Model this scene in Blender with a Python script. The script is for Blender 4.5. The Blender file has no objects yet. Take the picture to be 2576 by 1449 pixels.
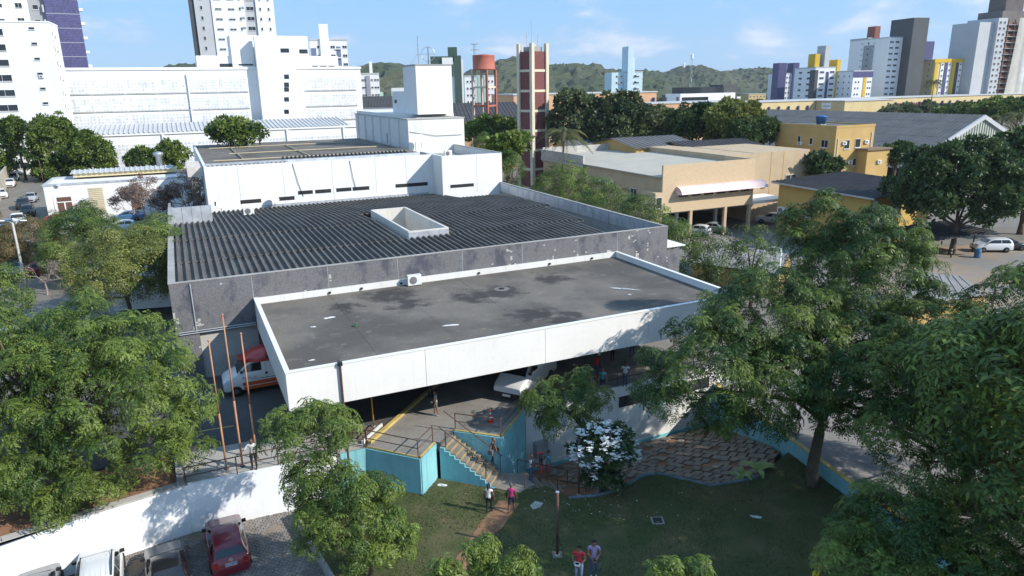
import bpy, math, random, time
import numpy as np
from mathutils import Vector, Matrix
T0 = time.time()
random.seed(7)
SC = bpy.context.scene
COL = SC.collection
R = math.radians
# ------------------------------------------------------------------ camera
CAM_H = 20.5
FPX, CPX, CPY = 1784.0, 1288.0, 724.5          # survey picture: 2576 x 1449
PITCH, ROLL = R(15.8), R(1.0)
cam_d = bpy.data.cameras.new('camera')
cam = bpy.data.objects.new('camera', cam_d); COL.objects.link(cam)
cam_d.sensor_width = 36.0; cam_d.lens = 36.0 * FPX / 2576.0
cam_d.clip_start = 0.3; cam_d.clip_end = 12000.0
cam.matrix_world = (Matrix.Translation((0, 0, CAM_H)) @ Matrix.Rotation(R(90) - PITCH, 4, 'X') @ Matrix.Rotation(-ROLL, 4, 'Z'))
SC.camera = cam
# ------------------------------------------------------------------ world, sun, exposure
SUN_EL, SUN_AZ = R(33.0), R(-21.0)             # azimuth counted from +X
sdir = Vector((math.cos(SUN_EL) * math.cos(SUN_AZ), math.cos(SUN_EL) * math.sin(SUN_AZ), math.sin(SUN_EL)))
W = bpy.data.worlds.new('World'); SC.world = W; W.use_nodes = True
nt = W.node_tree; nt.nodes.clear()
def N(t, typ, **kw):
    n = t.nodes.new(typ)
    for k, v in kw.items():
        if k in n.bl_rna.properties: setattr(n, k, v)
        else: n.inputs[k.replace('_', ' ')].default_value = v
    return n
def build_world():
    L = nt.links.new
    out = N(nt, 'ShaderNodeOutputWorld'); bg = N(nt, 'ShaderNodeBackground'); bg.inputs['Strength'].default_value = 0.14
    sky = N(nt, 'ShaderNodeTexSky', sky_type='NISHITA', sun_disc=False, altitude=30.0, air_density=1.0, dust_density=0.2, ozone_density=1.5)
    sky.sun_elevation = SUN_EL
    sky.sun_rotation = math.atan2(sdir.x, sdir.y)
    tc = N(nt, 'ShaderNodeTexCoord'); sep = N(nt, 'ShaderNodeSeparateXYZ'); L(tc.outputs['Generated'], sep.inputs[0])
    # cloud deck: project the view direction on a plane overhead
    mz = N(nt, 'ShaderNodeMath', operation='MAXIMUM'); L(sep.outputs['Z'], mz.inputs[0]); mz.inputs[1].default_value = 0.0
    az = N(nt, 'ShaderNodeMath', operation='ADD'); L(mz.outputs[0], az.inputs[0]); az.inputs[1].default_value = 0.34
    dx = N(nt, 'ShaderNodeMath', operation='DIVIDE'); L(sep.outputs['X'], dx.inputs[0]); L(az.outputs[0], dx.inputs[1])
    dy = N(nt, 'ShaderNodeMath', operation='DIVIDE'); L(sep.outputs['Y'], dy.inputs[0]); L(az.outputs[0], dy.inputs[1])
    cb = N(nt, 'ShaderNodeCombineXYZ'); L(dx.outputs[0], cb.inputs[0]); L(dy.outputs[0], cb.inputs[1])
    cb.inputs[2].default_value = 3.7
    n1 = N(nt, 'ShaderNodeTexNoise'); n1.inputs['Scale'].default_value = 3.6; n1.inputs['Detail'].default_value = 7; n1.inputs['Roughness'].default_value = 0.52; n1.inputs['Distortion'].default_value = 0.2
    L(cb.outputs[0], n1.inputs['Vector'])
    cr = N(nt, 'ShaderNodeValToRGB'); L(n1.outputs['Fac'], cr.inputs[0])
    cr.color_ramp.elements[0].position = 0.505; cr.color_ramp.elements[0].color = (0, 0, 0, 1)
    cr.color_ramp.elements[1].position = 0.64; cr.color_ramp.elements[1].color = (0.75, 0.75, 0.75, 1)
    # thick cores a little greyer than the thin rims
    cc = N(nt, 'ShaderNodeValToRGB'); L(n1.outputs['Fac'], cc.inputs[0])
    cc.color_ramp.elements[0].position = 0.52; cc.color_ramp.elements[0].color = (3.3, 3.9, 5.2, 1)
    cc.color_ramp.elements[1].position = 0.72; cc.color_ramp.elements[1].color = (5.6, 5.8, 6.3, 1)
    gain = N(nt, 'ShaderNodeMixRGB'); gain.inputs[0].default_value = 0.8; gain.inputs[2].default_value = (1.25, 2.95, 5.3, 1)
    L(sky.outputs[0], gain.inputs[1])
    mx = N(nt, 'ShaderNodeMixRGB'); L(cr.outputs[0], mx.inputs[0]); L(gain.outputs[0], mx.inputs[1]); L(cc.outputs[0], mx.inputs[2])
    L(mx.outputs[0], bg.inputs['Color']); L(bg.outputs[0], out.inputs[0])
build_world()
sun_d = bpy.data.lights.new('sun', 'SUN'); sun_d.energy = 4.2; sun_d.angle = R(0.53); sun_d.color = (1.0, 0.95, 0.86)
sun = bpy.data.objects.new('sun', sun_d); COL.objects.link(sun); sun.location = (60, -30, 80)
sun.rotation_euler = sdir.to_track_quat('Z', 'Y').to_euler()
VS = SC.view_settings
VS.view_transform = 'Standard'; VS.look = 'None'; VS.exposure = 0.5; VS.gamma = 1.0; VS.use_curve_mapping = False
SC.cycles.max_bounces = 6; SC.cycles.diffuse_bounces = 3; SC.cycles.transparent_max_bounces = 6; SC.cycles.transmission_bounces = 3
SC.cycles.caustics_reflective = False; SC.cycles.caustics_refractive = False

# ------------------------------------------------------------------ survey helpers (all return real world positions)
def ray(u, v):
    x = (u - CPX) / FPX; y = -(v - CPY) / FPX
    c, s = math.cos(ROLL), math.sin(ROLL); x, y = c * x + s * y, -s * x + c * y
    cp, sp = math.cos(PITCH), math.sin(PITCH)
    return Vector((x, cp + y * sp, -sp + y * cp))
def P(u, v, z):                                 # the point at height z seen at survey pixel u, v
    d = ray(u, v); return Vector((d.x * (z - CAM_H) / d.z, d.y * (z - CAM_H) / d.z, z))
def PY(u, v, Y):                                # the point at distance Y
    d = ray(u, v); t = Y / d.y; return Vector((d.x * t, Y, CAM_H + d.z * t))
def zup(u, v, p):                               # height of a vertical through p at pixel u, v
    d = ray(u, v); return CAM_H + d.z * math.hypot(p[0], p[1]) / math.hypot(d.x, d.y)
TH = R(24.8)
E1 = Vector((math.cos(TH), math.sin(TH), 0)); E2 = Vector((-math.sin(TH), math.cos(TH), 0))
_o = P(718, 940, 7.2); HO = Vector((_o.x, _o.y, 0))
def h2w(u, v, z=0.0): return HO + E1 * u + E2 * v + Vector((0, 0, z))
def w2h(p): q = Vector((p[0], p[1], 0)) - HO; return (q.dot(E1), q.dot(E2))
def HZ(a, b, z): return w2h(P(a, b, z))
C3 = Vector((0, 0, CAM_H))
def HV(a, b, v):                                # hospital frame u, z on the plane v
    d = ray(a, b); t = (v - (C3 - HO).dot(E2)) / d.dot(E2); q = C3 + d * t; return (w2h(q)[0], q.z)
def ground_z(x, y):
    u, v = w2h((x, y))
    left = 2.1 + 0.018 * max(0.0, y - 46.0) if y < 150 else 2.1 + 0.018 * 104 * max(0, 1 - (y - 150) / 400)
    t = min(1, max(0, (u - 6) / 28.0)); t = t * t * (3 - 2 * t)
    return left * (1 - t)
def G(a, b):                                    # pixel on the sloping ground
    z = 2.0
    for _ in range(12):
        p = P(a, b, z); z = ground_z(p.x, p.y)
    return P(a, b, z)

# ------------------------------------------------------------------ scene helpers
class MB:
    def __init__(s): s.v = []; s.f = []; s.m = []
    def add(s, vs, fs, m=0, M=None):
        o = len(s.v)
        s.v += [tuple(M @ Vector(q)) for q in vs] if M is not None else [tuple(q) for q in vs]
        s.f += [tuple(i + o for i in f) for f in fs]; s.m += [m] * len(fs); return s
    def box(s, x0, x1, y0, y1, z0, z1, m=0, M=None):
        v = [(x0, y0, z0), (x1, y0, z0), (x1, y1, z0), (x0, y1, z0), (x0, y0, z1), (x1, y0, z1), (x1, y1, z1), (x0, y1, z1)]
        return s.add(v, [(0, 3, 2, 1), (4, 5, 6, 7), (0, 1, 5, 4), (1, 2, 6, 5), (2, 3, 7, 6), (3, 0, 4, 7)], m, M)
    def prism(s, poly, z0, z1, m=0, M=None):    # ccw polygon; z may be a function
        n = len(poly); f0 = z0 if callable(z0) else (lambda x, y: z0); f1 = z1 if callable(z1) else (lambda x, y: z1)
        v = [(p[0], p[1], f0(p[0], p[1])) for p in poly] + [(p[0], p[1], f1(p[0], p[1])) for p in poly]
        return s.add(v, [tuple(range(n - 1, -1, -1)), tuple(range(n, 2 * n))] + [(i, (i + 1) % n, n + (i + 1) % n, n + i) for i in range(n)], m, M)
    def wall(s, pts, t, z0, z1, m=0):           # thick wall along an open polyline, offset to its right by t
        for a, b in zip(pts[:-1], pts[1:]):
            d = Vector((b[0] - a[0], b[1] - a[1])); d.normalize(); n = Vector((d.y, -d.x)) * t
            s.prism([(a[0] + n.x, a[1] + n.y), (b[0] + n.x, b[1] + n.y), (b[0], b[1]), (a[0], a[1])], z0, z1, m)
        return s
    def tube(s, pts, r, n=6, m=0, cap=True):
        pts = [Vector(p) for p in pts]; k = len(pts); rs = r if isinstance(r, (list, tuple)) else [r] * k
        o = len(s.v); up = Vector((0, 0, 1))
        for i, p in enumerate(pts):
            d = (pts[min(i + 1, k - 1)] - pts[max(i - 1, 0)])
            d = d.normalized() if d.length > 1e-9 else up
            a = d.cross(up if abs(d.z) < 0.95 else Vector((1, 0, 0))).normalized(); b = d.cross(a)
            for j in range(n):
                t = 2 * math.pi * j / n; s.v.append(tuple(p + (a * math.cos(t) + b * math.sin(t)) * rs[i]))
        for i in range(k - 1):
            for j in range(n):
                s.f.append((o + i * n + j, o + (i + 1) * n + j, o + (i + 1) * n + (j + 1) % n, o + i * n + (j + 1) % n)); s.m.append(m)
        if cap:
            s.f.append(tuple(o + j for j in range(n))); s.m.append(m)
            s.f.append(tuple(o + (k - 1) * n + j for j in range(n - 1, -1, -1))); s.m.append(m)
        return s
    def lathe(s, prof, n=16, m=0, M=None):      # profile (r, z)
        v = []; k = len(prof)
        for r, z in prof:
            for j in range(n): t = 2 * math.pi * j / n; v.append((r * math.cos(t), r * math.sin(t), z))
        f = [(i * n + j, i * n + (j + 1) % n, (i + 1) * n + (j + 1) % n, (i + 1) * n + j) for i in range(k - 1) for j in range(n)]
        f += [tuple(range(n - 1, -1, -1)), tuple((k - 1) * n + j for j in range(n))]
        return s.add(v, f, m, M)
    def mesh(s, name, mats, smooth=False):
        me = bpy.data.meshes.new(name); me.from_pydata(s.v, [], s.f)
        for q in (mats if isinstance(mats, (list, tuple)) else [mats]): me.materials.append(q)
        if len(set(s.m)) > 1 or (s.m and s.m[0]): me.polygons.foreach_set('material_index', s.m)
        if smooth: me.polygons.foreach_set('use_smooth', [True] * len(s.f))
        me.validate(); me.update(); return me
    def build(s, name, mats, parent=None, smooth=False, loc=None, rz=None):
        return link(name, s.mesh(name, mats, smooth), parent, loc, rz)
def link(name, data, parent=None, loc=None, rz=None):
    o = bpy.data.objects.new(name, data); COL.objects.link(o)
    if parent is not None: o.parent = parent
    if loc is not None: o.location = loc
    if rz is not None: o.rotation_euler = (0, 0, rz)
    return o
def tag(o, label=None, cat=None, group=None, kind=None):
    for k, v in (('label', label), ('category', cat), ('group', group), ('kind', kind)):
        if v: o[k] = v
    return o
def thing(name, label, cat, loc=(0, 0, 0), rz=0, group=None):
    o = link(name, None, None, loc, rz); o.empty_display_size = 0.3
    return tag(o, label, cat, group)
def struct(name, mb, mats, smooth=False, label=None):
    return tag(mb.build(name, mats, None, smooth), kind='structure', label=label)
def hospital_thing(name, label, cat): return thing(name, label, cat, tuple(HO), TH)

# ------------------------------------------------------------------ materials
MATS = {}
def mat(name, col, rough=0.75, var=0.12, scale=0.6, streak=0.0, dirt=(0.1, 0.09, 0.08), bump=0.0, bscale=30.0, metal=0.0, spec=0.4, fine=0.0, spots=0.0, coat=0.0, alpha=None):
    if name in MATS: return MATS[name]
    m = bpy.data.materials.new(name); m.use_nodes = True; t = m.node_tree; L = t.links.new
    b = t.nodes['Principled BSDF']; b.inputs['Roughness'].default_value = rough; b.inputs['Metallic'].default_value = metal
    b.inputs['Specular IOR Level'].default_value = spec; b.inputs['Coat Weight'].default_value = coat
    g = N(t, 'ShaderNodeNewGeometry')
    c0 = Vector(col)
    n = N(t, 'ShaderNodeTexNoise'); n.inputs['Scale'].default_value = scale; n.inputs['Detail'].default_value = 8; n.inputs['Roughness'].default_value = 0.62
    L(g.outputs['Position'], n.inputs['Vector'])
    r = N(t, 'ShaderNodeValToRGB'); L(n.outputs['Fac'], r.inputs[0])
    r.color_ramp.elements[0].position = 0.3; r.color_ramp.elements[0].color = (*(c0 * (1 - var)), 1)
    r.color_ramp.elements[1].position = 0.7; r.color_ramp.elements[1].color = (*[min(1, q * (1 + var)) for q in c0], 1)
    src = r.outputs[0]
    if fine:
        n3 = N(t, 'ShaderNodeTexNoise'); n3.inputs['Scale'].default_value = 14; n3.inputs['Detail'].default_value = 3
        L(g.outputs['Position'], n3.inputs['Vector'])
        mp = N(t, 'ShaderNodeMapRange'); L(n3.outputs['Fac'], mp.inputs[0]); mp.inputs[1].default_value = 0.3; mp.inputs[2].default_value = 0.7; mp.inputs[3].default_value = 1 - fine; mp.inputs[4].default_value = 1 + fine
        mm = N(t, 'ShaderNodeVectorMath', operation='SCALE'); L(src, mm.inputs[0]); L(mp.outputs[0], mm.inputs['Scale']); src = mm.outputs[0]
    if streak:
        mp = N(t, 'ShaderNodeMapping'); mp.inputs['Scale'].default_value = (2.2, 2.2, 0.12); L(g.outputs['Position'], mp.inputs[0])
        n2 = N(t, 'ShaderNodeTexNoise'); n2.inputs['Scale'].default_value = 1.6; n2.inputs['Detail'].default_value = 6; n2.inputs['Roughness'].default_value = 0.7; L(mp.outputs[0], n2.inputs['Vector'])
        r2 = N(t, 'ShaderNodeValToRGB'); L(n2.outputs['Fac'], r2.inputs[0]); r2.color_ramp.elements[0].position = 0.52; r2.color_ramp.elements[1].position = 0.78
        r2.color_ramp.elements[1].color = (streak, streak, streak, 1)
        mx = N(t, 'ShaderNodeMixRGB'); L(r2.outputs[0], mx.inputs[0]); L(src, mx.inputs[1]); mx.inputs[2].default_value = (*dirt, 1); src = mx.outputs[0]
    if spots:
        n4 = N(t, 'ShaderNodeTexNoise'); n4.inputs['Scale'].default_value = 1.1; n4.inputs['Detail'].default_value = 9; n4.inputs['Roughness'].default_value = 0.75
        L(g.outputs['Position'], n4.inputs['Vector'])
        r4 = N(t, 'ShaderNodeValToRGB'); L(n4.outputs['Fac'], r4.inputs[0]); r4.color_ramp.elements[0].position = 0.56; r4.color_ramp.elements[1].position = 0.72; r4.color_ramp.elements[1].color = (spots, spots, spots, 1)
        mx = N(t, 'ShaderNodeMixRGB'); L(r4.outputs[0], mx.inputs[0]); L(src, mx.inputs[1]); mx.inputs[2].default_value = (*dirt, 1); src = mx.outputs[0]
    L(src, b.inputs['Base Color'])
    if bump:
        n5 = N(t, 'ShaderNodeTexNoise'); n5.inputs['Scale'].default_value = bscale; n5.inputs['Detail'].default_value = 4; L(g.outputs['Position'], n5.inputs['Vector'])
        bp = N(t, 'ShaderNodeBump'); bp.inputs['Strength'].default_value = bump; bp.inputs['Distance'].default_value = 0.05; L(n5.outputs['Fac'], bp.inputs['Height']); L(bp.outputs[0], b.inputs['Normal'])
    if alpha is not None: b.inputs['Alpha'].default_value = alpha
    MATS[name] = m; return m
def gridmat(name, col, joint, sx, sz, mort=0.06, rough=0.5, patch=None, patch_amt=0.0, miss=0.0, missc=(0.8, 0.78, 0.74), offset=0.0, bump=0.4, rz=TH, var=0.3):
    """small tiles, bricks or blocks laid on upright faces of the hospital grid"""
    if name in MATS: return MATS[name]
    m = mat(name + '_base', col, rough); m = m.copy(); m.name = name; t = m.node_tree; L = t.links.new; b = t.nodes['Principled BSDF']
    g = N(t, 'ShaderNodeNewGeometry'); rot = N(t, 'ShaderNodeMapping', vector_type='POINT'); rot.inputs['Rotation'].default_value = (0, 0, -rz); L(g.outputs['Position'], rot.inputs[0])
    sp = N(t, 'ShaderNodeSeparateXYZ'); L(rot.outputs[0], sp.inputs[0])
    ad = N(t, 'ShaderNodeMath', operation='ADD'); L(sp.outputs['X'], ad.inputs[0]); L(sp.outputs['Y'], ad.inputs[1])
    cb = N(t, 'ShaderNodeCombineXYZ'); L(ad.outputs[0], cb.inputs[0]); L(sp.outputs['Z'], cb.inputs[1])
    br = N(t, 'ShaderNodeTexBrick', offset=offset); br.inputs['Scale'].default_value = 1.0; br.inputs['Brick Width'].default_value = sx; br.inputs['Row Height'].default_value = sz
    br.inputs['Mortar Size'].default_value = mort * sz; br.inputs['Mortar Smooth'].default_value = 0.1
    br.inputs['Color1'].default_value = (*[q * (1 - var) for q in col], 1); br.inputs['Color2'].default_value = (*[min(1, q * (1 + var)) for q in col], 1); br.inputs['Mortar'].default_value = (*joint, 1)
    L(cb.outputs[0], br.inputs['Vector']); src = br.outputs['Color']
    if patch:
        n = N(t, 'ShaderNodeTexNoise'); n.inputs['Scale'].default_value = 0.8; n.inputs['Detail'].default_value = 8; n.inputs['Roughness'].default_value = 0.66
        mp = N(t, 'ShaderNodeMapping'); mp.inputs['Scale'].default_value = (1, 1, 0.6); L(g.outputs['Position'], mp.inputs[0]); L(mp.outputs[0], n.inputs['Vector'])
        r = N(t, 'ShaderNodeValToRGB'); L(n.outputs['Fac'], r.inputs[0]); r.color_ramp.elements[0].position = 0.5; r.color_ramp.elements[1].position = 0.62; r.color_ramp.elements[1].color = (patch_amt,) * 3 + (1,)
        mx = N(t, 'ShaderNodeMixRGB'); L(r.outputs[0], mx.inputs[0]); L(src, mx.inputs[1]); mx.inputs[2].default_value = (*patch, 1); src = mx.outputs[0]
    if miss:
        n = N(t, 'ShaderNodeTexNoise'); n.inputs['Scale'].default_value = 0.9; n.inputs['Detail'].default_value = 10; n.inputs['Roughness'].default_value = 0.8
        sn = N(t, 'ShaderNodeVectorMath', operation='SNAP'); sn.inputs[1].default_value = (0.16, 0.16, 0.1); L(rot.outputs[0], sn.inputs[0])
        mp = N(t, 'ShaderNodeMapping'); mp.inputs['Scale'].default_value = (1.4, 1.4, 0.45); L(sn.outputs[0], mp.inputs[0]); L(mp.outputs[0], n.inputs['Vector'])
        r = N(t, 'ShaderNodeValToRGB'); L(n.outputs['Fac'], r.inputs[0]); r.color_ramp.interpolation = 'CONSTANT'; r.color_ramp.elements[0].position = 0; r.color_ramp.elements[0].color = (0, 0, 0, 1); r.color_ramp.elements[1].position = miss; r.color_ramp.elements[1].color = (1, 1, 1, 1)
        mx = N(t, 'ShaderNodeMixRGB'); L(r.outputs[0], mx.inputs[0]); L(src, mx.inputs[1]); mx.inputs[2].default_value = (*missc, 1); src = mx.outputs[0]
    L(src, b.inputs['Base Color'])
    if bump:
        bp = N(t, 'ShaderNodeBump'); bp.inputs['Strength'].default_value = bump; bp.inputs['Distance'].default_value = 0.01; bp.invert = True; L(br.outputs['Fac'], bp.inputs['Height']); L(bp.outputs[0], b.inputs['Normal'])
    MATS[name] = m; return m
def two_tone(name, a, b_, scale, lo, hi, rough=0.9, fine=0.2, bump=0.3, bscale=25.0, third=None, tscale=3.0):
    """two soil or membrane colours mixed by a noise, with fine grain"""
    m = mat(name, a, rough, bump=bump, bscale=bscale, fine=fine); t = m.node_tree; L = t.links.new; b = t.nodes['Principled BSDF']
    old = b.inputs['Base Color'].links[0].from_socket; g = N(t, 'ShaderNodeNewGeometry')
    n = N(t, 'ShaderNodeTexNoise'); n.inputs['Scale'].default_value = scale; n.inputs['Detail'].default_value = 9; n.inputs['Roughness'].default_value = 0.6; L(g.outputs['Position'], n.inputs['Vector'])
    r = N(t, 'ShaderNodeValToRGB'); L(n.outputs['Fac'], r.inputs[0]); r.color_ramp.elements[0].position = lo; r.color_ramp.elements[1].position = hi
    mx = N(t, 'ShaderNodeMixRGB'); L(r.outputs[0], mx.inputs[0]); L(old, mx.inputs[1]); mx.inputs[2].default_value = (*b_, 1); src = mx.outputs[0]
    if third:
        n = N(t, 'ShaderNodeTexNoise'); n.inputs['Scale'].default_value = tscale; n.inputs['Detail'].default_value = 10; n.inputs['Roughness'].default_value = 0.7; L(g.outputs['Position'], n.inputs['Vector'])
        r = N(t, 'ShaderNodeValToRGB'); L(n.outputs['Fac'], r.inputs[0]); r.color_ramp.elements[0].position = 0.58; r.color_ramp.elements[1].position = 0.7; r.color_ramp.elements[1].color = (0.6, 0.6, 0.6, 1)
        mx = N(t, 'ShaderNodeMixRGB'); L(r.outputs[0], mx.inputs[0]); L(src, mx.inputs[1]); mx.inputs[2].default_value = (*third, 1); src = mx.outputs[0]
    L(src, b.inputs['Base Color']); return m
def glassmat(name, col=(0.02, 0.025, 0.03), rough=0.08):
    return mat(name, col, rough, var=0.3, scale=0.3, spec=0.6)
M_WHITE = mat('white_render', (0.70, 0.69, 0.66), 0.8, 0.07, 0.25, streak=0.4, dirt=(0.36, 0.34, 0.31), spots=.2)
M_WHITE2 = mat('white_paint_clean', (0.75, 0.74, 0.72), 0.8, 0.06, 0.2, streak=0.4, dirt=(0.5, 0.49, 0.46))
M_CONC = mat('concrete', (0.33, 0.32, 0.30), 0.9, 0.2, 0.5, fine=0.12, bump=0.2, spots=0.4, dirt=(0.17, 0.16, 0.15))
M_CONC_L = mat('pale_concrete', (0.45, 0.43, 0.40), 0.9, 0.18, 0.7, fine=0.12, bump=0.2, spots=0.4, dirt=(0.22, 0.2, 0.18))
M_ASPH = mat('asphalt', (0.085, 0.083, 0.082), 0.92, 0.25, 0.35, fine=0.2, bump=0.3, bscale=60, spots=0.5, dirt=(0.045, 0.045, 0.045))
M_GLASS = glassmat('dark_glass')
M_DARK = mat('dark_opening', (0.02, 0.02, 0.022), 0.6, 0.2)
M_METAL = mat('galvanised_metal', (0.45, 0.46, 0.48), 0.45, 0.15, 1.5, metal=0.7)
M_FLASH = mat('silver_flashing', (0.50, 0.52, 0.55), 0.42, 0.22, 1.2, metal=0.35, spots=0.4, dirt=(0.3, 0.3, 0.3))
M_RUST = mat('rusty_paint', (0.10, 0.055, 0.04), 0.8, 0.4, 3.0, spots=0.6, dirt=(0.2, 0.09, 0.045))
M_YEL = mat('worn_yellow_paint', (0.50, 0.38, 0.13), 0.85, 0.25, 2.0, spots=0.9, dirt=(0.30, 0.26, 0.19))
M_TURQ = mat('turquoise_paint', (0.22, 0.49, 0.53), 0.8, 0.14, 0.5, streak=0.6, dirt=(0.06, 0.20, 0.24), spots=.35, bump=0.25, bscale=6)
M_BLACK = mat('black_plastic', (0.018, 0.018, 0.02), 0.5, 0.2)
M_WOOD = mat('bark', (0.11, 0.085, 0.06), 0.95, 0.35, 3, bump=0.8, bscale=18)
# ================================================================== terrain
def Hxy(u, v): p = h2w(u, v); return (p.x, p.y)
M_GROUND = two_tone('mixed_ground', (0.20, 0.18, 0.155), (0.11, 0.105, 0.075), 0.03, 0.5, 0.7, third=(0.24, 0.19, 0.13), tscale=0.08)
def make_ground():
    us = [-4000, -2400, -1500, -900, -600, -420, -300, -220, -160, -130, -110] + list(range(-100, 36, 5)) + [36.5, 36.55] + list(range(40, 160, 6)) + [175, 200, 240, 300, 400, 560, 800, 1200, 1800, 2600, 4000]
    vs = [-400, -200, -100, -60, -30, -10, 5, 14.66, 14.72] + list(range(18, 180, 6)) + [190, 215, 250, 300, 380, 480, 620, 800, 1100, 1500, 2100, 3000, 4500]
    mb = MB(); k = len(vs)
    for u in us:
        for v in vs:
            p = h2w(u, v); z = ground_z(p.x, p.y)
            if u < 36.52 and v < 14.7: z = -3.2
            mb.v.append((p.x, p.y, z))
    for i in range(len(us) - 1):
        for j in range(k - 1):
            a = i * k + j; mb.f.append((a, a + k, a + k + 1, a + 1)); mb.m.append(0)
    struct('ground', mb, M_GROUND, smooth=False)
make_ground()
# ---- street level in front of the hospital (z 2.1)
ZS = 2.1
WL = [HZ(-260, 1452, ZS), HZ(0, 1362, ZS), HZ(462, 1218, ZS)]
DECK = [(2.2, .37), (3.68, .37), (5.94, -2.08), (7.21, -.82), (7.40, -1.00), (8.46, .06), (8.62, .05), (10.66, -1.87), (13.25, .62), (13.5, .88), (36.5, .88)]
poly = [(-80, WL[0][1] - 8)] + WL + DECK + [(36.5, 14.7), (-80, 14.7)]
struct('street', MB().prism([Hxy(*q) for q in poly], 1.6, ZS), M_ASPH)
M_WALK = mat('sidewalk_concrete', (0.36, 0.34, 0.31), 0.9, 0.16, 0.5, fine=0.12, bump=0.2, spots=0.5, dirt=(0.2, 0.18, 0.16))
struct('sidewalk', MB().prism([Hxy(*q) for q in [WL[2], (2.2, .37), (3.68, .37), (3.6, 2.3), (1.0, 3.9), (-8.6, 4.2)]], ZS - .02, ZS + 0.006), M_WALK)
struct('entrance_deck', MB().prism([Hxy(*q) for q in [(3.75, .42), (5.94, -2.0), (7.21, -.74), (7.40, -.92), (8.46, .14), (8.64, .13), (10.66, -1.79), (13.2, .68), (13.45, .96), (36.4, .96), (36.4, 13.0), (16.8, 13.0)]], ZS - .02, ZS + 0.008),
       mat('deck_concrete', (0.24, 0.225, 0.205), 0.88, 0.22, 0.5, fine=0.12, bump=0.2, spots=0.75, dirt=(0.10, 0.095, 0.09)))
# yellow lane line on the asphalt
yl = [HZ(a, b, ZS) for a, b in ((463, 1093), (530, 1081), (588, 1072))]
struct('lane_marking', MB().prism([Hxy(yl[0][0], yl[0][1]), Hxy(yl[2][0], yl[2][1]), Hxy(yl[2][0], yl[2][1] + .12), Hxy(yl[0][0], yl[0][1] + .12)], ZS, ZS + .005), M_YEL)
# yellow kerb, diagonal
def strip(a, b, w):  # quad along a->b, width w to the left (hospital frame)
    d = Vector((b[0] - a[0], b[1] - a[1])).normalized(); n = Vector((-d.y, d.x)) * w
    return [Hxy(*a), Hxy(*b), Hxy(b[0] + n.x, b[1] + n.y), Hxy(a[0] + n.x, a[1] + n.y)]
struct('yellow_kerb', MB().prism(strip((4.05, .62), (10.6, 7.1), .22), ZS, ZS + .16), M_YEL)
struct('white_kerb', MB().prism(strip((3.66, .75), (5.15, 2.35), .12), ZS, ZS + .2), M_WHITE)
M_SOIL = two_tone('orange_soil', (0.30, 0.155, 0.085), (0.19, 0.11, 0.065), 1.2, 0.4, 0.65, third=(0.34, 0.22, 0.14))
struct('planting_island', MB().prism([Hxy(*q) for q in [(2.4, 2.1), (3.9, .95), (5.0, 2.3), (3.0, 3.6)]], ZS, ZS + .06), two_tone('island_soil', (0.2, .16, .13), (0.13, .1, .085), 2, .4, .6))
mbk = MB(); ip = [(2.4, 2.1), (3.9, .95), (5.0, 2.3), (3.0, 3.6)]
for a, b in zip(ip, ip[1:] + ip[:1]): mbk.prism(strip(b, a, .11), ZS, ZS + .1)
struct('island_kerb', mbk, M_CONC)
# planted strip at the left, behind the white wall
pl = [(-80, WL[0][1] - 7.9), (WL[0][0], WL[0][1] + .05), (WL[1][0], WL[1][1] + .05), (WL[2][0] - .25, WL[2][1] + .02), HZ(440, 1132, ZS), HZ(330, 1165, ZS), (-22, 2.0), (-80, -20)]
struct('planted_bed', MB().prism([Hxy(*q) for q in pl], ZS, ZS + .05), M_SOIL)
w = thing('bed_edge_wall', 'short grey concrete edging wall at the end of the orange soil bed', 'wall')
a, b = HZ(447, 1228, ZS), HZ(436, 1130, ZS); c = HZ(462, 1213, ZS); d = HZ(461, 1128, ZS)
MB().prism([Hxy(*a), Hxy(*c), Hxy(*d), Hxy(*b)], ZS, ZS + .34).build('coping', M_CONC, w)
# ---- retaining walls
M_WALLW = mat('whitewash', (0.80, 0.81, 0.82), 0.85, 0.05, 0.6, streak=0.25, dirt=(0.5, 0.52, 0.55), bump=0.2, bscale=5)
ZP = -0.55
rw = thing('white_retaining_wall', 'long whitewashed retaining wall between car park and street', 'wall')
def HP(pts): return [Hxy(*q) for q in pts]
MB().wall(HP([(-80, WL[0][1] - 8)] + WL[:2] + [WL[2]]), .18, -1.2, ZS + .02).build('wall_panel', M_WALLW, rw)
MB().wall(HP([WL[2], (2.2, .37)]), .14, -1.2, ZS + .02).build('wall_panel', M_WALLW, rw)
MB().wall(HP([(-80, WL[0][1] - 8 + .25)] + [(q[0], q[1] + .24) for q in WL[:2]] + [(WL[2][0], WL[2][1] + .22)]), .46, ZS + .02, ZS + .10).build('coping', M_CONC_L, rw)
tw = thing('turquoise_retaining_wall', 'turquoise painted retaining wall folded around the entrance deck', 'wall')
for a, b in (((2.2, .37), (3.68, .37)), ((3.68, .37), (5.94, -2.08)), ((5.94, -2.08), (7.21, -.82)), ((8.62, .05), (10.66, -1.87)), ((10.66, -1.87), (13.25, .62))):
    MB().wall(HP([a, b]), .06, -2.6, ZS - .02).build('wall_panel', M_TURQ, tw)
for a, b in (((3.68, .37), (5.94, -2.08)), ((5.94, -2.08), (7.21, -.82)), ((8.62, .05), (10.66, -1.87)), ((10.66, -1.87), (13.25, .62))):
    MB().prism(strip(a, b, -.10) if False else strip((a[0], a[1]), (b[0], b[1]), .13), ZS + .009, ZS + .04).build('yellow_edge', M_YEL, tw)
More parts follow.
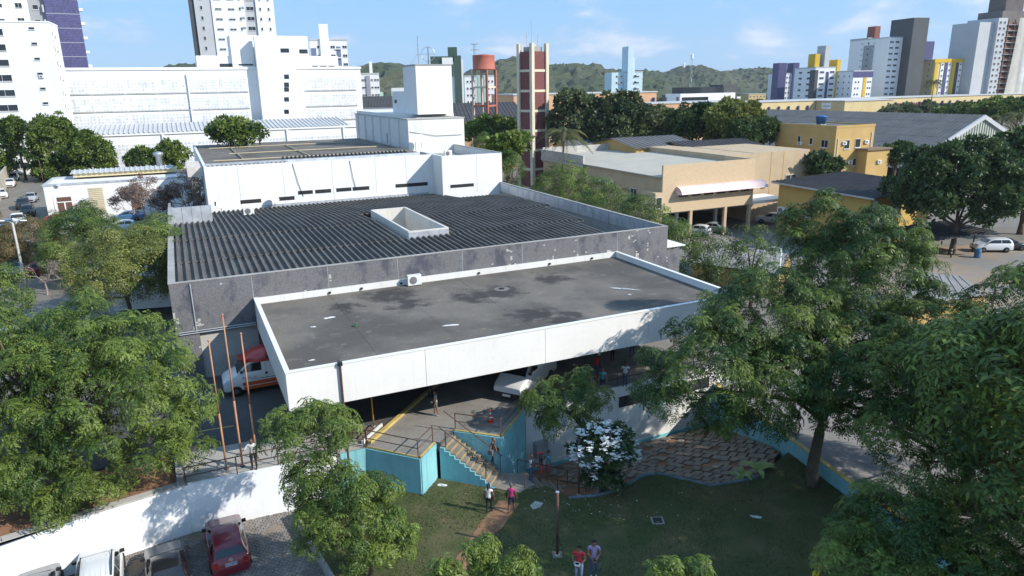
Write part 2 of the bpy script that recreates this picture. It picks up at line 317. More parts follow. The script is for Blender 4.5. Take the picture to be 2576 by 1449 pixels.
# ---- stairs
st = thing('entrance_stairs', 'concrete stairs with yellow edges going down from deck to lawn', 'stairs', tuple(h2w(7.40, -1.0, 0)), TH - R(45))
M_TREAD = mat('stair_concrete', (0.22, 0.195, 0.17), 0.9, 0.2, 1.5, fine=0.1, spots=0.5, dirt=(0.17, 0.15, 0.13))
M_NOSE = mat('faded_nosing', (.33, .25, .10), .9, .3, 3.0, spots=.9, dirt=(.26, .22, .16))
SW, NS, TRD, RIS = 1.48, 11, 0.29, 0.185
for i in range(NS):
    zt = ZS - (i + 1) * RIS
    s_ = MB().box(i * TRD, (i + 1) * TRD, 0, SW, zt - .34, zt).build('step', M_TREAD, st)
    MB().box((i + 1) * TRD - .03, (i + 1) * TRD + .006, -.006, SW, zt - .10, zt + .006).build('nosing', M_NOSE, s_)
fl = MB(); pts = [(0, -.6 - 1.5), (NS * TRD, -2.2)]
vv = [(0.003, 0, -2.5), (NS * TRD, 0, -2.5)] + [q for i in range(NS - 1, -1, -1) for q in (((i + 1) * TRD, 0, ZS - (i + 1) * RIS - .02), (i * TRD + .003, 0, ZS - (i + 1) * RIS - .02))]
n_ = len(vv); fl.add(vv + [(x, -.09, z) for x, y, z in vv], [tuple(range(n_)), tuple(range(2 * n_ - 1, n_ - 1, -1))] + [(i, n_ + i, n_ + (i + 1) % n_, (i + 1) % n_) for i in range(n_)])
fl.build('side_wall', M_TURQ, st)
# landing and second flight towards the lower yard
MB().prism([(NS * TRD, -.1), (NS * TRD + 1.3, -.1), (NS * TRD + 1.9, .9), (NS * TRD + 1.1, SW + .5), (NS * TRD, SW)], -.5, .06).build('landing', M_TREAD, st)
s2 = thing('lower_stairs', 'shaded lower stairs with worn yellow edges beside the lawn', 'stairs', tuple(h2w(10.9, -4.1, 0)), TH - R(6))
for i in range(8):
    zt = -.02 - i * .19
    s_ = MB().box(i * .42, (i + 1) * .42, 0, 1.7 - i * .03, zt - .5, zt).build('step', M_TREAD, s2)
    MB().box((i + 1) * .42 - .03, (i + 1) * .42 + .006, -.006, 1.7 - i * .03, zt - .10, zt + .006).build('nosing', M_YEL, s2)
# ---- lower yard: white wall, bank of slabs
lw = thing('basement_wall', 'shaded white basement wall with slit window under the deck', 'wall', tuple(HO), TH)
MB().box(13.42, 36.5, .80, .92, -2.6, ZS + .05).build('wall_panel', M_WHITE, lw)
MB().box(13.42, 36.5, .74, .80, -2.6, -1.95).build('base_band', M_TURQ, lw)
a, za = HV(1557, 1012, .8); b, zb = HV(1722, 990, .8)
wn = MB().box(a, b + 2, .74, .80, za - .36, za + .36).build('slit_window', M_DARK, lw)
MB().box(a + 2.2, a + 2.26, .72, .74, za - .36, za + .36).build('mullion', M_METAL, wn)
mt = MB().box(13.9, 14.75, .48, .80, -1.25, -.2); mt.box(13.98, 14.67, .46, .48, -1.17, -.28, 1)
mt.build('meter_cabinet', [M_METAL, M_FLASH], lw)
KERB = [(1431, 1256), (1501, 1249), (1565, 1233), (1598, 1209), (1625, 1196), (1665, 1194), (1711, 1206), (1788, 1223), (1841, 1216), (1898, 1206), (1932, 1179)]
KH = [HZ(a, b, -.05) for a, b in KERB]
LAWN_R = [P(2002, 1122, 0), P(2145, 1228, 0)]
KH2 = [(12.2, -4.3)] + KH + [(KH[-1][0] + 4, KH[-1][1] + 2.5), (36.5, .0)]
def kv(u):
    for a, b in zip(KH2[:-1], KH2[1:]):
        if a[0] <= u <= b[0] and b[0] > a[0]: return a[1] + (b[1] - a[1]) * (u - a[0]) / (b[0] - a[0])
    return KH2[0][1] if u < KH2[0][0] else KH2[-1][1]
def bank_z(u, v):
    k = kv(u); t = min(1, max(0, (v - k) / max(.5, .7 - k))); return -.28 + t * (-2.15 + .28)
bm = MB(); cols = 60; rows = 16
for i in range(cols + 1):
    u = 10.8 + (36.5 - 10.8) * i / cols
    for j in range(rows + 1):
        v = kv(u) + (.78 - kv(u)) * j / rows; p = h2w(u, v); bm.v.append((p.x, p.y, bank_z(u, v) - .05))
for i in range(cols):
    for j in range(rows): a = i * (rows + 1) + j; bm.f.append((a, a + rows + 1, a + rows + 2, a + 1)); bm.m.append(0)
bank = struct('slab_bank', bm, M_SOIL, smooth=True)
M_SLAB = mat('worn_slab', (0.25, 0.20, 0.155), 0.92, 0.28, 1.3, fine=0.15, bump=0.25, spots=0.4, dirt=(0.24, 0.15, 0.1))
rs = random.Random(3); sm = []
for q in range(6):
    hx, hy = .30 + rs.uniform(-.03, .03), .24 + rs.uniform(-.03, .03)
    pp = [(-hx, -hy), (hx + rs.uniform(-.05, .04), -hy), (hx, hy + rs.uniform(-.04, .03)), (-hx + rs.uniform(-.03, .04), hy)]
    sm.append(MB().prism(pp, -.05, .045).mesh('paving_slab', M_SLAB))
ca, sa = math.cos(R(28)), math.sin(R(28)); ns = 0
for i in range(-30, 30):
    for j in range(-24, 24):
        x, y = i * .68, j * .56 + (.28 if i % 2 else 0); u, v = 20.5 + ca * x - sa * y, -3.2 + sa * x + ca * y
        if not (14.5 < u < 27.0 and kv(u) + .25 < v < .45): continue
        if rs.random() < .09: continue
        o = link('paving_slab', sm[rs.randrange(6)], bank); e = .15; u += rs.uniform(-.06, .06); v += rs.uniform(-.05, .05)
        p = h2w(u, v, bank_z(u, v) + rs.uniform(-.02, .025)); nx = Vector((-(bank_z(u + e, v) - bank_z(u - e, v)) / (2 * e), -(bank_z(u, v + e) - bank_z(u, v - e)) / (2 * e), 1)).normalized()
        nw = E1 * nx.x + E2 * nx.y + Vector((0, 0, nx.z))
        o.rotation_mode = 'QUATERNION'; o.rotation_quaternion = nw.to_track_quat('Z', 'Y') @ Matrix.Rotation(0, 3, 'Z').to_quaternion()
        xa = E1 * ca + E2 * sa; xa = (xa - nw * xa.dot(nw)).normalized(); ya = nw.cross(xa)
        mw = Matrix((xa, ya, nw)).transposed().to_4x4() @ Matrix.Rotation(rs.uniform(-.13, .13), 4, 'Z') @ Matrix.Rotation(rs.uniform(-.06, .06), 4, 'X')
        mw.translation = p; o.rotation_mode = 'XYZ'; o.matrix_world = mw; ns += 1
struct('lawn_kerb', MB().tube([tuple(h2w(u, v, .0)) for u, v in KH], .1, 6), mat('kerb_blue_grey', (.12, .16, .18), .9, .3, 2), smooth=True)
# ---- lawn
M_GRASS = two_tone('lawn_grass', (0.058, 0.075, 0.022), (0.115, 0.10, 0.048), 0.45, 0.42, 0.66, fine=0.35, bump=0.6, bscale=40, third=(0.21, 0.13, 0.08), tscale=0.32)
stair_end = [(7.40, -1.0), (9.66, -3.26), (10.4, -4.0), (12.2, -4.3)]
K0, K1 = P(742, 1288, 0), P(838, 1452, 0)
lp = [(K1 + (K1 - K0) * 3).xy[:], K1.xy[:], K0.xy[:]] + HP([(2.2, .31), (3.68, .31), (5.94, -2.14), (7.21, -.88)]) + HP(stair_end) + HP(KH) + [LAWN_R[0].xy[:], LAWN_R[1].xy[:], (LAWN_R[1] + (LAWN_R[1] - LAWN_R[0]) * 6).xy[:]]
lp = [tuple(q) for q in lp]
def inpoly(x, y, pg):
    c = False; j = len(pg) - 1
    for i in range(len(pg)):
        if (pg[i][1] > y) != (pg[j][1] > y) and x < (pg[j][0] - pg[i][0]) * (y - pg[i][1]) / (pg[j][1] - pg[i][1]) + pg[i][0]: c = not c
        j = i
    return c
struct('lawn', MB().prism(lp, -2.8, 0.0), M_GRASS)
pa = [(1278, 1262), (1262, 1290), (1236, 1322), (1208, 1350), (1185, 1385), (1160, 1420), (1138, 1452), (1110, 1500)]
wd = [.55, .6, .55, .42, .4, .42, .4, .4]; L_, R_ = [], []
for i, (a, b) in enumerate(pa):
    p = P(a, b, 0); q = P(*pa[min(i + 1, len(pa) - 1)], 0) - P(*pa[max(i - 1, 0)], 0); n = Vector((-q.y, q.x, 0)).normalized() * wd[i]
    for s_ in (0,): L_.append(p + n * rs.uniform(.8, 1.2)); R_.append(p - n * rs.uniform(.8, 1.2))
pm = MB(); k = len(L_)
pm.add([(q.x, q.y, .012) for q in L_] + [(q.x, q.y, .012) for q in R_], [(i, i + 1, k + i + 1, k + i) for i in range(k - 1)])
struct('dirt_path', pm, M_SOIL)
# short grass over the lawn: one mass
rg = np.random.default_rng(5); bl = []
xs = rg.uniform(-13, 18, 90000); ys = rg.uniform(16, 36, 90000); cnt = 0; gm = MB()
for x, y in zip(xs, ys):
    if not inpoly(x, y, lp): continue
    d1 = min((Vector((x, y)) - q.xy).length for q in L_[1::2] + R_[1::2])
    if d1 < .45 and rg.random() < .85: continue
    nz = math.sin(x * .9 + 1.3) * math.cos(y * 1.1) + math.sin(x * 2.3) * .4
    if nz < -.5 and rg.random() < .8: continue
    a = rg.uniform(0, 6.28); h = rg.uniform(.04, .12); w_ = .02; dx, dy = math.cos(a), math.sin(a); lx, ly = rg.uniform(-.05, .05), rg.uniform(-.05, .05)
    gm.add([(x - dx * w_, y - dy * w_, 0), (x + dx * w_, y + dy * w_, 0), (x + lx, y + ly, h)], [(0, 1, 2)]); cnt += 1
    if cnt > 42000: break
tag(gm.build('lawn_blades', mat('grass_blade', (0.082, 0.105, 0.032), .8, .35, .7)), 'short green lawn grass with bare patches', 'grass', kind='stuff')
# right-hand ramp road and its low wall
ra, rb = P(2002, 1112, .8), P(2140, 1212, .8); rd = (rb - ra).normalized(); rn = Vector((-rd.y, rd.x, 0))
if rn.x < 0: rn = -rn
q0, q1 = ra - rd * 16, rb + rd * 22
struct('ramp_road', MB().prism([(q.x, q.y) for q in (q0, q1, q1 + rn * 7.5, q0 + rn * 7.5)], lambda x, y: -2.8, lambda x, y: .8), mat('pale_road', (0.24, 0.23, 0.22), .92, .15, .5, fine=.15, bump=.2))
struct('road_kerb', MB().prism([(q.x, q.y) for q in (q0 + rn * 7.5, q1 + rn * 7.5, q1 + rn * 7.75, q0 + rn * 7.75)], -2, .95), M_CONC_L)
rwall = thing('ramp_wall', 'low turquoise wall with yellow top along the ramp road', 'wall')
MB().prism([(q.x, q.y) for q in (q0 - rn * .02, q0 - rn * .16, q1 - rn * .16, q1 - rn * .02)], -2.8, .8).build('wall_panel', M_TURQ, rwall)
MB().prism([(q.x, q.y) for q in (q0 + rn * .12, q0 - rn * .17, q1 - rn * .17, q1 + rn * .12)], .804, .86).build('yellow_edge', M_YEL, rwall)
# ---- car park
def pk(a, b): return P(a, b, ZP).xy
pp = [Hxy(-80, -45), ((K1 + (K1 - K0) * 3).x, (K1 + (K1 - K0) * 3).y), (K1.x, K1.y), (K0.x, K0.y)] + HP([(2.2, .3), (WL[2][0], WL[2][1] - .1), (WL[1][0], WL[1][1] - .1), (WL[0][0], WL[0][1] - .1), (-80, WL[0][1] - 8)])
carpark = struct('car_park', MB().prism([tuple(q) for q in pp], -2.8, ZP), two_tone('paving_sand', (0.25, 0.20, 0.15), (0.15, 0.13, 0.11), .8, .4, .65, third=(.3, .2, .12)))
kd = (K1 - K0).normalized(); kn = Vector((-kd.y, kd.x, 0))
struct('lawn_edge_kerb', MB().prism([(q.x, q.y) for q in (K0 - kn * .06, K1 + kd * 8 - kn * .06, K1 + kd * 8 + kn * .06, K0 + kn * .06)], ZP, .06), M_CONC)
M_COB = mat('granite_sett', (0.21, 0.195, 0.18), .85, .35, 2.5, fine=.25, bump=.4, bscale=30)
cm = []
for q in range(6):
    hx, hy = .105 + rs.uniform(-.012, .008), .068 + rs.uniform(-.01, .006); i_ = .02
    b0 = [(-hx, -hy), (hx, -hy + rs.uniform(-.01, .01)), (hx + rs.uniform(-.012, .012), hy), (-hx, hy)]
    t0 = [(x * .84, y * .8) for x, y in b0]
    cm.append(([(x, y, -.05) for x, y in b0] + [(x, y, .012) for x, y in b0] + [(x, y, .034) for x, y in t0], [(0, 1, 5, 4), (1, 2, 6, 5), (2, 3, 7, 6), (3, 0, 4, 7), (4, 5, 9, 8), (5, 6, 10, 9), (6, 7, 11, 10), (7, 4, 8, 11), (8, 9, 10, 11)]))
cme = [MB().add(v, f).mesh('paving_stone', M_COB) for v, f in cm]
ang = math.atan2(kd.y, kd.x) + R(90); cA, sA = math.cos(ang), math.sin(ang); o0 = P(760, 1380, ZP); spots = []
for i in range(-110, 30):
    for j in range(-70, 70):
        x, y = i * .235 + (.11 if j % 2 else 0) + rs.uniform(-.012, .012), j * .155 + rs.uniform(-.01, .01)
        wx, wy = o0.x + cA * x - sA * y, o0.y + sA * x + cA * y
        if not inpoly(wx, wy, [tuple(q) for q in pp]): continue
        if wy < 19.5 or wx < -24: continue
        d = math.hypot(wx - o0.x - .0, wy - o0.y + .2); spots.append((d, wx, wy))
spots.sort(); rest = MB()
for i, (d, wx, wy) in enumerate(spots):
    rz = ang + rs.uniform(-.09, .09); k = rs.randrange(6)
    if i < 300:
        o = link('paving_stone', cme[k], carpark, (wx, wy, ZP + rs.uniform(-.008, .01)), rz)
    else:
        if math.sin(wx * 1.7) * math.cos(wy * 1.3 + 1) > .72: continue
        rest.add(cm[k][0], cm[k][1], 0, Matrix.Translation((wx, wy, ZP + rs.uniform(-.008, .01))) @ Matrix.Rotation(rz, 4, 'Z'))
tag(rest.build('paving_stones', M_COB, carpark), kind='stuff')
# ================================================================== hospital
M_TILE = gridmat('dark_mosaic', (0.135, 0.132, 0.142), (0.24, 0.23, 0.225), 0.10, 0.055, 0.12, .45, patch=(0.055, 0.058, 0.085), patch_amt=.75, miss=.608, missc=(0.46, .445, .42))
M_CORR = mat('weathered_fibre_cement', (0.115, 0.106, 0.096), .9, .35, .5, fine=.25, streak=.0, spots=.7, dirt=(.07, .066, .062))
M_ROOF = two_tone('roof_membrane', (0.160, 0.140, 0.118), (0.090, 0.080, 0.070), .16, .45, .62, fine=.4, bump=.25, third=(.27, .24, .20), tscale=.9)
def stain(m, spots, col):                       # damp stains left by standing water, with ragged outlines
    t = m.node_tree; L = t.links.new; b = t.nodes['Principled BSDF']; old = b.inputs['Base Color'].links[0].from_socket; g = N(t, 'ShaderNodeNewGeometry')
    n = N(t, 'ShaderNodeTexNoise'); n.inputs['Scale'].default_value = .9; n.inputs['Detail'].default_value = 8; n.inputs['Roughness'].default_value = .68; L(g.outputs['Position'], n.inputs['Vector'])
    off = N(t, 'ShaderNodeMath', operation='MULTIPLY_ADD'); L(n.outputs['Fac'], off.inputs[0]); off.inputs[1].default_value = 5.2; off.inputs[2].default_value = -2.6; acc = None
    for c, r in spots:
        d = N(t, 'ShaderNodeVectorMath', operation='DISTANCE'); L(g.outputs['Position'], d.inputs[0]); d.inputs[1].default_value = tuple(c)
        a = N(t, 'ShaderNodeMath', operation='ADD'); L(d.outputs['Value'], a.inputs[0]); L(off.outputs[0], a.inputs[1])
        mr = N(t, 'ShaderNodeMapRange'); L(a.outputs[0], mr.inputs[0]); mr.inputs[1].default_value = r; mr.inputs[2].default_value = r * .45; mr.inputs[3].default_value = 0; mr.inputs[4].default_value = .88
        if acc is None: acc = mr.outputs[0]
        else: mx = N(t, 'ShaderNodeMath', operation='MAXIMUM'); L(acc, mx.inputs[0]); L(mr.outputs[0], mx.inputs[1]); acc = mx.outputs[0]
    mix = N(t, 'ShaderNodeMixRGB'); L(acc, mix.inputs[0]); L(old, mix.inputs[1]); mix.inputs[2].default_value = (*col, 1); L(mix.outputs[0], b.inputs['Base Color'])
stain(M_ROOF, [(P(975, 742, 6.79), 2.1), (P(1030, 765, 6.79), 1.3), (P(1200, 745, 6.79), 1.9), (P(1260, 735, 6.79), 2.0), (P(1385, 700, 6.79), 1.7), (P(1350, 790, 6.79), 1.8), (P(1430, 800, 6.79), 1.4), (P(860, 775, 6.79), 1.2)], (.036, .033, .031))
M_MOSW = gridmat('white_mosaic', (0.75, 0.735, 0.705), (0.58, .57, .55), 0.11, 0.11, .06, .55, patch=(.62, .60, .57), patch_amt=.4, bump=.15, var=.04)
# --- entrance canopy
ZC, ZB = 7.2, 5.1; CU, CV = 28.7, 14.6
cn = hospital_thing('entrance_canopy', 'wide white entrance canopy with flat dark roof in front of tiled block', 'building')
MB().box(0.2, CU - .2, .2, CV, 6.3, 6.78).build('roof_slab', M_ROOF, cn)
M_MOSW = mat('fascia_white', (.75, .73, .70), .7, .05, .35, streak=.22, dirt=(.5, .48, .45), fine=.03, spots=.2)
seams = [0, 7.15, 14.35, 21.5, CU]
for a, b in zip(seams[:-1], seams[1:]):
    MB().box(a + .012 if a else 0, b - (.012 if b < CU else 0), 0, .2, ZB, ZC).build('fascia_panel', M_MOSW, cn)
MB().box(0, .2, .203, CV, ZB, ZC).build('fascia_panel', M_MOSW, cn)
MB().box(CU - .2, CU, .203, CV, ZB, ZC).build('fascia_panel', M_MOSW, cn)
for q in [((-.03, CU + .03, -.03, .23)), ((-.03, .23, .234, CV)), ((CU - .23, CU + .03, .234, CV))]:
    MB().box(*q, ZC + .002, ZC + .05).build('coping', M_WHITE2, cn)
MB().box(.234, CU - .234, CV - .14, CV, 6.782, 7.22).build('roof_upstand', M_WHITE, cn)
for i in range(6):  # roofing felt strips
    u0 = .25 + i * (CU - .5) / 6
    MB().box(u0, u0 + (CU - .5) / 6 - .012, .25, CV - .2, 6.783, 6.79 + .003 * (i % 2)).build('felt_strip', M_ROOF, cn)
# columns and dark entrance behind
for u in (9.0, 16.2, 23.2, 27.6):
    MB().box(u - .2, u + .2, 9.0, 9.4, ZS, 6.3).build('column', M_CONC, cn)
dp = [(u, z) for u, z in (HV(855, 915, -.1), HV(869, 1020, -.1))]
pipe = MB().tube([(dp[0][0], .25, 7.3), (dp[0][0], -.1, 7.28), (dp[0][0], -.1, 0.3)], .06, 6).build('drain_pipe', mat('brown_pipe', (.09, .05, .045), .6), cn)
MB().box(dp[0][0] - .12, dp[0][0] + .12, -.16, -.02, 7.15, 7.35).build('pipe_head', M_BLACK, pipe)
# --- tiled block
tb = hospital_thing('tiled_block', 'low hospital block with dark mosaic parapet and corrugated roof', 'building')
UL, UR, VF, VB, ZT = -5.0, 33.9, 14.65, 49.4, 8.8
for a, b in zip([UL, 0, 5, 10, 15, 20, 25, 28.8], [0, 5, 10, 15, 20, 25, 28.8, UR]):
    MB().box(a + .01, b - .01, VF, VF + .25, 5.3 if a < 0 else 2.0, ZT).build('tiled_panel', M_TILE, tb)
    if a > UL: MB().box(a - .012, a + .012, VF - .004, VF + .02, 6.9, ZT - .02).build('joint_strip', M_FLASH, tb)
MB().box(UL, UL + .25, VF + .252, VB + 3.6, 4.9, ZT).build('side_parapet', M_TILE, tb)
MB().box(UL + .255, UL + .4, VF + .3, VB, 7.6, ZT - .01).build('parapet_lining', M_FLASH, tb)
for k in range(12):
    v0 = VF + .252 + k * (VB - VF) / 12
    MB().box(UR - .25, UR, v0, v0 + (VB - VF) / 12 - .02, 2.0, ZT).build('parapet_panel', M_CONC, tb)
    for s_ in range(2):
        MB().box(UR - .285, UR - .255, v0 + s_ * 1.44, v0 + s_ * 1.44 + 1.40, 7.7, ZT - .04).build('lining_sheet', M_FLASH, tb)
MB().box(UL - .02, UR + .02, VF - .02, VF + .27, ZT + .002, ZT + .05).build('coping', M_CONC, tb)
MB().box(UR - .27, UR + .02, VF + .272, VB, ZT + .002, ZT + .05).build('coping', M_CONC, tb)
MB().box(UL - .02, UL + .42, VF + .272, VB, ZT + .002, ZT + .05).build('coping', M_CONC, tb)
MB().box(UL, -3.6, VF + .03, VF + .26, 1.8, 5.298).build('tiled_pier', M_TILE, tb)
MB().box(-3.59, 0.2, VF + .25, VF + .45, 1.8, 5.3).build('lower_wall', M_CONC_L, tb)
MB().box(.2, UR, VF + .26, VF + .4, 1.8, 5.0).build('lower_wall', M_CONC, tb)
MB().box(UL + .1, UR - .3, VF + .3, 50, 1.8, 2.0).build('floor_plate', M_CONC, tb)
MB().box(UL + .26, UL + .4, VF + .5, 52, 1.8, 4.95).build('side_wall', M_CONC_L, tb)
MB().box(UR, UR + 1.4, VF + .03, VF + .25, 1.8, 6.7).build('tiled_return', M_TILE, tb)
MB().box(UR + .003, UR + 2.2, VF + .3, VF + 3.0, 6.85, 6.92).build('awning_sheet', M_WHITE2, tb)
for z in (5.36, 5.5): MB().tube([(UL + .2, VF - .05, z), (-.05, VF - .05, z)], .035, 5).build('conduit', M_METAL, tb)
MB().tube([(-3.75, VF - .05, 8.7), (-3.75, VF - .05, 5.4)], .04, 5).build('conduit', M_FLASH, tb)
# corrugated roof: rows of sheets, each sheet a piece
def roof_z(v):
    pts = [(14.9, 8.38), (21.2, 8.62), (29.4, 8.72), (37.4, 8.36), (44.5, 7.85), (53.0, 7.25)]
    for (a, za), (b, zb) in zip(pts[:-1], pts[1:]):
        if v <= b: return za + (zb - za) * (v - a) / (b - a)
    return pts[-1][1]
PITCHR = .5; PROF = [(0, 0), (.14, 0), (.20, .21), (.30, .21), (.36, 0), (.5, 0)]
def corr_mesh(v0, v1, z0, z1, n=2, pit=PITCHR, prof=PROF, m=M_CORR, sc=1.0, name='roof_sheet'):
    pr = []
    for i in range(n): pr += [(x * pit / .5 + i * pit, z * sc) for x, z in (prof if i == n - 1 else prof[:-1])]
    b = MB(); k = len(pr)
    b.v = [(x, v0, z + z0) for x, z in pr] + [(x, v1, z + z1) for x, z in pr] + [(x, v0, z + z0 - .07) for x, z in pr]
    b.f = [(i, i + 1, k + i + 1, k + i) for i in range(k - 1)] + [(2 * k + i, 2 * k + i + 1, i + 1, i) for i in range(k - 1)]; b.m = [0] * len(b.f)
    return b.mesh(name, m)
rows_v = [(14.92, 21.3), (21.15, 29.5), (29.3, 37.5), (37.3, 44.6), (44.4, 53.0)]
cr_ = link('corrugated_roof', None, tb)
for r_, (a, b) in enumerate(rows_v):
    me = corr_mesh(a, b, roof_z(a) + .09 * (1 if r_ < 3 else 0), roof_z(b) + (0 if r_ < 2 else .05))
    u = UL + .4
    lim = (28.3, 29.1, 30.0, 31.0, 32.0)[r_]
    while u < lim:
        sk = (13.0 - .9 < u < 16.3 and ((a < 21.5 and False) or (a > 21 and b < 30) or (a > 29 and False)))
        if not (a > 44 and u > 25.4) and not (12.1 < u < 16.2 and 21 < a < 30):
            if a > 29 and b < 38 and 12.1 < u < 16.2:
                link('roof_sheet', corr_mesh(33.6, b, roof_z(33.6), roof_z(b) + .03), tb, (u, 0, 0))
            else: link('roof_sheet', me, tb, (u, 0, random.uniform(-.008, .008)))
        u += 1.0
bpy.data.objects.remove(cr_)
# light well box in the roof
sk = MB()
for q in ((12.9, 16.4, 21.3, 21.5), (12.9, 16.4, 33.5, 33.7), (12.9, 13.1, 21.503, 33.497), (16.2, 16.4, 21.503, 33.497)): sk.box(*q, 5.6, 9.3)
skw = sk.build('light_well', mat('well_render', (.60, .57, .52), .85, .1, .5, streak=.5, dirt=(.34, .32, .29)), tb)
MB().box(13.1, 16.2, 21.5, 33.5, 5.2, 5.3).build('well_floor', MATS['well_render'], tb)
for i in range(4): MB().box(12.9 + i * .875, 12.9 + (i + 1) * .875 - .02, 21.26, 21.297, 8.5, 9.2).build('flashing_sheet', M_FLASH, tb)
MB().box(UL + .4, -1.0, 42.5, 42.6, 8.0, 9.7).build('metal_screen', M_FLASH, tb)
for i in range(4): MB().box(UL + .42 + i * .88, UL + .42 + i * .88 + .85, 42.42, 42.497, 7.9, 9.7).build('screen_sheet', M_FLASH, tb)
# --- white block
wb = hospital_thing('white_ward_block', 'two storey white hospital block with slit windows and penthouse tower', 'building')
ZW = 12.5
MB().box(-.9, 25.94, 53, 53.3, 2, ZW - .02).build('front_wall', M_WHITE2, wb)
MB().box(25.94, 34.0, 49.4, 49.7, 2, ZW).build('front_wall', M_WHITE2, wb)
MB().box(25.94, 26.24, 49.703, 58, 2, ZW - .003).build('return_wall', M_WHITE, wb)
MB().box(33.7, 34.0, 49.703, 66, 2, ZW).build('side_wall', M_WHITE, wb)
MB().box(33.66, 34.04, 49.36, 66, ZW + .002, ZW + .08).build('coping', M_CONC, wb)
MB().box(-.9, -.6, 53.303, 93, 2, ZW - .02).build('side_wall', M_WHITE, wb)
MB().box(-.6, 25.9, 92.7, 93, 2, ZW - .3).build('rear_wall', M_WHITE, wb)
MB().box(26.24, 33.7, 49.7, 66, 11.2, 11.4).build('roof_slab', M_CONC, wb)
MB().box(-.6, 25.93, 55.6, 92.7, 12.0, 12.35).build('roof_slab', M_ROOF, wb)
MB().box(-.6, 25.0, 55.1, 55.6, 12.1, 12.62).build('roof_gutter', M_FLASH, wb)
me = corr_mesh(53.3, 55.05, 12.05, 12.25)
for i in range(9): link('roof_sheet', me, wb, (-.6 + i, 0, 0))
MB().box(8.5, 25.9, 53.3, 55.1, 11.9, 12.3).build('roof_strip', M_WHITE, wb)
# louvre strip and pipes on the upper roof
me = corr_mesh(0, 1.5, 0, .25, 2, .5)
for i in range(16): link('ridge_sheet', me, wb, (8.2 + i, 57.2, 12.36))
for (a, b) in (((.5, 60), (24.5, 60)), ((3, 70), (24, 70)), ((1, 82), (22, 82)), ((4, 60), (4, 82)), ((12, 60), (12, 84))):
    MB().tube([(*a, 12.5), (*b, 12.5)], .09, 5).build('roof_pipe', mat('yellowed_pipe', (.42, .36, .24), .7), wb)
M_SLIT = M_DARK
for a, b, c, d in ((540, 513, 565, 511), (605, 509, 657, 504), (692, 502, 741, 497), (750, 486, 787, 482), (793, 483, 833, 479), (846, 479, 884, 475), (887, 476, 929, 472), (995, 468, 1076, 462)):
    u0, z0 = HV(a, b, 52.99); u1, z1 = HV(c, d, 52.99); zm = (z0 + z1) / 2 + .0
    MB().box(u0, u1, 52.985, 53.02, zm - .22, zm + .22).build('slit_window', M_SLIT, wb)
u0, z0 = HV(1133, 470, 49.39); u1, z1 = HV(1192, 464, 49.39)
MB().box(u0, u1, 49.385, 49.42, (z0 + z1) / 2 - .2, (z0 + z1) / 2 + .2).build('slit_window', M_SLIT, wb)
for u in (2.6, 7.5, 13.2, 18.5, 22.4): MB().box(u, u + .025, 52.988, 53.01, 7.3, ZW - .05).build('wall_joint', M_CONC, wb)
MB().box(30.5, 30.525, 49.388, 49.41, 7.8, ZW - .05).build('wall_joint', M_CONC, wb)
for i in range(20): MB().box(5.2 + i, 5.2 + i + .97, 52.9, 52.98, 7.1, 7.75).build('flashing_sheet', M_FLASH, wb)
# penthouse
MB().box(26.95, 35.5, 66.07, 98.5, 11.0, 16.3).build('penthouse_wall', M_WHITE, wb)
MB().box(26.85, 35.6, 65.97, 98.6, 16.302, 16.42).build('penthouse_roof', M_CONC_L, wb)
for i in range(6):
    v = 70.5 + i * 5.1
    MB().box(26.70, 26.95, v, v + .7, 12.3, 16.28).build('pilaster', M_WHITE, wb)
MB().box(27.2, 35.4, 70, 98, 16.423, 16.9).build('penthouse_parapet', M_WHITE, wb)
MB().box(28.95, 34.4, 67.5, 73.7, 16.92, 23.75).build('tower_wall', M_WHITE2, wb)
MB().box(28.96, 34.2, 73.703, 80.4, 16.92, 20.2).build('tower_wall', M_WHITE2, wb)
MB().box(28.85, 34.5, 67.4, 73.8, 23.752, 23.9).build('tower_roof', M_CONC, wb)
MB().box(28.6, 34.6, 67.2, 73.9, 16.423, 16.52).build('tower_base', M_CONC, wb)
MB().box(28.92, 28.97, 78.0, 79.2, 18.4, 18.9).build('tower_window', M_DARK, wb)
MB().box(27.95, 28.75, 66.0, 66.08, 11.4, 13.15).build('door', M_WHITE2, wb)
MB().box(26.9, 26.96, 77, 77.7, 12.3, 13.9).build('door', mat('dull_door', (.25, .24, .23)), wb)
# louvred side awning at the roof corner
for i in range(9): MB().box(-2.6, -.95, 55.8 + i * .9, 55.85 + i * .9 + .5, 11.2, 12.3).build('louvre_blade', mat('rust_stained_white', (.6, .55, .5), .8, .15, 1, streak=.5, dirt=(.4, .25, .17)), wb)
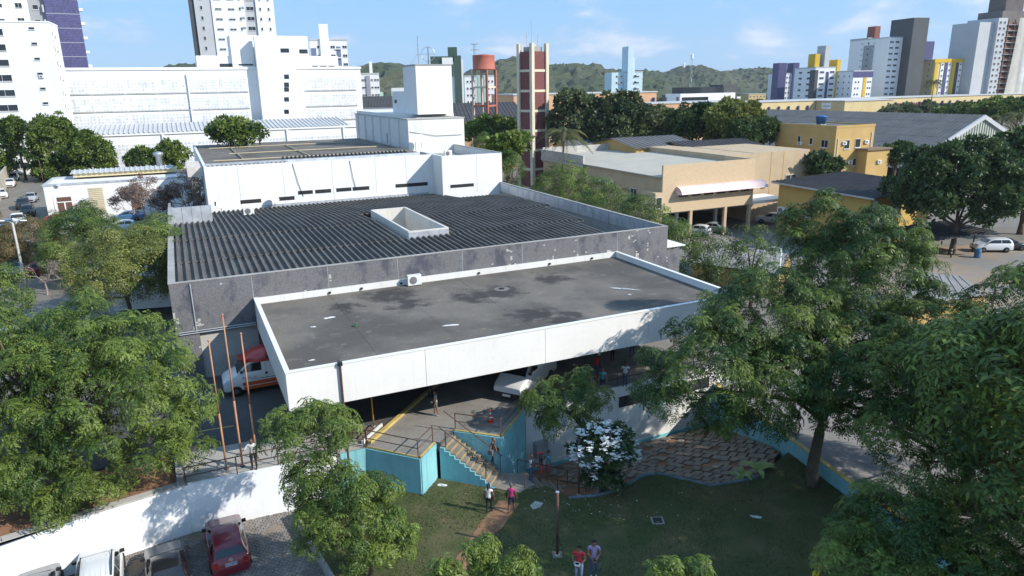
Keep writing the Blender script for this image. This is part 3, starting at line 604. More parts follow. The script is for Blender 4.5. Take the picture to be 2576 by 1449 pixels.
# ================================================================== city
def hit(A, ang, u, v):                          # distance along a horizontal line from A to the sight line of column u
    d = ray(u, v); dx, dy = math.cos(ang), math.sin(ang)
    den = dx * d.y - dy * d.x
    return (A.y * d.x - A.x * d.y) / den if abs(den) > 1e-9 else 5.0
WINM = {}
M_FRAME = mat('white_frame', (.6, .6, .6), .5)
def win_mesh(w, h, style):
    k = (round(w, 2), round(h, 2), style)
    if k in WINM: return WINM[k]
    b = MB(); f = .06 if style != 'slot' else .0
    if style == 'slot': b.box(-w / 2, w / 2, -.03, .02, 0, h, 1)
    else:
        b.box(-w / 2, -w / 2 + f, -.08, .02, 0, h, 0).box(w / 2 - f, w / 2, -.08, .02, 0, h, 0).box(-w / 2 + f, w / 2 - f, -.08, .02, 0, f, 0).box(-w / 2 + f, w / 2 - f, -.08, .02, h - f, h, 0)
        b.box(-w / 2 + f, w / 2 - f, -.03, .02, f, h - f, 1)
        if w > 1.3: b.box(-.03, .03, -.06, -.028, f, h - f, 0)
        b.box(-w / 2 - .06, w / 2 + .06, -.16, .02, -.09, 0, 0)
    WINM[k] = b.mesh('window', [M_FRAME, M_GLASS]); return WINM[k]
class Bld:
    """box building: local x along the right-hand face, y along the left-hand face, origin at the near corner"""
    def __init__(s, name, label, cat, A, rz, z0, group=None):
        s.o = thing(name, label, cat, (A.x, A.y, 0), rz, group); s.A = Vector((A.x, A.y, 0)); s.rz = rz; s.z0 = z0
    def box(s, name, x0, x1, y0, y1, z0, z1, m): return MB().box(x0, x1, y0, y1, z0, z1).build(name, m, s.o)
    def win(s, face, a, z, w, h, style='frame', y=0.0):
        me = win_mesh(w, h, style)
        if face == 'F': return link('window', me, s.o, (a, y, z), 0)
        return link('window', me, s.o, (y, a, z), R(-90))
    def grid(s, face, cols, w, h, zs, style='frame', y=0.0):
        for z in zs:
            for a in cols: s.win(face, a, z, w, h, style, y)
def near_corner(u_l, u_c, u_r, vtop, Y, rz, depth=None, width=None):
    A = PY(u_c, vtop, Y); w = width or abs(hit(A, rz, u_r, vtop)); d = depth or abs(hit(A, rz + R(90), u_l, vtop)); return A, w, d, A.z
def zrow(z0, dz, n): return [z0 + dz * i for i in range(n)]
M_W = mat('tower_white', (.76, .76, .75), .8, .05, .1, streak=.12, dirt=(.5, .5, .48))
M_PURP = gridmat('violet_tile', (.062, .058, .155), (.16, .16, .24), .4, .4, .05, .4, bump=0, rz=0)
M_GREY = mat('tower_grey', (.30, .31, .33), .8, .08, .1)
M_LGREY = mat('tower_light_grey', (.46, .47, .48), .8, .08, .1)
M_DGREY = mat('tower_charcoal', (.065, .07, .075), .6, .15, .1)
M_YELL = mat('tower_yellow', (.62, .40, .03), .8, .08, .2)
M_CREAM = mat('tower_cream', (.60, .50, .28), .8, .1, .2)
M_OCHRE = mat('ochre_wall', (.50, .335, .125), .85, .1, .4, streak=.25, dirt=(.3, .2, .09))
M_BEIGE = gridmat('beige_brick', (.56, .42, .265), (.48, .37, .24), .24, .12, .07, .7, bump=.1, var=.06)
M_PEACH = mat('peach_wall', (.56, .34, .20), .85, .08, .2, streak=.15, dirt=(.35, .22, .14))
M_SCHOOL = mat('school_yellow', (.58, .46, .24), .85, .08, .2, streak=.15, dirt=(.4, .3, .15))
M_DROOF = mat('dark_sheet_roof', (.052, .050, .052), .85, .25, .4, fine=.15, streak=0)
M_GROOF = mat('grey_sheet_roof', (.125, .122, .12), .88, .2, .35, fine=.12, spots=.4, dirt=(.08, .08, .08))
M_GBLK = gridmat('glass_blocks', (.58, .60, .645), (.74, .74, .73), .75, .75, .16, .3, patch=(.44, .45, .47), patch_amt=.5, bump=.3, var=.12)
M_GREEN = mat('dark_green_tile', (.05, .085, .065), .5, .12, .2)
M_MINT = mat('mint_paint', (.36, .52, .42), .8, .06, .2)
M_LBLUE = mat('pale_blue_paint', (.56, .70, .74), .8, .05, .2, streak=.12, dirt=(.35, .45, .5))
M_BRICKR = gridmat('maroon_brick', (.155, .045, .045), (.2, .1, .09), .25, .1, .1, .8, bump=.3, var=.25)
M_PIER = mat('cream_pier', (.62, .55, .42), .85, .08, .5, streak=.35, dirt=(.3, .25, .18))
M_SALM = mat('salmon_tank', (.42, .13, .085), .7, .12, .5, streak=.4, dirt=(.25, .1, .07))
AC_ME = MB().box(-.42, .42, -.3, 0, 0, .58).add([(.25 * math.cos(t * .5236) - .08, -.305, .29 + .22 * math.sin(t * .5236)) for t in range(12)], [tuple(range(11, -1, -1))], 1).mesh('air_conditioner', [mat('ac_white', (.68, .68, .66), .5, .08, 1), mat('ac_grille', (.16, .16, .17), .6)])
def ac(parent, loc, rz=0, s=1.0):
    o = link('air_conditioner', AC_ME, parent, loc, rz); o.scale = (s, s, s); return o
# --- left apartment block (white) and violet tower
A, w_, d_, zt = near_corner(-70, 121, 141, 57, 160, R(112), depth=30, width=10)
b = Bld('apartment_block', 'white apartment block with dark window slots at the left picture edge', 'apartment block', A, R(112), 0)
b.box('wall', 0, w_, 0, d_, 0, zt, M_W); b.box('roof_slab', -.1, w_ + .1, -.1, d_, zt + .003, zt + .3, M_W)
zs = zrow(5.2, 3.05, 10)
b.grid('L', [3.2], 1.1, .55, [z + 1.2 for z in zs]); b.grid('L', [10.2], 3.6, 1.35, zs); b.grid('L', [14.8], .8, .7, [z + .8 for z in zs[:4]]); b.grid('L', [17.8], 2.0, 1.3, zs[:5])
b.grid('F', [2.2, 5.4], 1.1, 1.1, zs)
for z in zs[3:]: ac(b.o, (1.6, 0, z - .8)); ac(b.o, (4.6, 0, z + .2))
ac(b.o, (0, 3.0, zs[6] + .6), R(-90))
A = PY(140, 170, 196)
b = Bld('violet_tower', 'tall violet and white apartment tower behind the white apartment block', 'tower', A, R(33), 0)
b.box('violet_wall', 0, 7.6, 0, 16, 0, 80, M_PURP); b.box('grey_wall', -3.6, -.01, 1.2, 16, 0, 80, M_GREY); b.box('white_wall', -13, -3.61, -1.4, 15, 0, 78, M_W); b.box('violet_fin', -16.2, -13.01, -1.0, 12, 0, 78, M_PURP)
zs = zrow(20.5, 3.55, 14)
b.grid('F', [-10.6], 3.2, .9, zs, 'frame', -1.4); b.grid('F', [-5.6], 1.5, 1.25, zs, 'frame', -1.4); b.grid('F', [-2.0], 1.3, 1.2, zs, 'frame', 1.2)
for z in zs:
    MB().box(7.6, 8.5, .2, 2.0, z, z + .7).build('balcony', M_W, b.o); MB().box(-.6, -.1, .3, 1.1, z - .6, z + 1.2).build('balcony', M_LGREY, b.o)
    MB().box(0, 7.6, -.01, 0, z - .9, z - .8).build('tile_joint', M_LGREY, b.o)
A = PY(548, 150, 232)
b = Bld('grey_white_tower', 'tall white tower with dark grey left flank behind the hospital', 'tower', A, R(20), 0)
b.box('grey_wall', -4.8, 0, 0.3, 16, 0, 88, M_LGREY); b.box('dark_wall', -6.4, -4.81, .8, 16, 0, 88, M_DGREY); b.box('white_wall', .01, 9.4, 0, 16, 0, 88, M_W); b.box('grey_bay', 9.41, 12.8, .5, 14, 0, 86, M_LGREY); b.box('white_wall', 12.81, 18.2, 0, 15, 0, 86, M_W)
zs = zrow(30.2, 2.92, 15)
b.grid('F', [1.9, 5.6], 1.9, .55, zs); b.grid('F', [8.1], .55, .9, zs); b.grid('F', [11.1], 2.2, 1.2, zs, 'frame', .5); b.grid('F', [14.1, 16.6], .6, .9, zs); b.grid('F', [-2.9], .7, 1.1, zs, 'frame', .3)
for z in zs[::1]: ac(b.o, (9.1, 0, z + .6))
# --- rear hospital block
VR = 166.0
rb_ = hospital_thing('rear_hospital_block', 'long white rear hospital block with rows of glass block panels', 'building')
def ru(x, y=200, v=VR): return HV(x, y, v)[0]
def rz_(x, y, v=VR): return HV(x, y, v)[1]
uL, uR = ru(135, 200), ru(908, 200); zt = rz_(300, 171); zband = rz_(300, 194)
MB().box(uL, uR, VR, VR + 14, 0, zt).build('wall', M_W, rb_)
MB().box(uL - .2, uR + .2, VR - .25, VR, zt - .5, zt + .1).build('cornice', M_W, rb_)
rowsz = [(rz_(300, 235), rz_(300, 202)), (rz_(300, 279), rz_(300, 246)), (rz_(300, 318), rz_(300, 290)), (rz_(300, 362), rz_(300, 330)), (rz_(300, 405), rz_(300, 374))]
cut0, cut1 = ru(640, 250), ru(742, 250); u = uL + .6; k = 0
PW = 7.0
panels = {}
while u < uR - PW:
    if u + PW < cut0 or u > cut1:
        for z0, z1 in rowsz:
            key = round(z0, 2)
            if key not in panels: panels[key] = MB().box(0, PW - .45, -.06, .06, z0, z1).mesh('glass_block_panel', M_GBLK)
            link('glass_block_panel', panels[key], rb_, (u, VR, 0))
        for z0, z1 in rowsz: MB().box(u - .1, u + PW - .3, VR - .28, VR - .004, z0 - .22, z0 - .02).build('sill', M_CONC_L, rb_)
        if k % 4 == 3: MB().box(u + PW - .4, u + PW - .05, VR - .5, VR - .002, 2, zband + .6).build('pilaster', M_W, rb_)
    u += PW; k += 1
ztw = rz_(700, 92, VR - 2.5)
MB().box(ru(648, 200), ru(742, 200), VR - 2.5, VR - .003, 0, ztw).build('stair_tower', M_W, rb_)
for y in (193, 213, 225, 250, 281):
    u0 = ru(722, y, VR - 2.5); z = rz_(722, y, VR - 2.5); MB().box(u0 - .7, u0 + .5, VR - 2.56, VR - 2.48, z - .55, z + .55).build('window', [M_GLASS], rb_)
for x, y in ((718, 127), (769, 128)):
    u0, z = HV(x, y, VR - 2.5 if x < 742 else VR); MB().box(u0 - 1.2, u0 + .9, VR - 2.56 if x < 742 else VR + 2.4, VR - 2.48 if x < 742 else VR + 2.52, z - .5, z + .5).build('window', M_GLASS, rb_)
MB().box(ru(640, 150, VR + 2.5), ru(778, 150, VR + 2.5), VR + 2.5, VR + 12, zt + .1, rz_(700, 90, VR + 2.5)).build('upper_wall', M_W, rb_)
MB().box(ru(584, 150, VR + 1), ru(640, 150, VR + 1), VR + 1, VR + 10, zt + .1, rz_(610, 88, VR + 1)).build('upper_wall', M_W, rb_)
MB().box(ru(494, 150, VR + 2), ru(584, 150, VR + 2) - .003, VR + 2, VR + 11, zt + .1, rz_(540, 140, VR + 2)).build('upper_wall', M_W, rb_)
MB().box(ru(778, 150, VR + 3), ru(850, 150, VR + 3), VR + 3, VR + 11, zt + .1, rz_(810, 141, VR + 3)).build('upper_wall', M_W, rb_)
for x0, x1, y0, y1 in ((552, 593, 160, 170), (600, 637, 161, 165), (785, 800, 165, 168), (805, 822, 165, 168), (826, 842, 165, 168)):
    v = VR + (2 if x0 < 590 else 1 if x0 < 700 else 3); MB().box(ru(x0, y0, v), ru(x1, y0, v), v - .06, v, rz_(x0, y1, v), rz_(x0, y0, v)).build('window', M_GLASS, rb_)
for x in (768, 1068, 1360):
    pass
# annex in front
an = hospital_thing('service_annex', 'long low white annex with sheet roof in front of rear block', 'building'); VA = 148.0
ua, ub = HV(188, 345, VA)[0], HV(900, 345, VA)[0]; za = HV(400, 338, VA)[1]
MB().box(ua, ub, VA, VA + 15, 0, za).build('wall', M_WHITE2, an); MB().box(ua, ub, VA - .3, VA + .4, za + .002, za + .35).build('parapet', M_WHITE2, an)
me = corr_mesh(VA + .5, VA + 15, za + .4, za + 1.9, 2, 1.0, m=M_LGREY); uu = ua
while uu < ub - 2: link('roof_sheet', me, an, (uu, 0, 0)); uu += 2
for i in range(11):
    u0 = ua + 4 + i * 6.8
    MB().box(u0, u0 + 6.0, VA - .06, VA - .001, .9, 3.6).build('glass_block_panel', M_GBLK, an); MB().box(u0, u0 + 6.0, VA - .06, VA - .001, 4.6, za - 1.9).build('glass_block_panel', M_GBLK, an)
    if i % 2 == 0: MB().box(u0 - .6, u0 - .2, VA - .4, VA - .002, .5, za).build('pilaster', M_W, an)
# --- small clinic building at the left street
A = G(125, 562); A2 = G(475, 545)
kq = w2h(A); VK = kq[1]; cl = hospital_thing('small_clinic', 'low white clinic with brown double door beside the parked cars', 'building')
u0 = HV(108, 470, VK)[0]; u1 = HV(474, 430, VK)[0]; zk = HV(110, 470, VK)[1]; zg = ground_z(A.x, A.y) - .4
MB().box(u0, u1, VK, VK + 10, zg, zk).build('wall', M_WHITE2, cl); MB().box(u0 + .3, u1 - .3, VK + .3, VK + 9.7, zk - .6, zk - .4).build('roof_slab', M_FLASH, cl)
for q in ((u0 - .05, u1 + .05, VK - .05, VK + .3), (u0 - .05, u0 + .3, VK + .303, VK + 9.7), (u1 - .3, u1 + .05, VK + .303, VK + 9.7), (u0 - .05, u1 + .05, VK + 9.703, VK + 10.05)):
    MB().box(*q, zk + .002, zk + .3).build('parapet', M_FLASH, cl)
da, dz = HV(142, 497, VK); db, dzb = HV(186, 537, VK)
dr = MB().box(da, db, VK - .05, VK - .002, dzb - .3, dz).build('door', mat('brown_door', (.13, .07, .045), .6), cl)
MB().box(da - .1, db + .1, VK - .08, VK - .052, dz - .75, dz - .62).build('transom', M_W, dr); MB().box((da + db) / 2 - .08, (da + db) / 2 + .08, VK - .08, VK - .052, dzb - .3, dz - .75).build('jamb', M_W, dr)
ga, gz = HV(220, 473, VK); gb, gzb = HV(268, 530, VK)
gp = MB().box(ga, gb, VK - .04, VK - .002, gzb, gz).build('vent_screen', mat('cream_screen', (.62, .55, .40), .8), cl)
nb = int((gz - gzb) / .26)
for i in range(nb): MB().box(ga + .1, gb - .1, VK - .07, VK - .041, gzb + i * .26 + .05, gzb + i * .26 + .15).build('vent_slat', mat('cream_slat', (.40, .34, .22), .8), gp)
ea, ez = HV(327, 487, VK); MB().box(ea, ea + 1.6, VK - .05, VK - .002, ez - 2.4, ez).build('door', mat('brown_door'  , (.1, .06, .04)), cl)
MB().box(HV(165, 440, VK)[0], u1 - 1.5, VK + 7.4, VK + 9.6, zk + .302, zk + .9).build('rear_room', M_CREAM, cl)
me = corr_mesh(VK + 7.0, VK + 9.9, zk + .92, zk + 1.2, 2, .7, m=M_LGREY, sc=.5); uu = HV(165, 440, VK)[0] - .3
while uu < u1 - 2.4: link('roof_sheet', me, cl, (uu, 0, 0)); uu += 1.4
vt = MB().lathe([(.45, zk), (.45, zk + 2.6), (.75, zk + 2.9), (.75, zk + 3.2), (.2, zk + 3.4)], 12).build('roof_vent', M_METAL, cl, True); vt.location = (HV(402, 420, VK + 9)[0], VK + 9.9, 0)
# left gate and shed at the street end
A = G(28, 403); B = G(150, 401); rzg = math.atan2(B.y - A.y, B.x - A.x)
gt = thing('metal_gate', 'faded sheet metal gates under a white shed roof at street end', 'gate', tuple(A), rzg); wg = (B - A).length
for i in range(2): MB().box(.4 + i * 4.2, 4.2 + i * 4.2, -.05, .05, .1, 4.6).build('gate_leaf', mat('faded_gate', (.42, .45, .43), .7, .15, .6, spots=.5, dirt=(.3, .25, .2)), gt)
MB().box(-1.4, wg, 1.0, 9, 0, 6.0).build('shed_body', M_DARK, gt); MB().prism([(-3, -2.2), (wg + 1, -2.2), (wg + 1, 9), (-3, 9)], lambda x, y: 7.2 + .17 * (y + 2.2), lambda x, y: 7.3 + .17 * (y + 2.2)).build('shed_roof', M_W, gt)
gw = thing('street_wall', 'weathered pale boundary wall overgrown with plants along the street', 'wall')
pa_ = [G(50, 418), G(18, 470), G(-25, 560), G(-90, 700)]
MB().wall([(q.x, q.y) for q in pa_], .3, 1.5, 7.0).build('wall_panel', mat('old_wall', (.45, .42, .34), .9, .25, .5, streak=.7, dirt=(.15, .14, .09)), gw)
# --- mid-distance blocks behind the hospital
def simple_tower(name, label, uc, ur, vt, Y, rz, depth, wallm, cols, w, h, z0, dz, n, extra=None, ul=None, lcols=None, cat='tower', z_base=-2):
    A, wd_, dd, zt = near_corner(ul if ul is not None else uc, uc, ur, vt, Y, rz, depth=depth)
    b = Bld(name, label, cat, A, rz, z_base); b.box('wall', 0, wd_, 0, dd, z_base, zt, wallm); b.box('roof_slab', -.15, wd_ + .15, -.15, dd + .15, zt + .003, zt + .5, M_LGREY)
    zs = [zt - 2.6 - dz * i for i in range(n)]
    b.grid('F', [c * wd_ for c in cols], w, h, zs)
    if lcols: b.grid('L', [c * dd for c in lcols], w, h, zs)
    if extra: extra(b, wd_, dd, zt, zs)
    return b
def ex1(b, w, d, zt, zs):
    b.box('lift_shaft', w * .28, w * .52, -.6, 5, 0, zt + 5.4, M_W); b.box('blue_bay', w * .02, w * .16, -.06, 0, zt - 26, zt - 2.5, mat('blue_panel', (.14, .18, .28), .6)); b.box('blue_bay', w * .7, w * .82, -.06, 0, zt - 26, zt - 2, MATS['blue_panel'])
    for z in zs: MB().box(w * .69, w * .83, -.5, -.062, z - .4, z - .1).build('balcony', M_W, b.o)
simple_tower('blue_panel_block', 'white block with blue balcony bays seen above the rear hospital', 778, 872, 102, 262, R(14), 14, M_W, [.22, .58, .64, .9, .96], .8, .9, 30, 2.95, 6, ex1)
def ex2(b, w, d, zt, zs): b.box('grey_core', w * .28, w * .5, -.4, 6, 0, zt - .5, M_GREY); b.box('lift_shaft', w * .5, w * .66, 1, 6, zt, zt + 5, M_W); b.box('green_wing', w * 1.001, w * 1.18, 1, 9, 0, zt - 7, M_MINT)
simple_tower('grey_core_block', 'white apartment block with grey core and mint side wing', 907, 953, 187, 300, R(10), 14, M_W, [.1, .2, .6, .78, .92], .9, .7, 0, 2.95, 10, ex2)
def ex3(b, w, d, zt, zs):
    b.box('green_top', -.25, w * .72, -.4, 10, zt - 4.5, zt + 2.4, M_GREEN); b.box('green_column', w * .76, w * 1.0, -.5, 8, 0, zt + 2.6, M_GREEN); b.box('white_band', w * .36, w * .72, -.95, -.41, zt - .4, zt + 1.9, M_W); b.box('green_shaft', w * .58, w * .88, 1, 7, zt + .5, zt + 5.5, M_GREEN); b.box('white_wall', w * 1.001, w * 1.06, -.3, 8, 0, zt + 1.2, M_W)
simple_tower('green_tower', 'dark green and white tower behind the penthouse', 1085, 1160, 160, 262, R(6), 14, M_W, [.4, .6], .8, .9, 0, 3.4, 8, ex3)
def ex4(b, w, d, zt, zs): b.box('mint_bay', w * .42, w * .5, -.2, 6, 0, zt + .2, M_MINT); b.box('mint_bay', w * .62, w * .7, -.2, 6, 0, zt + .2, M_MINT)
simple_tower('mint_striped_block', 'pale block with mint stripes behind the red water tank', 1168, 1246, 193, 330, R(8), 14, M_W, [.1, .2, .3, .56, .78, .9], .8, .9, 0, 2.95, 7, ex4)
def ex5(b, w, d, zt, zs):
    b.box('lift_shaft', w * .12, w * .42, -1.2, 9, 0, zt + 13.5, M_LBLUE); b.box('step_block', w * .42 + .01, w * .52, -.8, 9, 0, zt + 8, M_LBLUE); b.box('left_wing', -w * .68, -.01, 1.5, 14, 0, zt, M_LBLUE)
    for z in zs: MB().box(w * .52 + .02, w * .6, -1.4, -.01, z, z + 1.1).build('balcony', M_GLASS, b.o); b.win('F', -w * .12, z, .9, 1.1, 'frame', 1.5); b.win('F', -w * .4, z, .9, 1.0, 'frame', 1.5); ac(b.o, (-w * .22, 1.5, z), 0, 1.5)
simple_tower('pale_blue_block', 'pale blue stepped apartment block in front of the wooded hill', 1572, 1617, 182, 405, R(10), 14, M_LBLUE, [.72], 1.9, .7, 0, 3.3, 6, ex5)
# --- right-hand towers
def ex6(b, w, d, zt, zs):
    b.box('yellow_shaft', w * .05, w * .26, 2, 8, zt, zt + 7, M_YELL); b.box('grey_shaft', w * .42, w * .64, 1, 8, zt, zt + 11, M_LGREY); b.box('yellow_side', w * .93, w * 1.1, -.3, 9, 0, zt + 4, M_YELL); b.box('charcoal_bay', w * -.02, w * .12, -.4, 4, 0, zt - 1, M_DGREY); b.box('blue_recess', w * .5, w * .6, -.3, 4, 0, zt - 2, M_PURP)
simple_tower('yellow_shaft_block', 'white apartment block with yellow and grey roof shafts at right', 2052, 2108, 171, 380, R(12), 18, M_W, [.3, .76], 2.6, 1.0, 0, 2.95, 8, ex6, ul=2030, lcols=[.3, .7])
def ex7(b, w, d, zt, zs): b.box('violet_shaft', -1, w * .3, -1, 6, 0, zt + 6.2, M_PURP); b.box('violet_shaft', w * .62, w * .9, -1, 6, 0, zt + 6.2, M_PURP); b.box('cream_wing', w * .92, w * 1.35, 0, 8, 0, zt - 1, M_CREAM)
simple_tower('violet_shaft_block', 'pale block with two violet shafts left of the yellow shaft block', 1960, 2012, 186, 440, R(10), 12, M_W, [.4, .52], .9, 1.0, 0, 2.95, 6, ex7)
def ex8(b, w, d, zt, zs):
    b.box('yellow_bay', w * .55, w * .7, -.25, 1, 0, zt - 3, M_YELL); b.box('violet_band', -.2, w + .2, -.2, 0, zt - 2.8, zt, M_PURP)
simple_tower('low_violet_block', 'lower white and cream block with violet band and yellow stripe', 2148, 2196, 180, 370, R(12), 14, M_W, [.15, .3, .8, .92], .9, .9, 0, 2.95, 7, ex8, ul=2118, lcols=[.2, .5, .8])
def ex9(b, w, d, zt, zs):
    b.box('red_shaft', w * .5, w, -.8, 6, 0, zt + 7, mat('brick_red_paint', (.26, .09, .06), .8))
    for z in zs: MB().box(w * .34, w * .49, -1.6, -.01, z - .3, z + .6).build('balcony', M_W, b.o)
simple_tower('red_shaft_tower', 'beige tower with balconies and a brick red shaft', 2184, 2210, 97, 450, R(12), 16, M_CREAM, [.15], .8, .9, 0, 3.0, 9, ex9, ul=2157)
def ex10(b, w, d, zt, zs):
    b.box('grey_recess', -.06, 0, d * .35, d * .62, 0, zt - 3, M_GREY)
    for z in zs: ac(b.o, (-.06, d * .35, z), R(-90), 1.3); ac(b.o, (-.06, d * .66, z + .3), R(-90), 1.3); b.win('L', d * .5, z, 1.1, 1.3, 'frame', -.06)
    b.box('charcoal_slab', w * 1.01, w * 1.01 + 9.5, -6, 10, -2, zt + 9.5, M_DGREY)
simple_tower('white_slab_tower', 'white tower with charcoal slab beside it, tallest of right group', 2238, 2272, 95, 395, R(14), 30, M_W, [.2, .62], 2.4, .95, 0, 2.95, 11, ex10, ul=2188)
def ex11(b, w, d, zt, zs):
    for f, m in ((.02, M_YELL), (.2, M_W), (.32, M_PURP), (.42, M_W), (.56, M_YELL), (.66, M_DGREY), (.76, M_W), (.9, M_PURP)): b.box('colour_bay', w * f, w * (f + .1) - .05, -.3 - .1 * (f > .5), 0, 0, zt - 1.2, m)
    b.box('yellow_band', -.5, w + .3, -.55, .1, zt - 1.2, zt + .8, M_YELL); b.box('violet_shaft', -w * .18, w * .1, 4, 10, zt + .6, zt + 10, M_PURP)
    for z in zs:
        for c in (.25, .47, .81): b.win('F', c * w, z, .9, .9, 'frame', -.42)
simple_tower('yellow_striped_block', 'yellow, white and violet striped apartment block behind a palm', 2352, 2432, 152, 400, R(14), 22, M_CREAM, [], .9, 1.0, 0, 2.95, 8, ex11, ul=2310, lcols=[.15, .35, .6, .8])
def ex11b(b, w, d, zt, zs): b.box('yellow_edge', w * .8, w * 1.02, -.2, 3, 0, zt + .3, M_YELL)
simple_tower('narrow_striped_block', 'narrow white block with yellow edge behind the charcoal slab', 2306, 2318, 178, 420, R(14), 12, M_W, [.4], .9, .9, 0, 2.95, 7, ex11b)
# tower under construction, with scaffold net
A, w_, d_, zt = near_corner(2470, 2512, 2600, 40, 400, R(18), depth=18)
b = Bld('construction_tower', 'unfinished concrete tower with open floors and pale scaffold net', 'tower', A, R(18), -2)
b.box('finished_wall', -.02, 6.5, -.6, d_, -2, zt - 1, M_LGREY); b.box('left_flank', -10.5, -.03, 1.5, d_, -2, zt - 3, M_LGREY); b.box('core', 7, 26, 3.5, d_, -2, zt + 3, mat('raw_core', (.16, .14, .13), .9, .2, .2)); b.box('core_top', 9, 22, 4, 14, zt + 3, zt + 10, mat('brown_core', (.12, .10, .095), .9, .2, .3))
zs = [zt - 4 - 3.0 * i for i in range(19)]
b.grid('F', [1.6, 4.6], 1.5, 1.3, zs, 'frame', -.6)
for z in zs:
    MB().box(6.6, 27, -1.4, 3.5, z - .6, z - .25).build('floor_slab', M_CONC, b.o)
    for c in range(5): MB().box(7 + c * 4.6, 7.5 + c * 4.6, -1.0, -.5, z - .25, z + 2.39).build('column', mat('raw_brick', (.24, .12, .085), .9, .2, .5), b.o)
    MB().box(7.6, 14, -.2, -.05, z - .25, z + .9).build('brick_infill', MATS['raw_brick'], b.o)
net = MB(); k = 9
for i in range(k + 1):
    x = 13 + i * 1.75
    for j in range(13):
        t = j / 12; net.v.append((x - (1 - t) ** 0 * 0 - (t ** 2) * 2.2 + (.0 if i else t * -4.0), -2.2 - .5 * math.sin(i * 1.9) - t * 1.5, zt - 1 - t * (zt + 1)))
for i in range(k):
    for j in range(12): a = i * 13 + j; net.f.append((a, a + 1, a + 14, a + 13)); net.m.append(0)
net.build('scaffold_net', mat('net_cloth', (.62, .6, .54), .9, .15, .3, alpha=.72), b.o, True)
# --- long school building with violet fins
A = PY(1590, 268, 292); B_t = hit(A, TH, 2640, 240); sz = A.z
b = Bld('long_school', 'long low yellow school building with violet fins below the towers', 'school', A, TH, 0)
Ls = B_t; b.box('wall', 0, Ls, 0, 16, -1, sz, M_SCHOOL); b.box('roof_edge', -.3, Ls + .3, -.4, 16.3, sz + .003, sz + .45, M_LGREY)
b.box('window_band', Ls * .45, Ls * .995, -.05, 0, sz - 6.2, sz - 3.2, M_GLASS)
for i in range(46): MB().box(8 + i * (Ls - 12) / 46, 8.55 + i * (Ls - 12) / 46, -.9, -.051, sz - 8, sz - 2.0).build('violet_fin', M_PURP, b.o)
for i in range(4): MB().box(Ls * .55 + i * 5.1, Ls * .55 + i * 5.1 + 4.3, -.3, -.051, sz - 8, sz - 2.4).build('red_panel', mat('rose_panel', (.28, .09, .10), .7), b.o)
pb = MB().box(Ls * .36, Ls * .47, -16, -.4, -1, sz - .2).build('projecting_wing', M_SCHOOL, b.o)
M_SIGN = mat('sign_board', (.72, .74, .76), .6)
sg = MB().box(Ls * .36 - .06, Ls * .36 - .004, -8.8, -3.6, sz - 3.6, sz - .9).build('sign_board', M_SIGN, pb)
def text_obj(txt, size, parent, loc, rot, m, name='lettering'):
    c = bpy.data.curves.new(name, 'FONT'); c.body = txt; c.size = size; c.align_x = 'CENTER'; c.align_y = 'CENTER'; c.extrude = .004
    t = bpy.data.objects.new(name, c); COL.objects.link(t); me = bpy.data.meshes.new_from_object(t); bpy.data.objects.remove(t)
    me.materials.clear(); me.materials.append(m); o = link(name, me, parent, loc); o.rotation_euler = rot; return o
text_obj('Marista', 1.25, sg, (Ls * .36 - .07, -6.3, sz - 2.3), (R(90), 0, R(-90)), mat('sign_navy', (.04, .05, .14), .6))
MB().box(Ls * .36 - .5, Ls * .47 + .3, -16.4, 0, sz - .197, sz + .2).build('roof_edge', M_LGREY, pb)
# --- orange long hall and dark roofed sheds
A = PY(1292, 240, 238); b = Bld('orange_hall', 'long orange hall with violet fins behind the mango trees', 'school', A, TH, 0)
Lo = hit(A, TH, 1652, 232); sz = A.z
b.box('wall', 0, Lo, 0, 18, -1, sz, M_PEACH); b.box('roof_edge', -.3, Lo + .3, -.3, 18.3, sz + .003, sz + .4, M_LGREY); b.box('window_band', Lo * .62, Lo * .98, -.05, 0, sz - 5.2, sz - 3.4, M_GLASS)
for i in range(7): MB().box(Lo * .6 + i * 5.2, Lo * .6 + i * 5.2 + .6, -.8, -.06, sz - 5.4, sz - 1.8).build('violet_fin', M_PURP, b.o)
for i in range(4): b.win('F', 6 + i * 5.5, sz - 7.5, 1.5, 1.3)
A = PY(1640, 262, 232); b = Bld('peach_office', 'small peach block with flat roof between hall and school', 'school', A, TH, 0)
b.box('wall', 0, 34, 0, 12, -1, A.z, M_PEACH); b.box('roof_edge', -.3, 34.3, -.3, 12.3, A.z + .003, A.z + .4, M_LGREY); b.grid('F', [4, 9, 14, 19, 24, 29], 1.6, 1.2, [A.z - 3.5])
def shed(name, label, uc, ur, ve, Y, rz, depth, rise, wallm, roofm, over=.6, cat='building', n=None, ridge='x'):
    A = PY(uc, ve, Y); w = hit(A, rz, ur, ve); z = A.z; b = Bld(name, label, cat, A, rz, 0)
    b.box('wall', 0, w, 0, depth, -1, z, wallm)
    me1 = corr_mesh(-over, depth / 2, z - .05, z + rise, 2, 1.0, m=roofm, sc=.5); me2 = corr_mesh(depth / 2, depth + over, z + rise, z - .05, 2, 1.0, m=roofm, sc=.5)
    x = -over
    while x < w + over - 1: link('roof_sheet', me1, b.o, (x, 0, .02)); link('roof_sheet', me2, b.o, (x, 0, .02)); x += 2
    for q in (0, w - .02): MB().add([(q, 0, z), (q, depth, z), (q, depth / 2, z + rise)], [(0, 1, 2)]).build('gable', wallm, b.o)
    return b, w, z
shed('black_roof_shed', 'orange walled shed with wide black roof behind the red water tank', 1040, 1312, 309, 185, R(8), 44, 4.2, M_PEACH, M_DROOF)
shed('left_black_shed', 'dark roofed shed seen between rear block and penthouse', 905, 1005, 268, 240, R(8), 30, 3.0, M_W, M_DROOF)
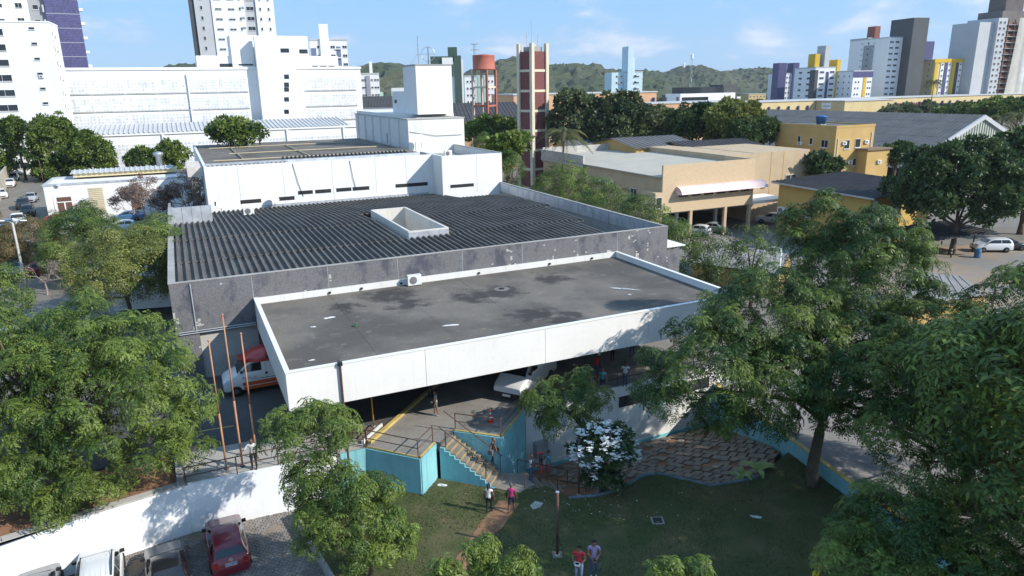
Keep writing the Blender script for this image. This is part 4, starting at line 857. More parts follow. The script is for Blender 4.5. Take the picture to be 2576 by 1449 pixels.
mg = PY(975, 262, 330); b = Bld('magenta_shop', 'low shop with magenta roof band behind the penthouse', 'shop', mg, R(5), 0); b.box('wall', -14, 16, 0, 10, 0, mg.z, mat('magenta_paint', (.42, .05, .22), .7)); b.box('white_room', 2, 12, 1, 9, mg.z, mg.z + 7, M_W)
# --- beige garage building with pink awning
VG = 42.33; bg_ = hospital_thing('beige_garage', 'beige brick building with pink awning above an open car port', 'building')
ug0, ug1 = 53.95, 69.65; zt = 10.35
M_BEW = mat('beige_plain', (.47, .36, .235), .85, .08, .5, streak=.2, dirt=(.33, .24, .14))
MB().box(ug0, ug1, VG, VG + .3, 4.0, zt).build('front_wall', M_BEIGE, bg_)
MB().box(ug0 + .02, ug0 + .3, VG + .303, VG + 34, -.2, 8.7).build('side_wall', M_BEW, bg_)
MB().box(ug0 - 1.1, ug0 - .01, VG, VG + 3.2, -.2, 6.8).build('corner_room', M_BEIGE, bg_)
MB().box(ug1 - .3, ug1, VG + .303, VG + 6.0, 4.0, zt).build('side_wall', M_BEIGE, bg_)
MB().box(ug0 + .3, ug1, VG + .3, VG + 12, 3.8, 3.998).build('first_floor', M_CONC, bg_)
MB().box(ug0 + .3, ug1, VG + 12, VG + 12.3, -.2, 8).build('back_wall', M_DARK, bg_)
for u in (58.9, 64.9, 69.3): MB().box(u - .22, u + .22, VG, VG + .42, 0, 3.995).build('column', M_BEW, bg_)
for u in (60.5, 67.6): MB().box(u - .2, u + .2, VG + 5, VG + 5.4, 0, 3.795).build('column', M_W, bg_)
MB().prism([(ug0 - .3, VG + .31), (ug1, VG + .31), (ug1 + 6, VG + 34), (ug0 - .3, VG + 34)], lambda x, y: 8.7 + .045 * (x - ug0), lambda x, y: 8.85 + .045 * (x - ug0)).build('roof', mat('pale_sheet_roof', (.43, .40, .335), .9, .08, .3, fine=.06), bg_)
MB().box(ug0 - .3, ug0 + .0, VG + 20, VG + 34.2, 8.3, 10.1).build('roof_parapet', M_CONC_L, bg_); MB().box(ug0 + .003, ug1 + 6, VG + 34.003, VG + 34.3, 8.0, 10.4).build('rear_parapet', M_CONC_L, bg_)
MB().box(ug1 + .003, 75, VG + 5.5, VG + 30, 3.0, zt).build('wing_wall', M_BEW, bg_); MB().box(75.01, 86.4, VG + 6, VG + 20, -.2, zt + .05).build('wing_wall', M_BEW, bg_)
for u in (78.5, 81): MB().box(u, u + .12, VG + 5.97, VG + 6.0, 2, zt).build('wall_joint', M_OCHRE, bg_)
MB().box(ug1 + .01, 77, VG + .5, VG + 5.4, 3.85, 4.25).build('port_slab', M_W, bg_)
wi = link('window', win_mesh(2.2, 1.1, 'frame'), bg_, (82.8, VG + 5.98, 5.6)); ac(bg_, (77.5, VG + 5.95, 5.2))
wi = link('window', win_mesh(1.0, 1.5, 'frame'), bg_, (ug0 - .55, VG - .005, 4.7))
for i in range(6): link('window', win_mesh(1.5, .75, 'slot'), bg_, (57.4 + i * 2.15, VG - .005, 5.95))
for i in range(4): ac(bg_, (ug0 - .02, VG + 12 + i * 1.2, 6.6), R(-90))
link('window', win_mesh(1.6, 1.8, 'frame'), bg_, (ug0 + .0, VG + 6.5, 4.8), R(-90))
aw = MB(); na = 8
M_PINK = mat('pink_awning', (.72, .55, .55), .6, .05, .5)
def aw_prof(t): a = t * R(80); return (-1.35 * math.sin(a) * .95, 1.15 * math.cos(a))
av = []
for seg in range(2):
    pass
pr = [aw_prof(i / na) for i in range(na + 1)]
for seg in range(4):
    ax0, ax1 = 56.2 + seg * 3.75, 56.2 + (seg + 1) * 3.75 - .03; m_ = MB()
    vs = [(ax0, VG + y, 6.25 + z) for y, z in pr] + [(ax1, VG + y, 6.25 + z) for y, z in pr]; k = na + 1
    m_.add(vs, [(i, i + 1, k + i + 1, k + i) for i in range(na)] + ([tuple(list(range(k)) + [])] if seg == 0 else []) + ([tuple(range(2 * k - 1, k - 1, -1))] if seg == 3 else []))
    if seg == 0: m_.add([(ax0, VG, 6.25), (ax0, VG, 7.4), (ax0, VG - 1.28, 6.45)], [(0, 1, 2)])
    m_.build('awning_sheet', M_PINK, bg_, True)
# dark roofs behind it
for i, (uc, ur, ve, Y, dp, lb) in enumerate(((1600, 1760, 372, 122, 14, 'low grey roofed shed behind the beige garage'), (1770, 1935, 384, 118, 16, 'low dark roofed shed right behind the beige garage'), (1430, 1505, 372, 140, 6, 'small lean-to with dark roof beside the coconut palm'))):
    shed('low_shed', lb, uc, ur, ve, Y, TH, dp, 1.2, M_OCHRE, (M_GROOF, M_DROOF, M_GROOF)[i])
# --- ochre two-storey building
A, w_, d_, zt = near_corner(1953, 2105, 2201, 322, 122, TH); b = Bld('ochre_house', 'flat roofed ochre two storey building with blue water tank', 'building', A, TH, 0)
b.box('wall', 0, w_, 0, d_, -.5, zt, M_OCHRE); b.box('roof_slab', .3, w_ - .3, .3, d_ - .3, zt + .002, zt + .12, M_GROOF)
for q in ((-.05, w_ + .05, -.05, .2), (-.05, .2, .203, d_), (w_ - .2, w_ + .05, .203, d_)): b.box('parapet', *q, zt + .003, zt + .35, M_OCHRE)
b.box('porch', w_ * .58, w_ + 1.6, -2.2, -.01, -.5, zt - 3.9, M_OCHRE); b.box('porch_roof', w_ * .55, w_ + 1.8, -2.5, -.01, zt - 3.897, zt - 3.6, mat('brown_slab', (.2, .14, .09), .9))
b.win('L', d_ * .16, zt - 3.4, 1.5, 1.3); b.win('L', d_ * .38, zt - 3.1, .7, 1.2); b.win('L', d_ * .58, zt - 3.0, .7, 1.3)
b.win('F', w_ * .3, zt - 3.6, 1.3, 1.5); b.win('F', w_ * .58, zt - 3.5, 1.3, 1.5); b.win('F', w_ * .56, zt - 6.6, 1.1, 1.3); ac(b.o, (w_ * .22, 0, zt - 2.9)); ac(b.o, (w_ * .8, 0, zt - 2.9)); ac(b.o, (w_ * .42, 0, zt - 6.2)); ac(b.o, (w_ * .9, -2.2, zt - 6.2)); ac(b.o, (0, d_ * .55, zt - 3.3), R(-90))
MB().tube([(w_ * .06, -.08, zt - 1.8), (w_ * .06, -.08, 0)], .09, 6).build('drain_pipe', M_W, b.o); MB().tube([(w_ * .93, -.08, zt - 1.0), (w_ * .93, -.08, zt - 3.6)], .09, 6).build('drain_pipe', M_W, b.o)
tk = MB().lathe([(.75, 0), (.95, 1.1), (1.0, 1.15), (.95, 1.25), (.5, 1.4), (.1, 1.45)], 14).build('water_tank', mat('tank_blue', (.03, .12, .30), .5), b.o, True); tk.location = (1.5, d_ * .35, zt + .5)
MB().box(.9, 2.1, d_ * .35 - .6, d_ * .35 + .6, zt + .1, zt + .5).build('tank_base', M_CONC, b.o)
# --- yellow two-storey building with wide dark mono-pitch roof
A = PY(2192, 494, 88); b = Bld('yellow_annex', 'mustard yellow building with wide dark sheet roof behind the right trees', 'building', A, R(34), 0); zt = A.z - .15
dd = hit(A, R(124), 1960, 470); ww = 15.0
M_MUST = mat('mustard_wall', (.50, .335, .10), .85, .08, .4, streak=.3, dirt=(.32, .22, .08))
slope = (zup(1955, 456, b.A + Vector((math.cos(R(124)), math.sin(R(124)), 0)) * dd) - A.z) / dd
MB().prism([(0, 0), (ww, 0), (ww, dd), (0, dd)], -.5, lambda x, y: zt + slope * y).build('wall', M_MUST, b.o)
me = corr_mesh(-1.0, dd + .8, zt + .1 - slope, zt + .1 + slope * (dd + .8), 2, .9, m=M_DROOF, sc=.5)
for i in range(10): link('roof_sheet', me, b.o, (-.9 + i * 1.8, 0, 0))
MB().prism([(-.9, -.9), (-.8, -.9), (-.8, dd + .7), (-.9, dd + .7)], lambda x, y: zt - .12 + slope * y, lambda x, y: zt + .1 + slope * y).build('verge_board', M_CONC_L, b.o)
b.win('F', 1.6, zt - 3.2, 1.3, 1.8); b.win('F', 6.6, zt - 3.0, 1.7, 1.8); b.win('L', dd * .62, zt - 3.6, 1.2, 1.2)
for x in (.5, 4.9): MB().box(x, x + .35, -.5, -.01, 0, zt - .4).build('white_pilaster', M_LGREY, b.o)
for z in (zt - 3.0, zt - 3.8): ac(b.o, (3.3, 0, z), 0, 1.4)
ac(b.o, (0, dd * .93, zt - 3.6), R(-90), 1.5)
# --- big sports hall
A = Vector((77, 140, 3.8)); b = Bld('sports_hall', 'large grey gabled sports hall with slatted gable end', 'hall', A, TH, 0)
HWd, DP, ZE, ZR = 22.6, 60, 3.8, 13.3
me = corr_mesh(0, DP, 0, 0, 2, 1.0, m=M_GROOF, sc=.35)
nseg = 4; slopeL = math.hypot(HWd, ZR - ZE); ang_ = math.atan2(ZR - ZE, HWd)
sheetm = {}
for r_ in range(7):      # sheets run down the slope, in courses
    a0, a1 = r_ / 7, (r_ + 1) / 7 + .01
    pr = [(0, 0), (.5, .07), (1.0, 0), (1.5, .07), (2.0, 0)]; mbs = MB(); k = len(pr)
    mbs.v = [(a0 * HWd, y, ZE + a0 * (ZR - ZE) + z + .03) for y, z in pr] + [(a1 * HWd, y, ZE + a1 * (ZR - ZE) + z) for y, z in pr]
    mbs.f = [(i, k + i, k + i + 1, i + 1) for i in range(k - 1)]; mbs.m = [0] * (k - 1); sheetm[r_] = mbs.mesh('roof_sheet', M_GROOF)
    for j in range(30): link('roof_sheet', sheetm[r_], b.o, (0, j * 2.0 - .5, random.uniform(0, .02)))
MB().prism([(HWd, -.5), (2 * HWd, -.5), (2 * HWd, 59.5), (HWd, 59.5)], lambda x, y: ZR - .1 - (x - HWd) / HWd * (ZR - ZE), lambda x, y: ZR - (x - HWd) / HWd * (ZR - ZE)).build('far_roof', M_GROOF, b.o)
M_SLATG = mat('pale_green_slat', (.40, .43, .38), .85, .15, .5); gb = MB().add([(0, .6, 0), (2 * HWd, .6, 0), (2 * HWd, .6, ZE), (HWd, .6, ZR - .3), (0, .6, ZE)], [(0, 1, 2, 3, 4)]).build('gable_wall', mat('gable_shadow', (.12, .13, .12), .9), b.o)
for i in range(56):
    x = .5 + i * .8; z1 = ZE + (ZR - ZE) * (1 - abs(x - HWd) / HWd) - .7
    MB().box(x, x + .42, -.1, .55, .5, z1).build('gable_slat', M_SLATG, b.o)
for s_ in (0, 1):
    x0, x1 = (0, HWd) if s_ == 0 else (HWd + .01, 2 * HWd)
    z0, z1 = (ZE, ZR) if s_ == 0 else (ZR, ZE)
    MB().add([(x0, -.55, z0 - .75), (x1, -.55, z1 - .75), (x1, -.55, z1 + .12), (x0, -.55, z0 + .12), (x0, -.1, z0 - .75), (x1, -.1, z1 - .75), (x1, -.1, z1 + .12), (x0, -.1, z0 + .12)], [(0, 1, 2, 3), (7, 6, 5, 4), (3, 2, 6, 7), (0, 4, 5, 1), (0, 3, 7, 4), (1, 5, 6, 2)]).build('barge_board', M_LGREY, b.o)
for z in (ZE, 8.5): MB().box(HWd * (z - ZE) / (ZR - ZE) + .5, 2 * HWd - HWd * (z - ZE) / (ZR - ZE) - .5, -.3, -.101, z - .3, z).build('tie_beam', M_SLATG, b.o)
# --- brick tower
p0 = PY(1342, 388, 150); zb = 0; zt = zup(1342, 130, p0); bt = thing('brick_water_tower', 'square maroon brick tower with cream corner piers and bands', 'tower', (p0.x, p0.y, 0), R(40)); hw = 1.95
nb = 6; hh = (zt - zb) / nb
for i in range(nb + 2):
    z0 = zt - (i + 1) * hh * .86; 
    if z0 < -2: break
    MB().box(-hw, hw, -hw, hw, z0 + .5, z0 + hh * .86 - .02).build('brick_panel', M_BRICKR, bt); MB().box(-hw - .1, hw + .1, -hw - .1, hw + .1, z0, z0 + .48).build('cream_band', M_PIER, bt)
for sx in (-1, 1):
    for sy in (-1, 1): MB().box(sx * hw - .36, sx * hw + .36, sy * hw - .36, sy * hw + .36, zb - 1, zt + 1.5).build('pier', M_PIER, bt)
MB().box(-1.3, 1.3, -1.3, 1.3, zt, zt + .9).build('cap', M_CONC, bt)
for x, y, h in ((-.6, -.4, 5.2), (-1.6, 0, 2.8), (1.6, .2, 2.6)): MB().tube([(x, y, zt), (x, y, zt + .9 + h)], .05, 5).build('antenna', M_METAL, bt)
# --- red water tank on legs
p0 = PY(1222, 358, 165); wt = thing('water_tank_tower', 'salmon red cylindrical water tank on a tall concrete frame', 'water tower', (p0.x, p0.y, 0), R(-30))
z1 = zup(1222, 176, p0); z2 = zup(1222, 139, p0); rt = 2.45
MB().lathe([(rt, z1), (rt + .05, z1 + .2), (rt, z1 + .25), (rt, z2 - .2), (rt + .08, z2), (.3, z2 + .25)], 24).build('tank', M_SALM, wt, True)
hw = 1.85
for sx in (-1, 1):
    for sy in (-1, 1): MB().box(sx * hw - .22, sx * hw + .22, sy * hw - .22, sy * hw + .22, -1, z1).build('leg', M_SALM if sx > 0 else mat('worn_leg', (.5, .4, .36), .85, .2, .5, streak=.6, dirt=(.35, .12, .08)), wt)
for i in range(6):
    z = z1 - 3.9 - i * 4.0
    if z < 0: break
    m_ = M_SALM if i % 2 else M_PIER
    for s_ in (-1, 1): MB().box(-hw + .23, hw - .23, s_ * hw - .14, s_ * hw + .14, z, z + .4).build('tie_beam', m_, wt); MB().box(s_ * hw - .14, s_ * hw + .14, -hw + .23, hw - .23, z + .003, z + .397).build('tie_beam', m_, wt)
ld = MB()
for s_ in (-.25, .25): ld.tube([(-hw - .5 + 0, s_, 0), (-hw - .5, s_, z2 + 2.5)], .04, 4)
for i in range(int(z2 * 1.6)): ld.tube([(-hw - .5, -.25, i * .65), (-hw - .5, .25, i * .65)], .03, 4)
ld.build('ladder', M_RUST, wt)
for z in (z2 + 1.2, z2 + 2.4): MB().box(-hw - 1.2, -hw + .6, -.6, .6, z, z + .06).build('ladder_cage', M_METAL, wt)
# --- masts
for uu, vt, Y, lb, r_ in ((1718, 160, 600, 'shorter red and white lattice mast below the hills', .5), (1737, 137, 560, 'taller pale lattice mast with antennas below the hills', .6)):
    p = PY(uu, 222, Y); z = zup(uu, vt, p); ms = thing('radio_mast', lb, 'mast', (p.x, p.y, 0), .4); lat = MB()
    for a in range(3): t = a * 2.094; lat.tube([(r_ * 2.2 * math.cos(t), r_ * 2.2 * math.sin(t), -1), (r_ * math.cos(t), r_ * math.sin(t), z)], .12, 4)
    for i in range(int(z / 2)):
        t0, t1 = (i % 3) * 2.094, ((i + 1) % 3) * 2.094; q = r_ * (2.2 - 1.2 * i * 2 / z); lat.tube([(q * math.cos(t0), q * math.sin(t0), i * 2), (q * math.cos(t1), q * math.sin(t1), i * 2 + 2)], .07, 4)
    lat.build('lattice', mat('mast_red_white', (.45, .25, .22), .6, .6, .18) if r_ < .55 else M_METAL, ms); MB().lathe([(1.0, z - 3), (1.0, z), (.3, z + .5)], 8).build('antenna_head', M_W, ms)
# antennas on the penthouse tower
for uu, vt, h, lb, ring in ((1053, 90, 0, 'thin lattice antenna on the white penthouse tower', 0), (1078, 118, 0, 'ring shaped antenna on the white penthouse tower', 1)):
    un = HV(uu, 160, 70)[0]; p = h2w(un, 70, 23.9); z = zup(uu, vt, p); an_ = thing('roof_antenna', lb, 'antenna', tuple(p)); h = z - 23.9
    MB().tube([(0, 0, 0), (0, 0, h)], .06, 5).build('mast', M_RUST if ring else M_METAL, an_)
    if ring: MB().tube([(1.0 * math.cos(t * .3307), 0, h - 1.0 + 1.0 * math.sin(t * .3307)) for t in range(20)], .04, 4, cap=False).build('ring', M_METAL, an_); MB().tube([(-1.6, 0, h - 1), (1.2, 0, h - 1)], .03, 4).build('cross_bar', M_METAL, an_)
    else:
        for t in (0.5, 2.6, 4.7): MB().tube([(0, 0, h * .4), (1.6 * math.cos(t), 1.6 * math.sin(t), 0)], .02, 4).build('guy_wire', M_METAL, an_)
# --- far houses below the hills
ZONES = [(1020, 'left of the white penthouse tower'), (1310, 'between penthouse tower and brick tower'), (1450, 'just right of the brick tower'), (1525, 'left of the pale blue block'), (1640, 'around the pale blue block'), (1730, 'near the two radio masts'), (1850, 'around the glass front office'), (1960, 'left of the violet shafts'), (2130, 'below the yellow shaft block'), (2250, 'below the white slab tower'), (2360, 'below the charcoal slab'), (2450, 'below the yellow striped block'), (9999, 'below the construction tower')]
ORD = ['first', 'second', 'third', 'fourth', 'fifth', 'sixth', 'seventh', 'eighth', 'ninth', 'tenth', 'eleventh', 'twelfth', 'thirteenth']; ZC_ = {}
def zone_label(kind, u):
    z = next(q for lim, q in ZONES if u < lim); k = ZC_.get((kind, z), 0); ZC_[(kind, z)] = k + 1
    return '%s small far %s from the left %s' % (ORD[min(k, 12)], kind, z)
rh = random.Random(21); fl_c = [M_W, M_CREAM, M_W, M_LGREY, mat('far_ochre', (.5, .36, .15)), M_W, mat('far_terracotta', (.36, .16, .09)), M_LBLUE]
for i, uu in enumerate(sorted([rh.uniform(1250, 2560) for _ in range(52)] + [rh.uniform(905, 1010) for _ in range(5)])):
    Y = rh.uniform(420, 780); x = ray(uu, 225).x / ray(uu, 225).y * Y
    w, d, h = rh.uniform(8, 20), rh.uniform(8, 14), rh.choice([6, 7, 8, 10, 12])
    o = thing('far_house', zone_label('house', uu), 'house', (x, Y, 0), R(rh.uniform(-25, 40)), 'small far houses below the hills'); m = rh.choice(fl_c)
    MB().box(0, w, 0, d, -1, h).build('wall', m, o); MB().box(-.3, w + .3, -.3, d + .3, h + .01, h + .4).build('roof', rh.choice([M_LGREY, MATS['far_terracotta'], M_W]), o)
    for k in range(int(w / 3.2)): link('window', win_mesh(1.4, 1.2, 'frame'), o, (1.7 + k * 3.2, 0, h - 2.4))
A = PY(1712, 236, 420); b = Bld('glass_front_office', 'white office with dark glass band right of the peach block', 'office', A, TH, 0); w_ = hit(A, TH, 1850, 233)
b.box('wall', 0, w_, 0, 14, -1, A.z, M_W); b.box('glass_storey', 3, w_ * .8, 1, 12, A.z, A.z + 3.5, M_GLASS); b.box('glass_band', 1, w_ * .5, -.06, 0, A.z - 6.5, A.z - 2, M_GLASS); b.box('dark_block', w_ * .8, w_ * 1.08, 2, 14, 0, A.z + 4.5, M_DGREY)
for uu, h, w, lb in ((2436, 50, 14, 'second of the tiny hazy skyline towers beside the construction tower'), (2443, 58, 16, 'tallest of the tiny hazy skyline towers beside the construction tower'), (2428, 38, 20, 'widest and leftmost of the tiny hazy skyline towers'), (2449, 40, 14, 'rightmost of the tiny hazy skyline towers')):
    Y = 1500; x = ray(uu, 210).x / ray(uu, 210).y * Y; t_ = thing('skyline_tower', lb, 'tower', (x, Y, 0), .3, 'hazy far skyline towers'); MB().box(-w / 2, w / 2, 0, w, 0, h).build('wall', M_LGREY, t_); MB().box(-w / 4, w / 4, 2, w - 2, h, h + 5).build('roof_room', M_LGREY, t_)
# --- hills
def noise2(x, y, s=0):
    return (math.sin(x * .0131 + s) * math.cos(y * .0117 - s) + .6 * math.sin(x * .031 + y * .023 + 2 * s) + .35 * math.sin(x * .07 - y * .055 + s)) / 1.95
M_HILL = two_tone('hill_forest', (0.040, 0.058, 0.026), (0.075, 0.08, 0.045), .012, .4, .65, fine=0, bump=0, third=(.11, .09, .065), tscale=.02)
def hill(name, prof, Y, depth, seed):
    rgn = np.random.default_rng(seed); us = [q[0] for q in prof]; X = []; Z = []
    for a, b in prof: p = PY(a, b, Y); X.append(p.x); Z.append(p.z)
    nx = int((X[-1] - X[0]) / 7); ny = int(depth / 8); mb = MB(); xs = np.linspace(X[0], X[-1], nx + 1); zr = np.interp(xs, X, Z)
    for i in range(nx + 1):
        for j in range(ny + 1):
            t = j / ny; f = math.sin(min(1, t / .72) * math.pi / 2) ** 1.3 if t < .72 else 1 - .6 * ((t - .72) / .28) ** 2
            y = Y + depth * (t - .72); z = zr[i] * f * (1 + .12 * noise2(xs[i], y, seed) * (1 - abs(t - .72))) + (rgn.normal() * 2.1 if 0 < j < ny else 0)
            mb.v.append((xs[i] + rgn.normal() * 1.5, y + rgn.normal() * 2, z - 2))
    for i in range(nx):
        for j in range(ny): a = i * (ny + 1) + j; mb.f.append((a, a + ny + 1, a + ny + 2, a + 1)); mb.m.append(0)
    struct(name, mb, M_HILL)
hill('hill', [(380, 225), (430, 168), (470, 152), (520, 150), (600, 175), (700, 215)], 900, 300, 1)
hill('hill', [(830, 225), (870, 190), (910, 172), (960, 162), (1010, 160), (1060, 175), (1110, 195), (1170, 182), (1200, 165), (1240, 150), (1290, 141), (1335, 148), (1380, 163), (1440, 157), (1490, 163), (1530, 178), (1580, 186), (1640, 205), (1700, 225)], 1000, 420, 2)
hill('hill', [(1420, 225), (1500, 190), (1560, 175), (1620, 178), (1665, 184), (1700, 170), (1735, 165), (1790, 185), (1850, 174), (1910, 170), (1960, 176), (2040, 190), (2140, 205), (2300, 215)], 1500, 600, 3)
# ================================================================== vegetation
def leafmat(name, a, b, trans=.3, rough=.5):
    m = bpy.data.materials.new(name); m.use_nodes = True; t = m.node_tree; L = t.links.new; p = t.nodes['Principled BSDF']
    at = N(t, 'ShaderNodeAttribute', attribute_name='tint'); mx = N(t, 'ShaderNodeMixRGB'); sp = N(t, 'ShaderNodeSeparateColor'); L(at.outputs['Color'], sp.inputs[0])
    L(sp.outputs[0], mx.inputs[0]); mx.inputs[1].default_value = (*a, 1); mx.inputs[2].default_value = (*b, 1)
    vm = N(t, 'ShaderNodeVectorMath', operation='SCALE'); L(mx.outputs[0], vm.inputs[0]); ml = N(t, 'ShaderNodeMath', operation='MULTIPLY'); L(sp.outputs[1], ml.inputs[0]); ml.inputs[1].default_value = 2.0; L(ml.outputs[0], vm.inputs['Scale'])
    L(vm.outputs[0], p.inputs['Base Color']); p.inputs['Roughness'].default_value = rough; p.inputs['Specular IOR Level'].default_value = .35
    tr = N(t, 'ShaderNodeBsdfTranslucent'); L(vm.outputs[0], tr.inputs['Color']); ms = N(t, 'ShaderNodeMixShader'); ms.inputs[0].default_value = trans
    L(p.outputs[0], ms.inputs[1]); L(tr.outputs[0], ms.inputs[2]); L(ms.outputs[0], t.nodes['Material Output'].inputs['Surface']); return m
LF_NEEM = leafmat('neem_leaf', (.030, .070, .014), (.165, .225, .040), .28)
LF_DARK = leafmat('dark_leaf', (.022, .055, .018), (.095, .145, .045))
LF_MANGO = leafmat('mango_leaf', (.040, .068, .028), (.165, .190, .082), .2)
LF_OLIVE = leafmat('olive_leaf', (.085, .115, .025), (.28, .29, .075))
LF_RED = leafmat('reddish_leaf', (.07, .095, .03), (.27, .17, .08))
LF_PALM = leafmat('palm_leaf', (.045, .06, .015), (.16, .15, .05))
LF_GLOSS = leafmat('glossy_leaf', (.016, .042, .014), (.06, .11, .03), .15, .35)
NR = np.random.default_rng(11)
def tmpl_neem(nleaf, pairs, seed):
    r = np.random.default_rng(seed); Q = []
    for i in range(nleaf):
        az = 2 * math.pi * (i + r.uniform(-.3, .3)) / nleaf; el = r.uniform(.15, .95); Ln = r.uniform(.75, 1.1); dr = r.uniform(.75, 1.25)
        d = np.array([math.cos(az), math.sin(az), 0]); sd = np.array([-math.sin(az), math.cos(az), 0])
        def pt(t): return d * (t * Ln * math.cos(el * .7)) + np.array([0, 0, 1]) * (Ln * (math.sin(el) * t - dr * t * t * .8) + .18)
        for k in range(pairs + 1):
            t = .22 + .78 * k / pairs; b = pt(t); tg = pt(t + .02) - pt(t - .02); tg /= np.linalg.norm(tg)
            ll = Ln * .40 * (1 - .35 * abs(t - .55)); w = ll * .17
            for s in ((-1, 1) if k < pairs else (0,)):
                dd = tg * .62 + sd * .72 * s + np.array([0, 0, -.30 + r.uniform(-.15, .15)]); dd /= np.linalg.norm(dd)
                ss = np.cross(dd, np.array([0, 0, 1.0])); ss /= (np.linalg.norm(ss) + 1e-6); ss = ss + np.array([0, 0, r.uniform(-.5, .5)])
                Q.append([b, b + dd * ll * .45 + ss * w, b + dd * ll, b + dd * ll * .45 - ss * w])
    return np.array(Q)
def tmpl_simple(n, ls, ws, seed, up=.35, rad=.6):
    r = np.random.default_rng(seed); Q = []
    for i in range(n):
        p = r.normal(size=3); p /= np.linalg.norm(p); p[2] = abs(p[2]) * .8 - .15; p = p * r.uniform(.35, 1.0) * rad
        dd = p / (np.linalg.norm(p) + 1e-6) + r.normal(size=3) * .55 + np.array([0, 0, -.15]); dd /= np.linalg.norm(dd)
        nn = p / (np.linalg.norm(p) + 1e-6) * .6 + np.array([0, 0, up]) + r.normal(size=3) * .45; ss = np.cross(dd, nn); ss /= (np.linalg.norm(ss) + 1e-6)
        l = ls * r.uniform(.7, 1.3); w = ws * r.uniform(.7, 1.3); Q.append([p, p + dd * l * .45 + ss * w, p + dd * l, p + dd * l * .45 - ss * w])
    return np.array(Q)
TMX = [tmpl_neem(7, 4, s) for s in range(4)] + [tmpl_neem(5, 5, 31), tmpl_neem(9, 3, 32)]
TM = dict(neem=TMX, mid=[tmpl_neem(7, 2, s + 20) for s in range(4)], simple=[tmpl_simple(24, .55, .16, s) for s in range(4)], blob=[tmpl_simple(22, .62, .24, s + 9) for s in range(4)], sparse=[tmpl_simple(7, .4, .12, s + 40) for s in range(3)])
def quads_mesh(name, V, tint, m):               # V (n,4,3), tint (n,3)
    n = len(V); me = bpy.data.meshes.new(name); me.vertices.add(n * 4); me.vertices.foreach_set('co', V.reshape(-1).astype(np.float32))
    me.loops.add(n * 4); me.loops.foreach_set('vertex_index', np.arange(n * 4, dtype=np.int32)); me.polygons.add(n)
    me.polygons.foreach_set('loop_start', np.arange(0, n * 4, 4, dtype=np.int32)); me.materials.append(m)
    a = me.color_attributes.new('tint', 'FLOAT_COLOR', 'POINT'); c = np.ones((n * 4, 4), np.float32); c[:, :3] = np.repeat(tint, 4, axis=0); a.data.foreach_set('color', c.reshape(-1))
    me.update(); me.validate(); return me
def frames(nrm, rng):                           # rotation matrices with z along nrm and random spin
    z = nrm / np.linalg.norm(nrm, axis=1, keepdims=True); h = np.where(np.abs(z[:, 2:3]) < .95, np.array([[0, 0, 1.0]]), np.array([[1.0, 0, 0]])); x = np.cross(h, z); x /= np.linalg.norm(x, axis=1, keepdims=True); y = np.cross(z, x)
    t = rng.uniform(0, 6.283, len(z)); c, s = np.cos(t)[:, None], np.sin(t)[:, None]; return np.stack([x * c + y * s, -x * s + y * c, z], axis=2)
def crown_points(ells, lobe_r, dens, rng, flat=.8, low=-.45, fill=.12):
    C, Nn, Lb, base = [], [], [], 0; lobes = []
    ells = [(a, b_, c, max(lobe_r * .6, p - lobe_r * .5), max(lobe_r * .6, q - lobe_r * .5), max(lobe_r * .6, r_ - lobe_r * .5)) for a, b_, c, p, q, r_ in ells]
    for (cx, cy, cz, rx, ry, rz) in ells:
        area = 4 * math.pi * ((rx * ry) ** 1.6 / 3 + (rx * rz) ** 1.6 / 3 + (ry * rz) ** 1.6 / 3) ** (1 / 1.6); nl = max(5, int(area / (lobe_r ** 2 * 2.2)))
        for i in range(nl):
            zz = 1 - (1 - low) * (i + .5) / nl; ph = i * 2.39996 + rng.uniform(-.4, .4); rr = math.sqrt(max(0, 1 - zz * zz)); k = rng.uniform(.66, 1.12) if rng.random() > .09 else rng.uniform(1.12, 1.28)
            d = np.array([rr * math.cos(ph), rr * math.sin(ph), zz]); p = np.array([cx, cy, cz]) + d * np.array([rx, ry, rz]) * k
            inside = any(((p[0] - e[0]) / e[3]) ** 2 + ((p[1] - e[1]) / e[4]) ** 2 + ((p[2] - e[2]) / e[5]) ** 2 < .5 for e in ells if e[0] != cx or e[2] != cz)
            if inside and rng.random() < .95: continue
            lobes.append((p, d, lobe_r * rng.uniform(.55, 1.3) * (.6 if k > 1.12 else 1)))
        nf = int(nl * fill * 3)
        for i in range(nf):
            d = rng.normal(size=3); d /= np.linalg.norm(d); C.append(np.array([cx, cy, cz]) + d * np.array([rx, ry, rz]) * rng.uniform(.3, .75)); Nn.append(d + np.array([0, 0, .6])); Lb.append(-1)
    for li, (p, d, r) in enumerate(lobes):
        n = max(4, int(dens * 4 * math.pi * r * r * .62))
        for i in range(n):
            q = rng.normal(size=3); q /= np.linalg.norm(q); q = q + d * .55 + np.array([0, 0, .25]); q /= np.linalg.norm(q)
            C.append(p + q * r * rng.uniform(.7, 1.05) * np.array([1, 1, flat])); Nn.append(q * .75 + np.array([0, 0, .75])); Lb.append(li)
    C, Nn, Lb = np.array(C), np.array(Nn), np.array(Lb); keep = np.ones(len(C), bool)
    for e in ells: keep &= (Lb < 0) | (((C[:, 0] - e[0]) / e[3]) ** 2 + ((C[:, 1] - e[1]) / e[4]) ** 2 + ((C[:, 2] - e[2]) / e[5]) ** 2 > .42)
    return C[keep], Nn[keep], Lb[keep], lobes
